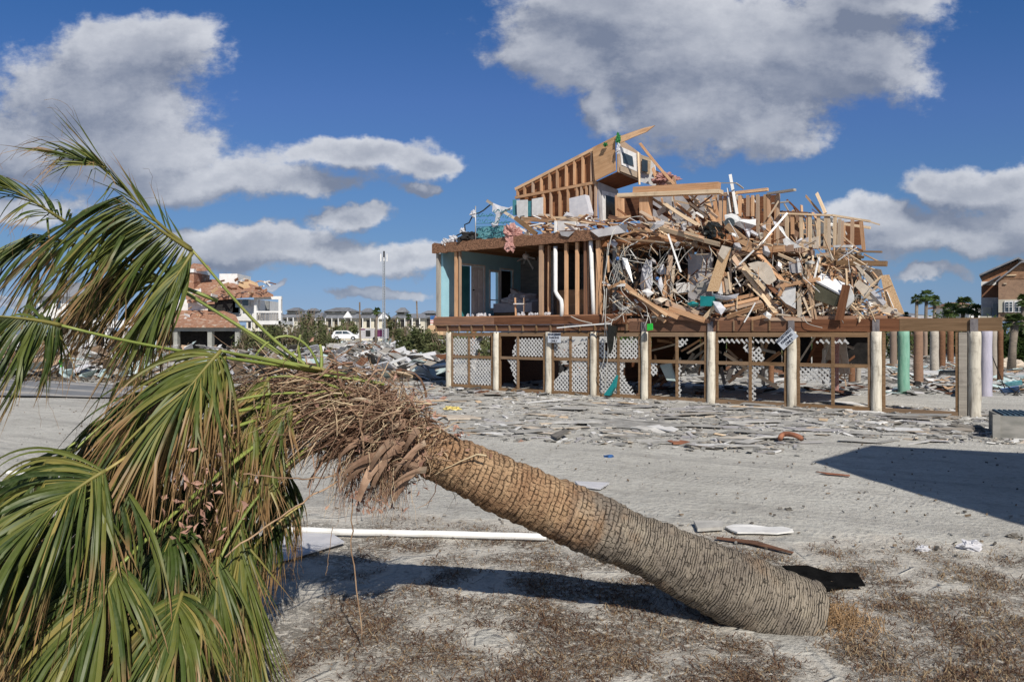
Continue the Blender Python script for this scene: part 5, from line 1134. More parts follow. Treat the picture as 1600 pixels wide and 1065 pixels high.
sheet([(1088,443),(1103,440),(1104,455),(1090,462)], .3, 'grey', 'grey_panel', 'grey wooden panel left of the foot of the slanting strand board', 'panel')
sheet([(1056,442),(1077,441),(1077,456),(1057,458)], .82, 'white', 'picture_frame', 'white framed panel low on the pinkish grey wall', 'frame'); 
# loose cables
def cable(pts, r, label='pale cable hanging out of the torn wall beside the open room', group='cables hanging from the wreck', mt='wire'):
    q = [P(*p) for p in pts]; n = 18; sm = []
    for i in range(n+1):
        f = i/n*(len(q)-1); k = min(int(f), len(q)-2); t = f-k
        p0 = q[max(k-1, 0)]; p1 = q[k]; p2 = q[k+1]; p3 = q[min(k+2, len(q)-1)]
        sm.append(.5*((2*p1)+(p2-p0)*t+(2*p0-5*p1+4*p2-p3)*t*t+(3*p1-p0-3*p2+p3)*t**3))
    return tag(MB().tube(sm, r, 5).build('cable', M[mt], smooth=True, origin=sm[0]), label, 'cable', group)
C1 = [[(950,380,-.2),(947,410,-.25),(943,440,-.25),(945,470,-.3),(941,503,-.3)],[(952,382,-.2),(949,405,-.3),(944,440,-.3)],[(945,452,-.3),(943,480,-.3),(945,510,-.3),(944,560,-.3),(938,580,-.25),(945,600,-.2),(940,616,-.2)],[(948,450,-.3),(946,500,-.35),(950,540,-.35),(948,575,-.3),(944,618,-.2)],
      [(966,405,-.1),(990,408,-.1),(1010,412,.0)],[(966,402,-.1),(985,398,-.1),(1000,405,.1)],[(968,405,-.1),(975,390,-.1),(990,380,.0)],[(970,404,-.1),(980,388,-.1),(988,381,.0)],[(964,412,-.2),(955,425,-.2),(952,438,-.25)],[(966,412,-.2),(960,430,-.2),(956,442,-.25)],[(968,412,-.2),(964,430,-.2),(958,445,-.25)],
      [(956,462,-.2),(966,472,-.25),(980,482,-.25),(995,490,-.2)],[(952,465,-.2),(965,478,-.25),(975,485,-.25)],[(948,495,-.3),(960,500,-.3),(975,488,-.25),(985,478,-.2)],[(943,505,-.3),(955,500,-.3),(970,492,-.25)],[(1049,388,.1),(1035,402,.1),(1026,417,.0),(1028,424,.0)],[(1050,383,.1),(1040,400,.1),(1030,418,.0)],
      [(1083,386,.1),(1070,398,.1),(1060,412,.05)],[(1065,385,.2),(1058,405,.2),(1050,420,.1)],[(1108,384,.0),(1112,397,.0),(1107,408,.0),(1108,419,.0)],[(1010,404,.1),(1015,416,.1),(1024,420,.05)],[(985,340,.2),(970,350,.0),(958,362,-.2),(952,385,-.3)],[(1005,338,.3),(985,340,.2),(968,352,.0),(955,372,-.25)],
      [(1013,492,-.2),(1011,500,-.3),(1008,508,-.3)],[(1012,488,-.3),(1016,500,-.3),(1017,506,-.3)],[(985,340,.4),(1000,338,.35),(1010,345,.3)],[(1000,470,-.2),(1010,480,-.3),(1012,495,-.3)],[(958,498,-.3),(955,508,-.35),(960,525,-.35),(958,545,-.35)],
      [(892,494,-.25),(905,500,-.25),(925,505,-.25)],[(1255,492,-.1),(1262,505,-.15),(1285,512,-.12)]]
for c_ in C1: cable(c_, random.uniform(.007, .013))
for i in range(26):
    x = rnd.uniform(945, 1070); y = rnd.uniform(375, 470); cable([(x, y, rnd.uniform(-.2, .4)), (x+rnd.gauss(0, 12), y+rnd.uniform(8, 22), rnd.uniform(-.3, .3)), (x+rnd.gauss(0, 18), y+rnd.uniform(20, 45), rnd.uniform(-.3, .2))], rnd.uniform(.004, .010))
tag(MB().tube([P(958,508,-.32), P(955,530,-.3), P(953,552,-.3)], [.16, .13, .03], 10).build('dark_duct', M['black']), 'black torn duct lining hanging below the floor behind the lattice', 'duct')
# balcony rail with scrollwork, mattress edge, weathered pole and cloth
rail = empty('balcony_railing', Wd(PL(743, 380, .0).x, 0, 4.95), 'teal scrolled iron balcony railing bent on the edge of the upper floor', 'railing')
def rk(o): return wkid(o, rail)
rk(MB().tube([P(743, 379, -.02), P(743, 322, -.02)], .022, 8).build('rail_post', M['metal'], smooth=True, origin=(0, 0, 0)))
for y, x2 in ((349, 798), (354, 795), (363, 790), (371, 788), (338, 770)): rk(MB().tube([P(744, y, .0), P((744+x2)/2, y-.5, .1), P(x2, y-2, .2)], .014, 6).build('rail_bar', M['iron'], origin=(0, 0, 0)))
for (x0, y0, x1, y1, ny) in ((746,332,770,349,2),(770,325,800,352,3),(746,355,792,362,1),(746,364,790,371,1)):
    nx = int((x1-x0)/6)
    mb = MB()
    for i in range(nx):
        for j in range(ny):
            cx = x0+(i+.5)*(x1-x0)/nx; cy = y0+(j+.5)*(y1-y0)/ny; pts = []
            for k in range(13):
                a = k/12*4.6+(math.pi*(i+j) % 6.28); rr = (2.7 if ny > 1 else 3.0)*(1-.05*k); pts.append(P(cx+math.cos(a)*rr, cy+math.sin(a)*rr*1.1, .05))
            mb.tube(pts, .012, 4)
    rk(mb.build('scrollwork', M['iron'], origin=(0, 0, 0)))
rk(MB().tube([P(744, 333, 0), P(752, 331, 0), P(760, 324, .05), P(768, 319, .1)], .014, 6).build('rail_bar', M['iron'], origin=(0, 0, 0)))
sheet([(745,356),(790,352),(788,375),(745,378)], .35, 'mattress', 'mattress_edge', 'pale teal quilted mattress edge behind the scrolled railing', 'mattress', .25)
stick(760, 313, 782, 328, 4.5, .1, .3, 'grey', .09, 'weathered_pole', 'weathered grey pole sticking out beyond the balcony railing', 'pole', roll=0)
stick(786, 330, 812, 346, 4.5, .3, .7, 'tan', .09, 'weathered_pole', 'pale pole end right of the hanging white cloth', 'pole', roll=0)
stick(805, 340, 838, 366, 7, .4, .2, 'frame', .09, 'broken_rafter', 'dark rafter lying behind the pink insulation', 'rafter', roll=.1)
stick(797, 349, 822, 362, 3, -.0, .1, 'white', .04, 'trim_strip', 'white trim strip lying across the dark rafter by the pink insulation', 'trim', roll=.1)
torn('hanging_cloth', 'white cloth snagged on the weathered pole above the railing', 'cloth', [(770,317),(782,322),(797,325),(800,322),(800,327),(788,331),(782,338),(778,352),(772,353),(775,335),(769,330)], .1, 'cloth', .08)
torn('hanging_cloth', 'small white rag low behind the scrolled railing', 'rag', [(767,350),(772,346),(776,352),(770,356)], .05, 'cloth', .05)
for p_, lb in (([(766,320,.05),(755,329,.0),(748,333,0),(742,334,0),(737,340,0),(733,348,0),(726,351,0),(727,360,0),(722,364,0),(712,369,0),(704,376,-.05),(697,380,-.1)], 'dark tangled wire trailing left from the railing along the floor edge'),):
    tag(MB().tube([P(*p) for p in p_], .022, 6).build('tangled_wire', M['dark']), lb, 'wire')
for x, y, s in ((740,334,.1),(723,361,.09),(707,374,.11),(697,379,.14),(712,372,.07)): blob('white_scrap', P(x, y, -.02), s, 'cloth', 'white scrap caught along the dark wire on the floor edge', 'scrap', .9, seed=x)['group'] = 'white scraps on the wire'
blob('dark_cloth_heap', P(733, 372, .1), .22, 'dark', 'dark heap of cloth on the upper floor left of the railing', 'cloth', .7, sc_=(1.5, 1, .9), seed=2)
# roof point
rp_ = plate('broken_roof_board', [P(965,214,1.7), P(985,207,1.7), P(1006,200,1.7), P(1023,196,1.7), P(1010,206,1.7), P(990,214,1.7), P(968,224,1.7)], .04, M['lumber']); tag(rp_, 'pointed splintered roof board jutting right from the peak', 'board')
blob('green_tarp_scrap', P(966, 217, 1.55), .09, 'greenrag', 'green plastic scrap at the base of the pointed roof board', 'tarp scrap', .9, sc_=(.7, .7, 1.7), seed=4); blob('green_tarp_scrap', P(946, 226, 1.5), .06, 'greenrag', 'green scrap on the sloping roof edge left of the peak', 'tarp scrap', .9, seed=5)
blob('white_scrap', P(966, 232, 1.5), .09, 'cloth', 'white scrap hanging beside the upper window', 'scrap', .8, sc_=(.7, .7, 1.6), seed=6)
# green tag hanging from the beam
tag(plate('green_bag', [P(1011,506,-.35), P(1018,505,-.35), P(1018.5,515,-.35), P(1011,516.5,-.35)], .08, M['green']), 'bright green bag hanging from a cable in front of the beam', 'bag')
# things in the open room
bed = empty('bed', Wd(1.4, 3.2, 2.42), 'white bed heaped with bedding at the back of the open room', 'bed')
bl = PL(820, 470, 3.3)
def rbox(a, b, mt, nm, root):
    o = MB().box(a, b).build(nm, mt); mb = o.data
    for v in mb.vertices:
        p = Wd(*v.co); v.co = p-root.location
    o.parent = root; return o
rbox((bl.x-1.0, 2.75, 2.43), (bl.x+.75, 4.3, 2.62), M['frame'], 'bed_frame', bed); rbox((bl.x-1.0, 2.7, 2.623), (bl.x+.75, 4.35, 2.95), M['cloth'], 'mattress', bed)
b2 = blob('quilt', Wd(bl.x-.1, 3.3, 3.05), .62, 'cloth', None, None, .5, sc_=(1.2, 1.0, .42), seed=12); b2.parent = bed; b2.location = b2.location-bed.location
tag(plate('cushion', [P(797,450,3.0), P(816,461,3.0), P(799,464,3.0)], .3, M['siding']), 'pointed grey cushion standing on the heaped bed', 'cushion')
st = empty('wooden_stool', P(812, 494, .9), 'small wooden stool frame standing near the edge of the open room', 'stool')
for (x0, y0, x1, y1) in ((805,465,806,494),(819,465,819,490)): wkid(stick(x0, y0, x1, y1, 2.6, .9, .9, 'stud', .06, 'leg', 'x', 'x', roll=0, jag=0), st)
wkid(stick(805, 474.5, 820, 474.5, 1.8, .9, .9, 'white', .2, 'seat', 'x', 'x', roll=0, jag=0), st)
for o in st.children:
    for k in ('label', 'category', 'group'):
        if k in o: del o[k]
fan = empty('ceiling_fan', P(822, 395, 2.2), 'dark ceiling fan hanging in the open room with a drooping blade', 'ceiling fan')
def fk(o): return wkid(o, fan)
fk(MB().tube([P(822, 386, 2.2), P(822, 398, 2.2)], .025, 8).build('rod', M['grey'], origin=(0, 0, 0))); fk(MB().tube([P(822, 397, 2.2), P(822, 400, 2.2), P(822, 405, 2.2)], [.10, .13, .07], 14).build('motor', M['siding'], origin=(0, 0, 0)))
for x, y in ((833, 420), (808, 408), (818, 412), (836, 404)): fk(stick(822, 401, x, y, 2.5, 2.2, 2.1, 'greywall', .012, 'blade', 'x', 'x', roll=.6, jag=0))
for o in fan.children:
    for k in ('label', 'category', 'group'):
        if k in o: del o[k]
for i in range(22):
    x = rnd.choice((rnd.uniform(722, 770), rnd.uniform(800, 860))); z_ = 2.425; v = rnd.uniform(.0, .3); p = PL(x, 490, v)
    blob('plaster_crumb', Wd(p.x, v, 2.46), rnd.uniform(.03, .07), 'cloth', 'white plaster crumb on the floor edge of the open room', 'plaster', .8, seed=i)['group'] = 'plaster crumbs along the open floor'
# ---- signs
def sign(name, c, w_, h_, rot, lines, size, label):
    r = empty(name, c, label, 'sign')
    r.rotation_euler = (0, 0, math.atan2(-.608, .794))
    bd = MB().box((-w_/2, -.006, -h_/2), (w_/2, .006, h_/2)).build('sign_board', M['sign'], r); bd.rotation_euler = (0, rot, 0)
    for i, t in enumerate(lines):
        cu = bpy.data.curves.new('lettering', 'FONT'); cu.body = t; cu.size = size; cu.align_x = 'CENTER'; cu.align_y = 'CENTER'; cu.extrude = .002; cu.offset = size*.025
        tmp = bpy.data.objects.new('tmp', cu); col.objects.link(tmp); bpy.context.view_layer.update()
        me = bpy.data.meshes.new_from_object(tmp.evaluated_get(bpy.context.evaluated_depsgraph_get())); bpy.data.objects.remove(tmp)
        me.materials.clear(); me.materials.append(M['letter']); o = bpy.data.objects.new('lettering', me); col.objects.link(o); o.parent = bd
        o.rotation_euler = (R(90), 0, 0); o.location = (0, -.010, (len(lines)/2-.5-i)*size*1.12)
sign('parking_sign', P(866, 527.5, -.19), .47, .30, 0, ['REGISTERED', 'PARKING', 'ONLY'], .088, 'level grey sign reading REGISTERED PARKING ONLY on the third cream post from the left')
sign('parking_sign', P(1229.5, 529, -.22), .50, .29, R(-43), ['REGISTERED', 'PARKING', 'ONLY'], .088, 'tilted grey sign reading REGISTERED PARKING ONLY at the top of a cream post')
# ---- under the house
for (x0, y0, x1, y1, w_, v, mt, lb) in ((1132,552,1216,606,5,1.0,'pale','long pale plank sloping to the ground under the raised beam'),(1136,545,1152,560,3.5,1.4,'stud','short plank crossing above the long sloping one under the beam'),(1138,597,1163,576,5,1.2,'stud','orange board propped on the sand under the beam, left of the lattice scrap'),
        (1137,592,1143,577,7,1.1,'tan','pale rounded board standing under the beam'),(1075,551,1102,534,3,.5,'pale','pale trim board hanging under the floor left of a cream post'),(1065,548,1095,530,3,.8,'stud','orange board hanging under the floor beside the pale trim'),(1040,520,1062,545,4,1.6,'brown','brown joist fallen under the floor'),
        (1190,525,1192,600,4,2.4,'tan','tan post standing behind the lattice scraps')):
    stick(x0, y0, x1, y1, w_, v, v, mt, .05, 'fallen_plank', lb, 'plank', roll=.1)
MB_ = MB().tube([P(753,527,.6), P(746,533,.5), P(743,545,.5), P(740,575,.4), P(736,607,.3)], .085, 12); tag(MB_.build('pvc_pipe', M['pvc'], smooth=True, origin=P(736,607,.3)), 'white elbow pipe standing under the floor behind the second bay', 'pipe')
sheet([(1031,571),(1047,567),(1055,595),(1042,594)], .8, 'sheet', 'aluminium_board', 'pale blue-grey metal panel propped in the bay right of the fourth lattice', 'metal panel', .1)
sheet([(943,617),(955,600),(963,586),(960,605),(952,618)], -.3, 'tealplastic', 'green_umbrella', 'folded dark green umbrella leaning against the lattice', 'umbrella', .12)
sheet([(1299,524),(1320,524),(1328,583),(1312,585)], 2.0, 'tan', 'standing_door', 'cream door panel standing under the house with a wooden ladder frame', 'door', .04); sheet([(1284,524),(1296,524),(1299,562),(1291,562)], 2.1, 'tan', 'standing_panel', 'narrow cream panel standing left of the post under the house', 'panel', .04)
sheet([(1304,524),(1311,524),(1310,610),(1305,610)], 1.7, 'pink', 'pink_panel', 'narrow pink strip standing beside the cream door panel', 'panel', .04)
for (x0, y0, x1, y1) in ((1313,555,1322,602),(1311,587,1325,587),(1323,585,1330,583)): stick(x0, y0, x1, y1, 2, 1.8, 1.8, 'lumber', .04, 'ladder_piece', 'piece of wooden frame leaning on the cream door panel', 'lumber', 'ladder frame pieces', roll=0)

for i in range(46):
    x = rnd.uniform(1010, 1330); v = rnd.uniform(1.2, 5.0); y = rnd.uniform(532, 590)
    a_ = R(rnd.choice((30, -35, 80, 10, -60, 100))+rnd.gauss(0, 14)); l = rnd.uniform(9, 30)
    x0, y0, x1, y1 = x-math.cos(a_)*l, y-math.sin(a_)*l, x+math.cos(a_)*l, y+math.sin(a_)*l
    if min(y0, y1) < 524: continue
    gy = HY+H*F/P(x, 540, v).y
    if max(y0, y1) > gy: continue
    stick(x0, y0, x1, y1, rnd.uniform(2, 5), v, v+rnd.uniform(-.4, .4), rnd.choice(('lumber', 'brown', 'stud', 'grey', 'brown', 'tan')), .05, 'fallen_plank', 'board fallen or hanging in the shade under the raised floor', 'plank', 'planks fallen under the floor')
# ================================================================ LITTER ON THE GROUND
rg = random.Random(5)
def shard_mesh(rnd, c, lx, ly, ang, th, tilt, mat, name, parent=None):
    n = rnd.choice((4, 4, 5, 6)); pts = []
    base = {4: [(-1,-1),(1,-1),(1,1),(-1,1)], 5: [(-1,-1),(.6,-1),(1,.1),(.7,1),(-1,.8)], 6: [(-1,-.3),(-.6,-1),(1,-.8),(1,.2),(.3,1),(-.8,.9)]}[n]
    for x, y in base: pts.append((x*lx/2*rnd.uniform(.8, 1.05), y*ly/2*rnd.uniform(.7, 1.1)))
    mb = MB(); cv = rnd.uniform(-.03, .06)*lx
    mb.prism([(x, y, cv*(1-(x/lx*2)**2)) for x, y in pts], (0, 0, th))
    o = mb.build(name, mat, parent)
    o.location = c; o.rotation_euler = (rnd.gauss(0, tilt), rnd.gauss(0, tilt), ang)
    return o
LIT = ['shard']*10+['sharddark']*1+['white', 'grey', 'grey', 'pale', 'siding', 'siding', 'tan']
cnt = 0
while cnt < 285:
    px = rg.uniform(600, 1540); t = rg.random()**1.35
    front = 607+(px-702)*.054
    if px < 700: front = 606
    py = front-6+t*78*(1-.45*max(0, (px-1150)/400))
    if 655 < py and px < 720: continue
    p = gr(px, py); q = loc(p)
    lx = rg.uniform(.25, 1.5)*(1.0-.35*t); ly = lx*rg.uniform(.10, .45)
    o = shard_mesh(rg, (p.x, p.y, gz(p.x, p.y)+rg.uniform(.004, .035)), lx, ly, math.atan2(-.608, .794)+rg.gauss(.3, .55), rg.uniform(.004, .016), .035, M[rg.choice(LIT)], 'siding_shard')
    tag(o, 'flat broken piece of siding lying on the sand in front of the piles', 'siding', 'broken siding strewn before the house'); cnt += 1
def scatter(name, label, cat, n, region, size, mats, seed, tall=.0, flat=.15, kind='stuff'):
    """uncountable small litter: one object"""
    rnd = random.Random(seed); mb = MB(); idx = []
    for _ in range(n):
        px, py = region(rnd)
        if py <= HY+4: continue
        p = gr(px, py); s = rnd.uniform(*size)*(.6+.8*rnd.random()); a = rnd.uniform(0, math.pi); z = gz(p.x, p.y) if p.y < 120 else 0
        lx, ly = s, s*rnd.uniform(.12, .6); th = rnd.uniform(.004, .02)*(1+s)
        rot = Matrix.Rotation(a, 3, 'Z') @ Matrix.Rotation(rnd.gauss(0, flat), 3, 'X') @ Matrix.Rotation(rnd.gauss(0, flat), 3, 'Y')
        c = Vector((p.x, p.y, z+rnd.uniform(0, 1)**2*tall+.01))
        vs = [c+rot @ Vector((x*lx/2*rnd.uniform(.7, 1), y*ly/2*rnd.uniform(.7, 1), zz*th)) for zz in (0, 1) for x, y in ((-1,-1),(1,-1),(1,1),(-1,1))]
        mb.add(vs, [(0,3,2,1),(4,5,6,7),(0,1,5,4),(1,2,6,5),(2,3,7,6),(3,0,4,7)]); k = rnd.randrange(len(mats)); idx += [k]*6
    me = mb.build(name, [M[m_] for m_ in mats]); me.data.polygons.foreach_set('material_index', idx)
    return tag(me, label, cat, kind=kind)
def reg_front(r):
    px = r.uniform(590, 1600); t = r.random()**1.9; return px, 600+(max(px, 700)-702)*.05+t*85*(1 if px < 1250 else .6)
scatter('small_litter', 'countless small chips strewn over the sand before the house', 'litter', 3400, reg_front, (.03, .26), ['shard', 'shard', 'shard', 'grey', 'white', 'shard', 'siding', 'tan'], 3)
scatter('lane_specks', 'tiny dark chips and twigs scattered over the sandy lane', 'litter', 1100, lambda r: (r.uniform(-60, 1640), 610+r.random()*260), (.010, .05), ['sharddark', 'twig', 'shard', 'grey'], 8)
def reg_under(r): return r.uniform(640, 1600), 556+r.random()**1.2*62
scatter('rubble', 'jumble of broken boards and trash on the ground under and behind the piles', 'rubble', 1700, reg_under, (.10, .65), ['shard', 'sharddark', 'grey', 'sharddark', 'brown', 'brown', 'siding', 'dark', 'sharddark', 'white', 'shard'], 4, .08, .16)
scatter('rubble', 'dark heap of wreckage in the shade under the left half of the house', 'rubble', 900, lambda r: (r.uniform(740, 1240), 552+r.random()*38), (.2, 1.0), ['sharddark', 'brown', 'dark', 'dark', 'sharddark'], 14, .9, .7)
scatter('rubble', 'white and grey house wreckage strewn between the palm crown and the house', 'rubble', 1900, lambda r: (r.uniform(430, 700), 538+r.random()**1.5*56), (.2, 1.7), ['white', 'shard', 'cloth', 'white', 'lumber', 'grey', 'dark', 'white', 'siding', 'sharddark', 'shard', 'sheet', 'brown'], 6, .75, .35)
scatter('rubble', 'white and grey wreckage strewn before the tiled ruin behind the palm leaves', 'rubble', 2300, lambda r: (r.uniform(-60, 480), 541+r.random()**1.3*50), (.2, 1.6), ['white', 'shard', 'cloth', 'sheet', 'lumber', 'grey', 'dark', 'twig', 'sharddark'], 16, .7, .4)
scatter('dry_litter', 'brown band of leaf litter along the edge of the street', 'litter', 3500, lambda r: (r.uniform(-80, 640), 584+r.random()*14), (.05, .3), ['twig', 'sharddark', 'twig', 'shard'], 17, .12, .5)
scatter('rubble', 'wreckage scattered beyond the right-hand piles', 'rubble', 1300, lambda r: (r.uniform(1380, 1680), 545+r.random()*70), (.12, .85), ['white', 'shard', 'grey', 'sharddark', 'lumber', 'sheet', 'siding'], 18, .12, .2)
# named pieces on the ground
def gpoly(pts, th, mt, name, label, cat, lift=.02, dz=None):
    q = [gr(x, y) for x, y in pts]; q = [Vector((p.x, p.y, gz(p.x, p.y)+lift+(dz[i] if dz else 0))) for i, p in enumerate(q)]
    c = sum(q, Vector())/len(q)
    return tag(MB().prism(q, (0, 0, th)).build(name, M[mt], origin=c), label, cat)
def gtube(p0, p1, r, mt, name, label, cat, n=10, seg=12):
    a = gr(*p0); b = gr(*p1); pts = [a.lerp(b, i/n) for i in range(n+1)]; pts = [Vector((p.x, p.y, gz(p.x, p.y)*.5+r+.012)) for p in pts]
    return tag(MB().tube(pts, r, seg).build(name, M[mt], smooth=False, origin=a), label, cat)
gtube((443, 836), (854, 847), .032, 'pvc', 'pvc_pipe', 'long white pipe lying on the sand behind the palm trunk', 'pipe')
gtube((12, 742), (96, 746), .028, 'pvc', 'pvc_pipe', 'short white pipe on the sand at the far left edge', 'pipe'); gtube((-40, 790), (52, 785), .035, 'pvc', 'pvc_pipe', 'white pipe end poking in at the left edge below the other', 'pipe')
gpoly([(384,868),(440,840),(520,842),(538,853),(460,878),(388,897)], .015, 'cloth', 'white_board', 'white sheet lying on the sand under the palm crown', 'board', .03)
gpoly([(1133,827),(1146,824.5),(1172,825.5),(1201,828),(1222,827.5),(1239,831),(1233,834),(1240,836),(1214,839),(1190,838),(1168,836.5),(1152,836),(1141,832)], .014, 'pale', 'white_plank', 'whitish broken plank lying on the lane right of the trunk', 'plank').data.materials[0] = M['white']
gpoly([(1084,822),(1130,822),(1130,830),(1090,833)], .03, 'shard', 'concrete_block', 'grey broken block partly hidden by the trunk, left of the whitish plank', 'concrete')
gpoly([(1120,842),(1180,850),(1240,868),(1238,870),(1170,853),(1119,844)], .008, 'brown', 'dark_batten', 'thin dark batten on the verge above the trunk', 'batten')
gpoly([(898,756),(952,758),(938,768),(905,764)], .02, 'cloth', 'white_board', 'small white board on the lane just above the trunk', 'board')
gpoly([(690,651),(735,652),(752,657),(700,657)], .03, 'tan', 'flat_board', 'pale board lying flat left of the litter field', 'board')
blob('yellow_rag', gr(706, 638, .04), .10, 'yellow', 'yellow rag lying among the broken siding', 'rag', .8, sc_=(1.8, 1.2, .5), seed=2)
blob('blue_rag', gr(951, 713, .02), .045, 'blueplastic', 'small blue rag on the sandy lane', 'rag', .8, sc_=(1.8, 1.2, .5), seed=3)
a = gr(1219, 690); b = gr(1251, 690); n = 10
tag(MB().tube([a.lerp(b, i/n)+Vector((0, .12*math.sin(i/n*6), .06+.07*math.sin(i/n*math.pi))) for i in range(n+1)], .045, 10).build('terracotta_hose', M['rust'], smooth=True, origin=a), 'curved terracotta pipe piece lying on the sand before the beam', 'pipe')
gpoly([(1042,691),(1060,690),(1078,693),(1074,695.5),(1052,695)], .025, 'rust', 'brick_rubble', 'reddish crumbled brick on the lane', 'brick')
for x, y, s, lb in ((1442,857,.03,'small crumpled white paper on the lane near the verge'),(1518,852,.05,'crumpled white paper bag near the lower right of the lane'),(1232,795,.02,'grey pebble on the lane'),(1583,837,.03,'dark clod by the right edge of the picture')):
    blob('crumpled_paper' if 'paper' in lb else 'clod', gr(x, y, s*.5), s, 'cloth' if 'paper' in lb else 'sharddark', lb, 'paper' if 'paper' in lb else 'clod', .9, sc_=(1.7, 1.2, .8), seed=x)
blob('dark_net', gr(1510, 668, .03), .22, 'sharddark', 'dark heap of netting on the sand before the last pile', 'netting', .7, sc_=(1.7, 1.2, .3), seed=9)
gpoly([(1275,739),(1328,744),(1328,745.5),(1290,742.5)], .008, 'rust', 'reddish_batten', 'thin reddish batten on the lane beside the big shadow', 'batten')
gpoly([(860,684),(882,680),(890,684),(870,690)], .03, 'sharddark', 'dark_scrap', 'dark curled scrap on the lane above the trunk', 'scrap', .03, [0, .06, .08, 0])
gpoly([(912,658),(1000,656),(1070,665),(1010,672),(918,664)], .02, 'shard', 'flat_sheet', 'large thin pale sheet lying flat on the sand', 'sheet')
gpoly([(1010,668),(1040,664),(1060,672),(1052,676)], .02, 'white', 'flat_board', 'white scrap near the large thin pale sheet', 'board')
# thin black patch by the root end
bp = [gr(1222,889), gr(1262,895), gr(1298,903), gr(1340,909), gr(1352,922), gr(1322,921), gr(1290,927), gr(1262,918)]
zs = [.02, .05, .035, .06, .03, .02, .02, .02]
mbq = MB(); pts = [Vector((p.x, p.y, z)) for p, z in zip(bp, zs)]
tag(MB().prism(pts, (0, 0, .012)).build('black_patch', M['flatblack'], origin=pts[0]), 'bent black patch lying in the weeds behind the foot of the trunk', 'sheet')
# concrete box at the right edge with blue ribbed lid
bx = empty('planter_box', gr(1585, 690), 'weathered grey wooden box with a blue ribbed lid at the right edge', 'box')
a0 = gr(1563, 685); dx = Vector((.93, -.37, 0)).normalized(); dyv = Vector((.37, .93, 0)).normalized()
def bxq(u0, v0, z0, u1, v1, z1, mt, nm):
    mb = MB().box((u0, v0, z0), (u1, v1, z1)); mb.v = [tuple(a0+dx*x+dyv*y+Vector((0, 0, z))-bx.location) for x, y, z in mb.v]; return mb.build(nm, M[mt], bx)
bxq(0, 0, 0, 1.9, .05, .40, 'box', 'side'); bxq(0, .05, 0, .05, 1.1, .40, 'box', 'side'); bxq(-.12, -.03, .0, -.003, .05, .42, 'box', 'corner_post'); bxq(.05, .06, .38, 1.9, 1.1, .41, 'lid', 'lid')
for k in range(22): bxq(.06+k*.085, .06, .412, .10+k*.085, 1.1, .43, 'lid', 'lid_rib')
# folding chair, blue, collapsed
fc = empty('folding_chair', gr(1575, 618), 'collapsed blue folding chair on the rubble at the right edge', 'chair')
fp = lambda x, y, d_=0: at(x, y, gr(1575, 618).y+d_)
def fck(o): return wkid(o, fc)
fck(plate('seat', [fp(1561,608), fp(1592,603), fp(1594,612,.3), fp(1565,614,.3)], .02, M['blueplastic'])); fck(plate('backrest', [fp(1570,598,.4), fp(1597,594,.4), fp(1598,601,.5), fp(1572,604,.5)], .02, M['mattress']))
for (x0, y0, x1, y1) in ((1560,604,1574,622),(1596,604,1578,622),(1562,595,1600,620),(1546,545,1570,606)): fck(MB().tube([fp(x0, y0), fp(x1, y1)], .014, 6).build('leg', M['dark'], origin=(0, 0, 0)))
# things on the ground behind the right-hand piles
tag(MB().tube([gr(1470,590)+Vector((0,0,.12)), gr(1493,590)+Vector((0,0,.12))], .2, 12).build('black_drum', M['black']), 'black drum lying on the rubble behind the mint post', 'drum')
blob('boulder', gr(1570, 570, .2), .8, 'tan', 'rounded tan boulder beyond the last brown pile', 'boulder', .3, sc_=(1.4, 1, .5), seed=4)
gpoly([(1440,584),(1530,586),(1530,590),(1440,588)], .15, 'white', 'white_beam', 'long white beam lying on the ground behind the piles', 'beam'); gpoly([(1545,588),(1610,590),(1608,594),(1545,591)], .12, 'sheet', 'fallen_gutter', 'pale blue gutter lying on the rubble at the right edge', 'gutter')
gpoly([(1493,620),(1513,619),(1515,612),(1492,613)], .12, 'box', 'concrete_block', 'grey concrete block behind the last cream pile', 'concrete')
tag(MB().tube([gr(1434,606)+Vector((0,-.05,.12)), gr(1434,606)+Vector((0,.08,.12))], .12, 16).build('loose_tyre', M['rubber']), 'small black wheel at the foot of the brown pile', 'wheel')

# ================================================================ FAR LEFT: TILED RUIN
DR = 88.0
def fpt(x, y, dd=0): return at(x, y, DR+dd)
ruin = empty('ruined_tiled_house', at(330, 547, DR), 'white house with broken terracotta roofs and a corner balcony, behind the palm leaves', 'house')
def rb(x0, y0, x1, y1, d0, d1, mt, nm, par=None):
    """box seen between two picture corners, from depth d0 to d1 behind the front"""
    a = fpt(x0, y1); b = fpt(x1, y0); mb = MB().box((a.x, DR+d0, a.z), (b.x, DR+d1, b.z))
    root = ruin.location
    mb.v = [tuple(Vector(v)-root) for v in mb.v]; return mb.build(nm, M[mt], par or ruin)
def rpoly(pts, mt, nm, th=.25):
    q = [fpt(x, y, dd)-ruin.location for x, y, dd in pts]; return MB().prism(q, (0, .02, -th)).build(nm, M[mt], ruin)
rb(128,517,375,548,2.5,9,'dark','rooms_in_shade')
rb(215,508,378,517,0,1,'greybeam','porch_beam')
for x in (216, 246, 273, 327, 370): rb(x-3.4, 517, x+3.4, 547, .1, .9, 'greybeam', 'porch_column')
rb(130,500,215,512,0,2,'stucco','porch_beam')
for x in (140, 165, 190): rb(x-3, 512, x+3, 547, .2, 1, 'stucco', 'porch_column')
rpoly([(205,508,-.5),(376,508,-.5),(368,492,3),(345,484,5),(250,480,6),(212,496,3)], 'tile', 'roof')
rb(240,465,384,500,5,14,'stucco','wall'); rb(300,462,345,484,4.6,5,'dark','dark_opening')
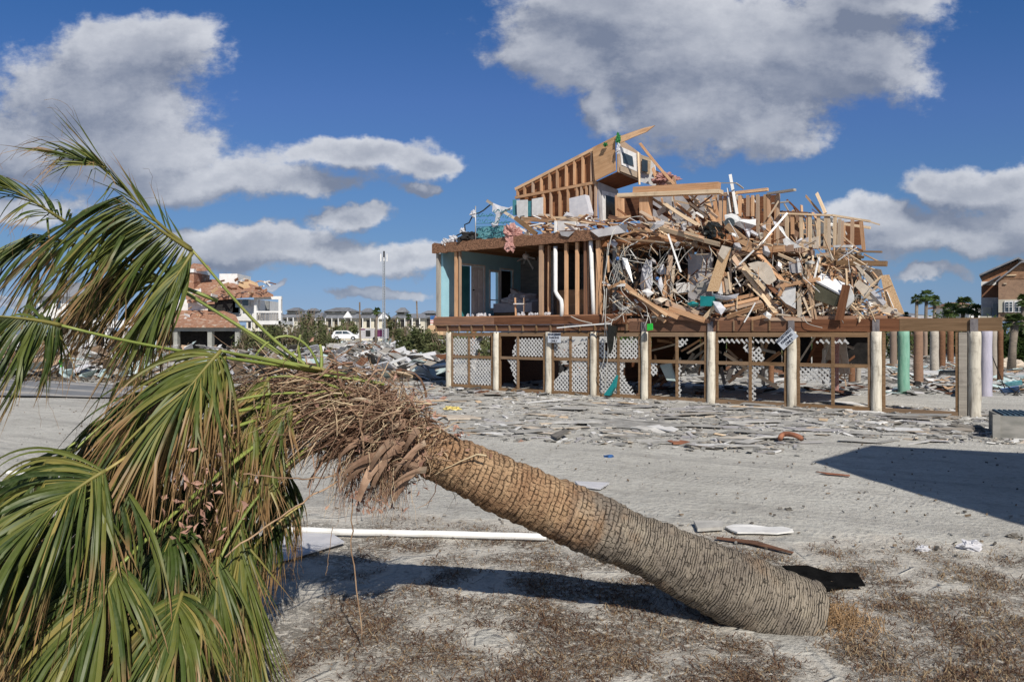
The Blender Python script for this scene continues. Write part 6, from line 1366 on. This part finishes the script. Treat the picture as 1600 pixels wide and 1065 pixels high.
for (x0, y0, x1, y1) in ((341,466,352,487),(356,466,366,475),(341,478,351,488)):
    f_ = rb(x0-1.5, y0-1.5, x1+1.5, y1+1.5, 4.75, 4.95, 'white', 'window_frame'); rb(x0, y0, x1, y1, 4.6, 4.7, 'glass', 'pane')
for x in (380.5, 420.5): rb(x-2, 460, x+2, 506, 4.0, 4.6, 'stucco', 'balcony_post')
rb(378,460,423,465,4.1,4.5,'stucco','balcony_beam'); rb(378,484,424,487,4.05,4.5,'stucco','balcony_sill'); rb(380,500,423,506,4,9,'stucco','balcony_floor'); rb(382,466,390,484,7,7.3,'greywall','balcony_wall')
for k in range(14): rb(383+k*2.7, 487, 384+k*2.7, 500, 4.2, 4.3, 'grey', 'baluster')
rpoly([(378,462,3),(427,460,3),(404,448,7),(385,441,9),(375,448,8)], 'tile', 'roof'); rpoly([(292,470,4),(378,462,4),(376,446,8),(352,438,10),(330,436,11),(300,448,9)], 'tile', 'roof')
rpoly([(372,447,7),(406,450,7),(402,442,9),(382,434,10),(374,440,9)], 'osb', 'roof_deck')
rb(296,418,327,447,9,14,'stucco','gable_wall'); rpoly([(292,420,8.5),(330,420,8.5),(325,414,11),(302,411,11)], 'tile', 'roof'); rb(244,412,258,470,8,13,'tile','chimney'); rb(243,411,259,417,7.8,13.2,'white','chimney_cap')
rr = random.Random(9)
for k in range(46):
    x = rr.uniform(285, 420); y = rr.uniform(438, 462) if x > 330 else rr.uniform(440, 505); a = rr.uniform(-.6, .6); l = rr.uniform(4, 12)
    p = fpt(x, y, rr.uniform(2, 4)); q_ = fpt(x+l*math.cos(a), y+l*math.sin(a), rr.uniform(2, 4))
    barobj('roof_batten', p-ruin.location, q_-ruin.location, .1, rr.uniform(.1, .3), M[rr.choice(('lumber', 'osb', 'brown', 'white', 'tile'))], ruin)
# white house further left behind the leaves
wh = empty('white_far_house', at(110, 545, 110), 'white house with a grey hipped roof, glimpsed through the palm leaves at far left', 'house')
def fb(root, D, x0, y0, x1, y1, d0, d1, mt, nm, par=None):
    a = at(x0, y1, D); b = at(x1, y0, D); mb = MB().box((a.x, D+d0, a.z), (b.x, D+d1, b.z)); mb.v = [tuple(Vector(v)-root.location) for v in mb.v]; return mb.build(nm, M[mt], par or root)
def hip(root, D, x0, x1, y0, y1, depth, mt, ridge=.35, nm='roof', over=.0, y_off=0):
    a = at(x0, y1, D); b = at(x1, y1, D); t = at(0, y0, D).z; w_ = b.x-a.x; y = D+y_off
    vs = [(a.x, y, a.z), (b.x, y, a.z), (b.x, y+depth, a.z), (a.x, y+depth, a.z), (a.x+w_*ridge, y+depth/2, t), (b.x-w_*ridge, y+depth/2, t)]
    mb = MB(); mb.add([Vector(v)-root.location for v in vs], [(0, 1, 5, 4), (1, 2, 5), (2, 3, 4, 5), (3, 0, 4), (3, 2, 1, 0)]); return mb.build(nm, M[mt], root)
fb(wh, 110, 60, 463, 128, 497, 0, 10, 'stucco', 'wall'); hip(wh, 110, 52, 136, 438, 464, 12, 'slate', .4, y_off=-1); fb(wh, 110, 75, 497, 125, 545, 1, 9, 'greybeam', 'ground_floor')
for x in (70, 92, 112): fb(wh, 110, x-3, 470, x+3, 482, -.1, .05, 'glass', 'window')
# tyre, crumpled sheet metal, green marker before the ruin
ty = empty('white_wall_tyre', at(182, 558, 48), 'white-rimmed wheel standing in the wreckage before the tiled ruin', 'wheel')
c = Vector((0, 0, 0)); ring = [Vector((math.cos(t*6.2832/24)*.27, 0, math.sin(t*6.2832/24)*.27)) for t in range(25)]
MB().tube(ring, .075, 8, False).build('tyre', M['pvc'], ty, smooth=True); MB().tube([(0, -.03, 0), (0, .05, 0)], .2, 16).build('hub', M['dark'], ty); MB().tube([(0, -.05, 0), (0, -.02, 0)], .08, 12).build('hub_cap', M['pvc'], ty)
ring = [Vector((math.cos(t*6.2832/24)*.30, 0, math.sin(t*6.2832/24)*.30)) for t in range(25)]
bw = empty('bicycle_wheel', at(679.5, 568, 38), 'pale bicycle wheel standing beside the brown shed debris left of the house', 'wheel'); MB().tube(ring, .028, 8, False).build('tyre', M['pvc'], bw, smooth=True)
for k in range(8): MB().tube([(0, 0, 0), (math.cos(k*.785)*.29, 0, math.sin(k*.785)*.29)], .005, 4).build('spoke', M['metal'], bw)
for i, (pl, lb) in enumerate((([(92,582),(94,577),(113,576),(118,590),(104,593)], 'leftmost crumpled pale aqua metal sheet by the street'), ([(120,588),(128,583),(152,577),(143,590),(128,593)], 'folded pale aqua metal sheet, second from the left by the street'), ([(152,588),(158,577),(172,575),(178,586),(168,590)], 'upright crumpled pale aqua metal sheet by the street'), ([(182,582),(200,579),(214,576),(205,584),(188,588)], 'rightmost thin pale aqua metal sheet by the street'))):
    pts = [at(x, y, 31.5+.7*(k % 2)) for k, (x, y) in enumerate(pl)]; c0 = sum(pts, Vector())/len(pts)+Vector((0, -.3, .08)); n = len(pts)
    mb = MB(); mb.v = [tuple(p) for p in pts]+[tuple(c0)]+[tuple(p+Vector((0, .03, 0))) for p in pts]+[tuple(c0+Vector((0, .03, 0)))]
    for k in range(n): j = (k+1) % n; mb.f += [(k, j, n), (n+1+j, n+1+k, 2*n+1), (k, n+1+k, n+1+j, j)]
    tag(mb.build('metal_sheet', M['sheet'], origin=pts[0]), lb, 'metal sheet', 'crumpled aqua metal sheets')
tag(plate('green_marker', [at(93,573,32), at(97,573,32), at(97,562,32), at(93,562,32)], .03, M['green']), 'bright green marker standing by the street at far left', 'marker')
tag(plate('rusty_sheet', [at(110,572,40), at(150,568,40), at(160,572,41), at(120,578,39)], .05, M['osb']), 'tan plywood sheet in the wreckage right of the green marker', 'plywood')
# fallen white wall sheets and brown shed wreck left of the piles
for pl, mt, lb in (([(575,552),(690,549),(696,548),(664,562),(600,560)], 'white', 'long white wall sheet fallen left of the house'), ([(605,541),(655,538),(656,546),(612,547)], 'cloth', 'white ribbed sheet lying behind the long fallen wall sheet'), ([(612,536),(620,530),(630,531),(634,538)], 'cloth', 'rounded white dome-like piece on the wreckage'), ([(520,566),(530,562),(545,566),(543,574)], 'white', 'pointed white board near the tip of the palm fibre'),
                   ([(585,575),(592,570),(600,582),(586,583)], 'white', 'bent white bracket lying near the shadow of the house'), ([(612,582),(650,585),(645,590),(605,588)], 'pale', 'pale plank lying at the edge of the house shadow')):
    d0 = min(70, H*F/(max(y for x, y in pl)+4-HY)); pts = [at(x, y, d0+k % 2*1.0) for k, (x, y) in enumerate(pl)]
    tag(plate('wall_sheet', pts, .08, M[mt]), lb, 'board')
sh_ = plate('shed_roof_piece', [at(666,564,40), at(700,551,40), at(716,552,42), at(716,564,40)], .2, M['brown']); tag(sh_, 'brown broken shed roof leaning behind the first pile', 'roof piece')
tag(plate('red_board', [at(664,562,38.5), at(672,560,38.5), at(672,572,38.5), at(664,573,38.5)], .1, M['red']), 'dark red board standing left of the bicycle wheel', 'board')
# ================================================================ FAR BACKGROUND CONDOMINIUMS
def condo(x0, x1, yr0, yr1, yb, D, cup, label, mt='cream'):
    r = empty('far_townhouse', at((x0+x1)/2, yb, D), label, 'building', 'grey-roofed buildings on the horizon')
    fb(r, D, x0, yr1-1, x1, yb, 0, 12, mt, 'wall'); hip(r, D, x0-2, x1+2, yr0, yr1, 14, 'slate', .12, y_off=-1)
    n = max(2, int((x1-x0)/11))
    for k in range(n):
        xx = x0+3+k*(x1-x0-6)/n; w = fb(r, D, xx, yr1+3, xx+5, yr1+14, -.15, .02, 'dark', 'window'); fb(r, D, xx+6.2, yr1, xx+7.4, yb, -1, -.5, 'white', 'column')
    if cup:
        c0, c1, cy0, cy1 = cup; fb(r, D, c0+2, cy1-1, c1-2, yr0+3, 3, 9, 'cream', 'upper_storey'); hip(r, D, c0, c1, cy0, cy1, 9, 'slate', .3, 'upper_roof', y_off=2)
        for k in range(3): xx = c0+4+k*(c1-c0-8)/3; fb(r, D, xx, cy1+1, xx+(c1-c0)/5, yr0+1, 2.9, 3.02, 'dark', 'window')
condo(441, 465, 486, 496, 532, 190, (441, 463, 479, 485), 'narrow grey-roofed townhouse on the horizon nearest the corner balcony')
condo(474, 500, 487, 497, 532, 195, (473, 488, 480, 485), 'small far townhouse half hidden by a tree, second from the left', 'cream')
condo(500, 556, 487, 497, 532, 200, (500, 553, 479, 486), 'long far townhouse with white porch gable above the white car')
condo(558, 600, 487, 497, 532, 205, (559, 578, 480, 487), 'far townhouse with a grey garage wall left of the mast')
condo(612, 664, 489, 497, 532, 205, (615, 633, 479, 487), 'far townhouse with a steep small roof right of the mast', 'cream')
condo(664, 700, 488, 496, 532, 210, (656, 682, 484, 489), 'far townhouse nearest the turquoise room')
condo(385, 436, 489, 498, 532, 200, (392, 420, 476, 484), 'far townhouse seen through the corner balcony')
condo(300, 340, 489, 498, 532, 230, None, 'far grey-roofed townhouse hidden behind the tiled ruin')
for (x, y, w_) in ((543, 490, 7), (599, 492, 9)):
    q = [at(x-w_, y+6, 190), at(x, y-4, 190), at(x+w_, y+6, 190)]; tag(MB().prism(q, (0, 1, 0)).build('porch_gable', M['white'], origin=q[0]), 'white triangular porch gable above the white car' if x < 560 else 'white triangular porch gable beside the mast', 'gable')
# communications mast
mast = empty('lattice_mast', at(600, 536, 115), 'tall thin lattice radio mast with antennas, standing left of the house', 'mast')
def mk(o): o.parent = mast; return o
zt_ = at(600, 402, 115).z-mast.location.z; wv = .2; mb = MB()
leg = [(-wv, -wv*.6), (wv, -wv*.6), (0, wv)]
for (x, y) in leg: mb.tube([(x, y, 0), (x*.7, y*.7, zt_)], .05, 5)
mk(mb.build('mast_leg', M['metal'])); mb = MB(); nb = 34
for k in range(nb):
    z0 = zt_*k/nb; z1 = zt_*(k+1)/nb
    for j in range(3): (xa, ya), (xb, yb) = leg[j], leg[(j+1) % 3]; mb.tube([(xa*.85, ya*.85, z0), (xb*.85, yb*.85, z1)], .028, 4)
mk(mb.build('mast_bracing', M['metal']))
for x in (-.45, .45, 0): mk(MB().box((x-.08, -.08, zt_-.6), (x+.08, .08, zt_+.5)).build('antenna', M['white']))
mk(MB().tube([(-.5, 0, zt_-.1), (.5, 0, zt_-.1)], .04, 5).build('antenna_arm', M['metal'])); mk(MB().tube([(0, 0, zt_), (0, 0, zt_+.9)], .12, 8).build('top_camera', M['dark']))
for x, y0, y1, lb in ((563, 472, 540, 'bare utility pole leaning left of the mast'), (512, 515, 560, 'thin dead post in the scrub below the far townhouses'), (652, 470, 497, 'thin antenna pole on the far roofs right of the mast')):
    a = at(x, y1, 90); b = at(x-1, y0, 90); tag(MB().tube([a, b], .09, 6).build('utility_pole', M['twig'], origin=a), lb, 'pole')
# white SUV and second vehicles
def car(px, py, D, L_, rz, mt, label, name='parked_suv'):
    c = at(px, py, D); r = empty(name, c, label, 'car', rz=rz); hw = .9
    prof = [(-L_/2, .35), (-L_/2, .95), (-L_/2+.15, 1.08), (-L_/2+.45, 1.62), (-L_/2+.8, 1.72), (.25, 1.72), (.75, 1.55), (1.25, 1.12), (L_/2-.35, .98), (L_/2, .75), (L_/2, .35)]
    MB().prism([(x, -hw, z) for x, z in prof], (0, 2*hw, 0)).build('body', M[mt], r)
    for w_ in ([(-L_/2+.55, 1.12), (-L_/2+.68, 1.55), (-.55, 1.6), (-.55, 1.12)], [(-.45, 1.12), (-.45, 1.6), (.25, 1.58), (.95, 1.12)]):
        for s in (-1, 1): MB().prism([(x, s*(hw+.012), z) for x, z in w_], (0, -s*.01, 0)).build('window', M['glass'], r)
    for x in (-L_/2+.85, L_/2-.95):
        for s in (-1, 1):
            w = MB().tube([(x, s*(hw-.12), .36), (x, s*(hw+.05), .36)], .37, 18).build('wheel', M['rubber'], r); MB().tube([(x, s*(hw+.03), .36), (x, s*(hw+.07), .36)], .2, 12).build('rim', M['metal'], w)
    MB().box((L_/2-.04, -.75, .72), (L_/2+.01, .75, .9)).build('headlight', M['metal'], r)
    return r
car(540, 531.5, 140, 4.6, .12, 'carwhite', 'white car with dark windows parked below the long far townhouse'); car(556, 527.5, 175, 4.6, .3, 'carwhite', 'white car partly hidden behind the nearer white one')
car(470, 529, 170, 4.6, .1, 'siding', 'pale vehicle glimpsed in the scrub left of the white cars', 'parked_car'); car(520, 526, 180, 4.6, .2, 'carwhite', 'small white car at the left of the two white ones')
tr = empty('cargo_trailer', at(586, 534, 118), 'grey trailer with a purple panel parked at the foot of the mast', 'trailer')
MB().box((-2.2, -1, .5), (1.9, 1, 2.0)).build('body', M['siding'], tr); MB().box((.1, -1.03, .8), (1.5, -1.005, 1.8)).build('purple_panel', M['purple'], tr); MB().box((-1.2, -1.03, .8), (-.5, -1.005, 1.7)).build('door', M['dark'], tr); MB().tube([(.2, -1.05, .4), (.2, -.85, .4)], .4, 14).build('wheel', M['rubber'], tr)
MB().box((-2.2, -1.01, 1.75), (-1.3, -1.0, 1.95)).build('stripe', M['purple'], tr)
fl = empty('small_flag', at(684, 505, 95), 'faded striped flag flying beside the turquoise room', 'flag'); z_ = 0
for k in range(7): MB().box((-.9, 0, k*.13), (.5, .02, k*.13+.128)).build('stripe', M['red'] if k % 2 == 0 else M['white'], fl)
MB().box((-.9, -.02, .45), (-.3, -.003, .91)).build('canton', M['blueplastic'], fl)
tag(MB().prism([at(664,519,92), at(700,519,92), at(696,506,95), at(670,508,95)], (0, 0, -.3)).build('orange_roof_piece', M['osb'], origin=at(664,519,92)), 'orange torn roof piece below the striped flag', 'roof piece')
# ---- vegetation
def shrub(name, c, rx, rz, n, s, mt, label, cat='shrub', group=None, seed=0, ry=None, twigs=26):
    rnd = random.Random(seed); r = empty(name, c, label, cat, group); mb = MB(); ry = ry or rx*.7
    cl = [(Vector((rnd.uniform(-.85, .85)*rx, rnd.uniform(-.8, .8)*ry, rnd.uniform(.15, .85)*rz)), rnd.uniform(.18, .42)) for _ in range(max(6, int(n/60)))]
    for _ in range(n):
        cc, cr = rnd.choice(cl); p = cc+Vector((rnd.gauss(0, cr*rx*.5), rnd.gauss(0, cr*ry*.6), rnd.gauss(0, cr*rz*.5)))
        if p.z < 0: p.z = abs(p.z)*.4
        a = Vector((rnd.gauss(0, 1), rnd.gauss(0, 1), rnd.gauss(0, 1))).normalized(); b = a.cross(Vector((rnd.gauss(0, 1), rnd.gauss(0, 1), rnd.gauss(0, 1)))).normalized(); q = s*rnd.uniform(.5, 1.3)
        mb.add([p-a*q, p+b*q*.45, p+a*q, p-b*q*.45], [(0, 1, 2, 3)])
    mb.build('foliage', M[mt], r); mb = MB()
    for _ in range(twigs):
        x = rnd.uniform(-.6, .6)*rx; y = rnd.uniform(-.5, .5)*ry; mb.tube([(x*.5, y*.5, 0), (x*.8+rnd.gauss(0, .1), y*.8, rz*.5), (x*1.25, y*1.2, rz*rnd.uniform(.8, 1.15))], [s*.25, s*.16, s*.05], 4, False)
    mb.build('stems', M['twig'], r); return r
SG = 'storm-stripped bushes in the middle distance'
for i, (x, yb, w_, h_, D, lb) in enumerate(((446,560,26,48,62,'brown-green bush under the corner balcony'),(470,556,20,46,70,'dark scrub between the balcony and the far cars'),(490,552,20,38,75,'scrub bush left of the white cars'),(425,575,22,30,50,'low dead bush above the arching palm stalk'),
        (668,556,26,40,52,'green bush left of the turquoise room above the white wall sheet'),(692,560,30,42,50,'green bush beside the first pile under the rim board'),(640,552,20,34,60,'olive bush at the foot of the mast, right side'),(735,568,30,46,48,'bush seen through the first lattice bay'),(760,570,26,44,50,'bush behind the second cream pile'),
        (514,548,18,20,80,'low bush with orange tinge left of the white cars'),(455,580,40,18,46,'low thicket of dead twigs above the palm fibre'),(395,560,30,40,66,'twiggy bush before the tiled ruin porch'))):
    shrub('bush', at(x, yb, D), w_/F*D, h_/F*D, 1500, .14, 'leaf', lb, 'bush', SG, 40+i)
UL = ['behind the fourth and fifth cream piles', 'seen through the bay right of the green umbrella', 'seen below the floor left of the tilted sign', 'seen just right of the tilted sign', 'seen behind the cream door panel', 'seen left of the mint post', 'between the mint and brown posts', 'right of the grey rear post', 'left of the last cream pile', 'between the lavender post and the boulder']
for i, x in enumerate((1000, 1050, 1110, 1170, 1235, 1300, 1365, 1430, 1490, 1560)):
    D_ = 58+6*(i % 3); c0 = at(x, 545, D_); c0.z = 0
    shrub('bush', c0, 52/F*D_, H+(HY-(511-3*(i % 2)))/F*D_, 1500, .2, 'leaf' if i % 2 else 'palm_far', 'green scrub beyond the house, '+UL[i], 'bush', SG, 170+i)
for i, (x, yb, w_, h_) in enumerate(((430,533,18,28),(482,535,26,48),(515,535,16,26),(612,534,14,34),(640,534,18,24),(690,534,16,20),(545,522,14,18))):
    shrub('far_tree', at(x, yb, 165), w_/F*165, h_/F*165, 700, .45, 'leaf', ['far leafy tree just right of the corner balcony','tall far dark tree between the two smallest townhouses','far tree above the second white car','far tree right of the mast','far tree before the steep small roof','far tree left of the turquoise room','dark bush behind the white cars'][i], 'tree', 'trees before the far townhouses', 60+i)
def palm_tree(c, h, crown, label, seed, lean=0., n=24, group=None, hang=.6):
    rnd = random.Random(seed); r = empty('palm_tree', c, label, 'palm tree', group)
    MB().tube([(0, 0, 0), (lean*.4, 0, h*.5), (lean, 0, h)], [.22, .17, .18], 8).build('trunk', M['bark'], r, smooth=True)
    top = Vector((lean, 0, h)); mb = MB()
    for k in range(n):
        az = rnd.uniform(0, 6.283); el = rnd.uniform(-.7, 1.35); dv = Vector((math.cos(az)*math.cos(el), math.sin(az)*math.cos(el), math.sin(el)))
        hs = top+dv*crown*.5*rnd.uniform(.8, 1.1); mb.tube([top, hs], .02, 3, False); side = dv.cross(Vector((0, 0, 1))).normalized(); up = side.cross(dv)
        for j in range(17):
            a = (j/16-.5)*3.5; d_ = (dv*math.cos(a)+side*math.sin(a)).normalized(); l = crown*.55*rnd.uniform(.8, 1.1); p1 = hs+d_*l*.5+Vector((0, 0, -.06*l)); p2 = hs+d_*l*.9+Vector((0, 0, -hang*l*.6)); w_ = .035*crown
            pr_ = up.cross(d_).normalized()*w_
            b = len(mb.v); mb.v += [tuple(hs), tuple(p1-pr_), tuple(p1+pr_), tuple(p2)]; mb.f += [(b, b+1, b+3, b+2)]
    mb.build('crown', M['palm_far'], r); return r
for i, (x, yt, yb, D, cpx, lb) in enumerate(((1445,462,560,85,15,'tall dark palm, right one of the pair behind the heap'),(1430,468,560,88,12,'small palm at the left of the pair behind the heap'),(1458,470,560,92,13,'palm with drooping leaves just right of the tallest'),
        (1502,478,560,75,22,'broad palm in the dark clump left of the brown house'),(1483,484,560,80,18,'palm low in the dark clump'),(1522,486,560,72,16,'palm at the right of the dark clump'),(1596,470,545,52,16,'palm in front of the brown house at the right edge'),
        (587,486,536,110,9,'palm standing just left of the mast'),(636,495,536,105,7,'short palm right of the mast'),(1580,503,560,40,22,'low palm crown right of the last pile'),(1413,492,560,90,7,'small shrubby palm at the right end of the heap'))):
    b = at(x, yb, D); b.z = 0; zt__ = at(x, yt, D).z
    palm_tree(b, zt__, cpx*D/F, lb, 90+i, .2, 34, 'palms in the distance')
for i, (x, yb, w_, h_, D, lb) in enumerate(((1478,560,26,66,82,'dark bush filling the clump of palms'),(1510,560,28,60,78,'dense green bush under the broad palm'),(1545,560,26,52,60,'green scrub at the foot of the brown house'),(1585,570,24,50,42,'leafy bush right of the last pile'),(1560,560,26,20,46,'low yellow-green bush beyond the last brown pile'),(1440,560,30,38,90,'low bush under the pair of tall palms'))):
    c0 = at(x, yb, D); c0.z = 0; shrub('bush', c0, w_/F*D, H+(HY-(yb-h_))/F*D, 1500, .2, 'palm_far', lb, 'bush', SG, 140+i)
# ---- right: brown house
DH = 62.; bh = empty('brown_clad_house', at(1590, 560, DH), 'tall house with brown patched gable and white windows at the right edge', 'house')
bh.location.z = 0
BN = Vector((.53, .848, 0)).normalized(); BO = at(1600, 521, DH); BO.z = 0
def bp3(x, y, off=0):
    r = Vector(((x-CX)/F, 1, (HY-y)/F)); o = Vector((0, 0, H)); t = (off+(BO-o).dot(BN))/r.dot(BN); return o+r*t
def hb(x0, y0, x1, y1, d0, d1, mt, nm):
    q = [bp3(x0, y1, d0), bp3(x1, y1, d0), bp3(x1, y0, d0), bp3(x0, y0, d0)]; ze, zt2 = q[0].z, q[3].z
    q[1].z = ze; q[2].z = zt2
    return MB().prism([p-bh.location for p in q], BN*(d1-d0)).build(nm, M[mt], bh)
hb(1560,436,1690,500,0,9,'clad','wall'); hb(1560,468,1690,488,-.12,-.02,'cream','lower_cladding'); hb(1533,440,1562,497,3,9,'stucco','side_wall'); hb(1534,446,1561,465,2.9,2.98,'brown','side_panel'); hb(1534,465,1561,482,2.88,2.97,'siding','side_panel'); hb(1552,474,1558,494,2.8,2.86,'glass','door'); hb(1536,480,1549,495,2.86,2.9,'cream','side_panel')
g0 = [bp3(1560,437), bp3(1597,409), bp3(1640,409), bp3(1690,437)]; MB().prism([p-bh.location for p in g0], BN*9).build('gable', M['clad'], bh)
def rslab(p, q_, d0, d1, th, mt='slate'):
    a = bp3(*p, d0); b = bp3(*q_, d0); up = Vector((0, 0, th)); return MB().prism([x-bh.location for x in (a, b, b+up, a+up)], BN*(d1-d0)).build('roof', M[mt], bh)
rslab((1556,441), (1596,410), -.5, 9.2, .12); rslab((1596,410), (1645,410), -.5, 9.2, .12); rslab((1530,431), (1591,404), 2.4, 9.4, .14); rslab((1591,404), (1625,418), 2.4, 9.4, .14); rslab((1535,446), (1563,431), 1.5, 3.0, .08)
MB().prism([bp3(1534,433,3.1)-bh.location, bp3(1591,407,3.1)-bh.location, bp3(1591,440,3.1)-bh.location, bp3(1534,442,3.1)-bh.location], BN*.1).build('side_gable', M['sheath'], bh)
for x in (1576.5, 1592, 1608):
    f_ = hb(x-7, 470, x+7, 488, -.25, -.14, 'white', 'window_frame'); hb(x-5.2, 472, x+5.2, 486, -.30, -.26, 'glass', 'pane')
    for yy in (475.5, 479): hb(x-5, yy, x+5, yy+.7, -.33, -.305, 'white', 'glazing_bar')
    hb(x-.5, 472, x+.5, 486, -.36, -.335, 'white', 'glazing_bar')
hb(1570,429,1588,431,-.12,-.02,'pale','batten'); hb(1568,442,1573,444,-.12,-.02,'pale','batten')
for x in (1537, 1562, 1588, 1615, 1640): hb(x-2, 497, x+2, 560, 1, 1.5, 'stucco', 'pier')
hb(1531,494,1690,499,.3,9,'cream','floor'); 
r0 = empty('far_low_house', at(1440, 540, 120), 'low grey-roofed house glimpsed under the pair of palms', 'house'); fb(r0, 120, 1424, 493, 1458, 545, 0, 10, 'siding', 'wall'); hip(r0, 120, 1420, 1462, 487, 494, 12, 'slate', .25); 
r1 = empty('far_white_house', at(1530, 540, 100), 'white-walled house with torn roof behind the clump of palms', 'house'); fb(r1, 100, 1514, 478, 1540, 530, 0, 8, 'stucco', 'wall'); hip(r1, 100, 1508, 1545, 470, 479, 10, 'tile', .2)
# ---- house outside the frame at the right, whose gable shadow falls on the lane
oh = empty('neighbouring_house', (8.35, 3.85, 0), 'pale gabled house beside the lane, just outside the picture at right, casting the long shadow', 'house', rz=.15)
MB().box((-2, -6, 0), (2, 2.2, 5.0)).build('wall', M['cream'], oh); MB().prism([(-2.0, 2.3, 5.0), (2.0, 2.4, 5.0), (0, 2.4, 6.1)], (0, -8.4, 0)).build('roof', M['slate'], oh)
MB().box((-2.03, -4, 2.6), (-2.0, -2.8, 4.0)).build('window', M['glass'], oh); MB().box((-2.03, -.8, 2.6), (-2.0, .4, 4.0)).build('window', M['glass'], oh); MB().box((-2.03, -2.2, 0), (-2.0, -1.2, 2.1)).build('door', M['brown'], oh)
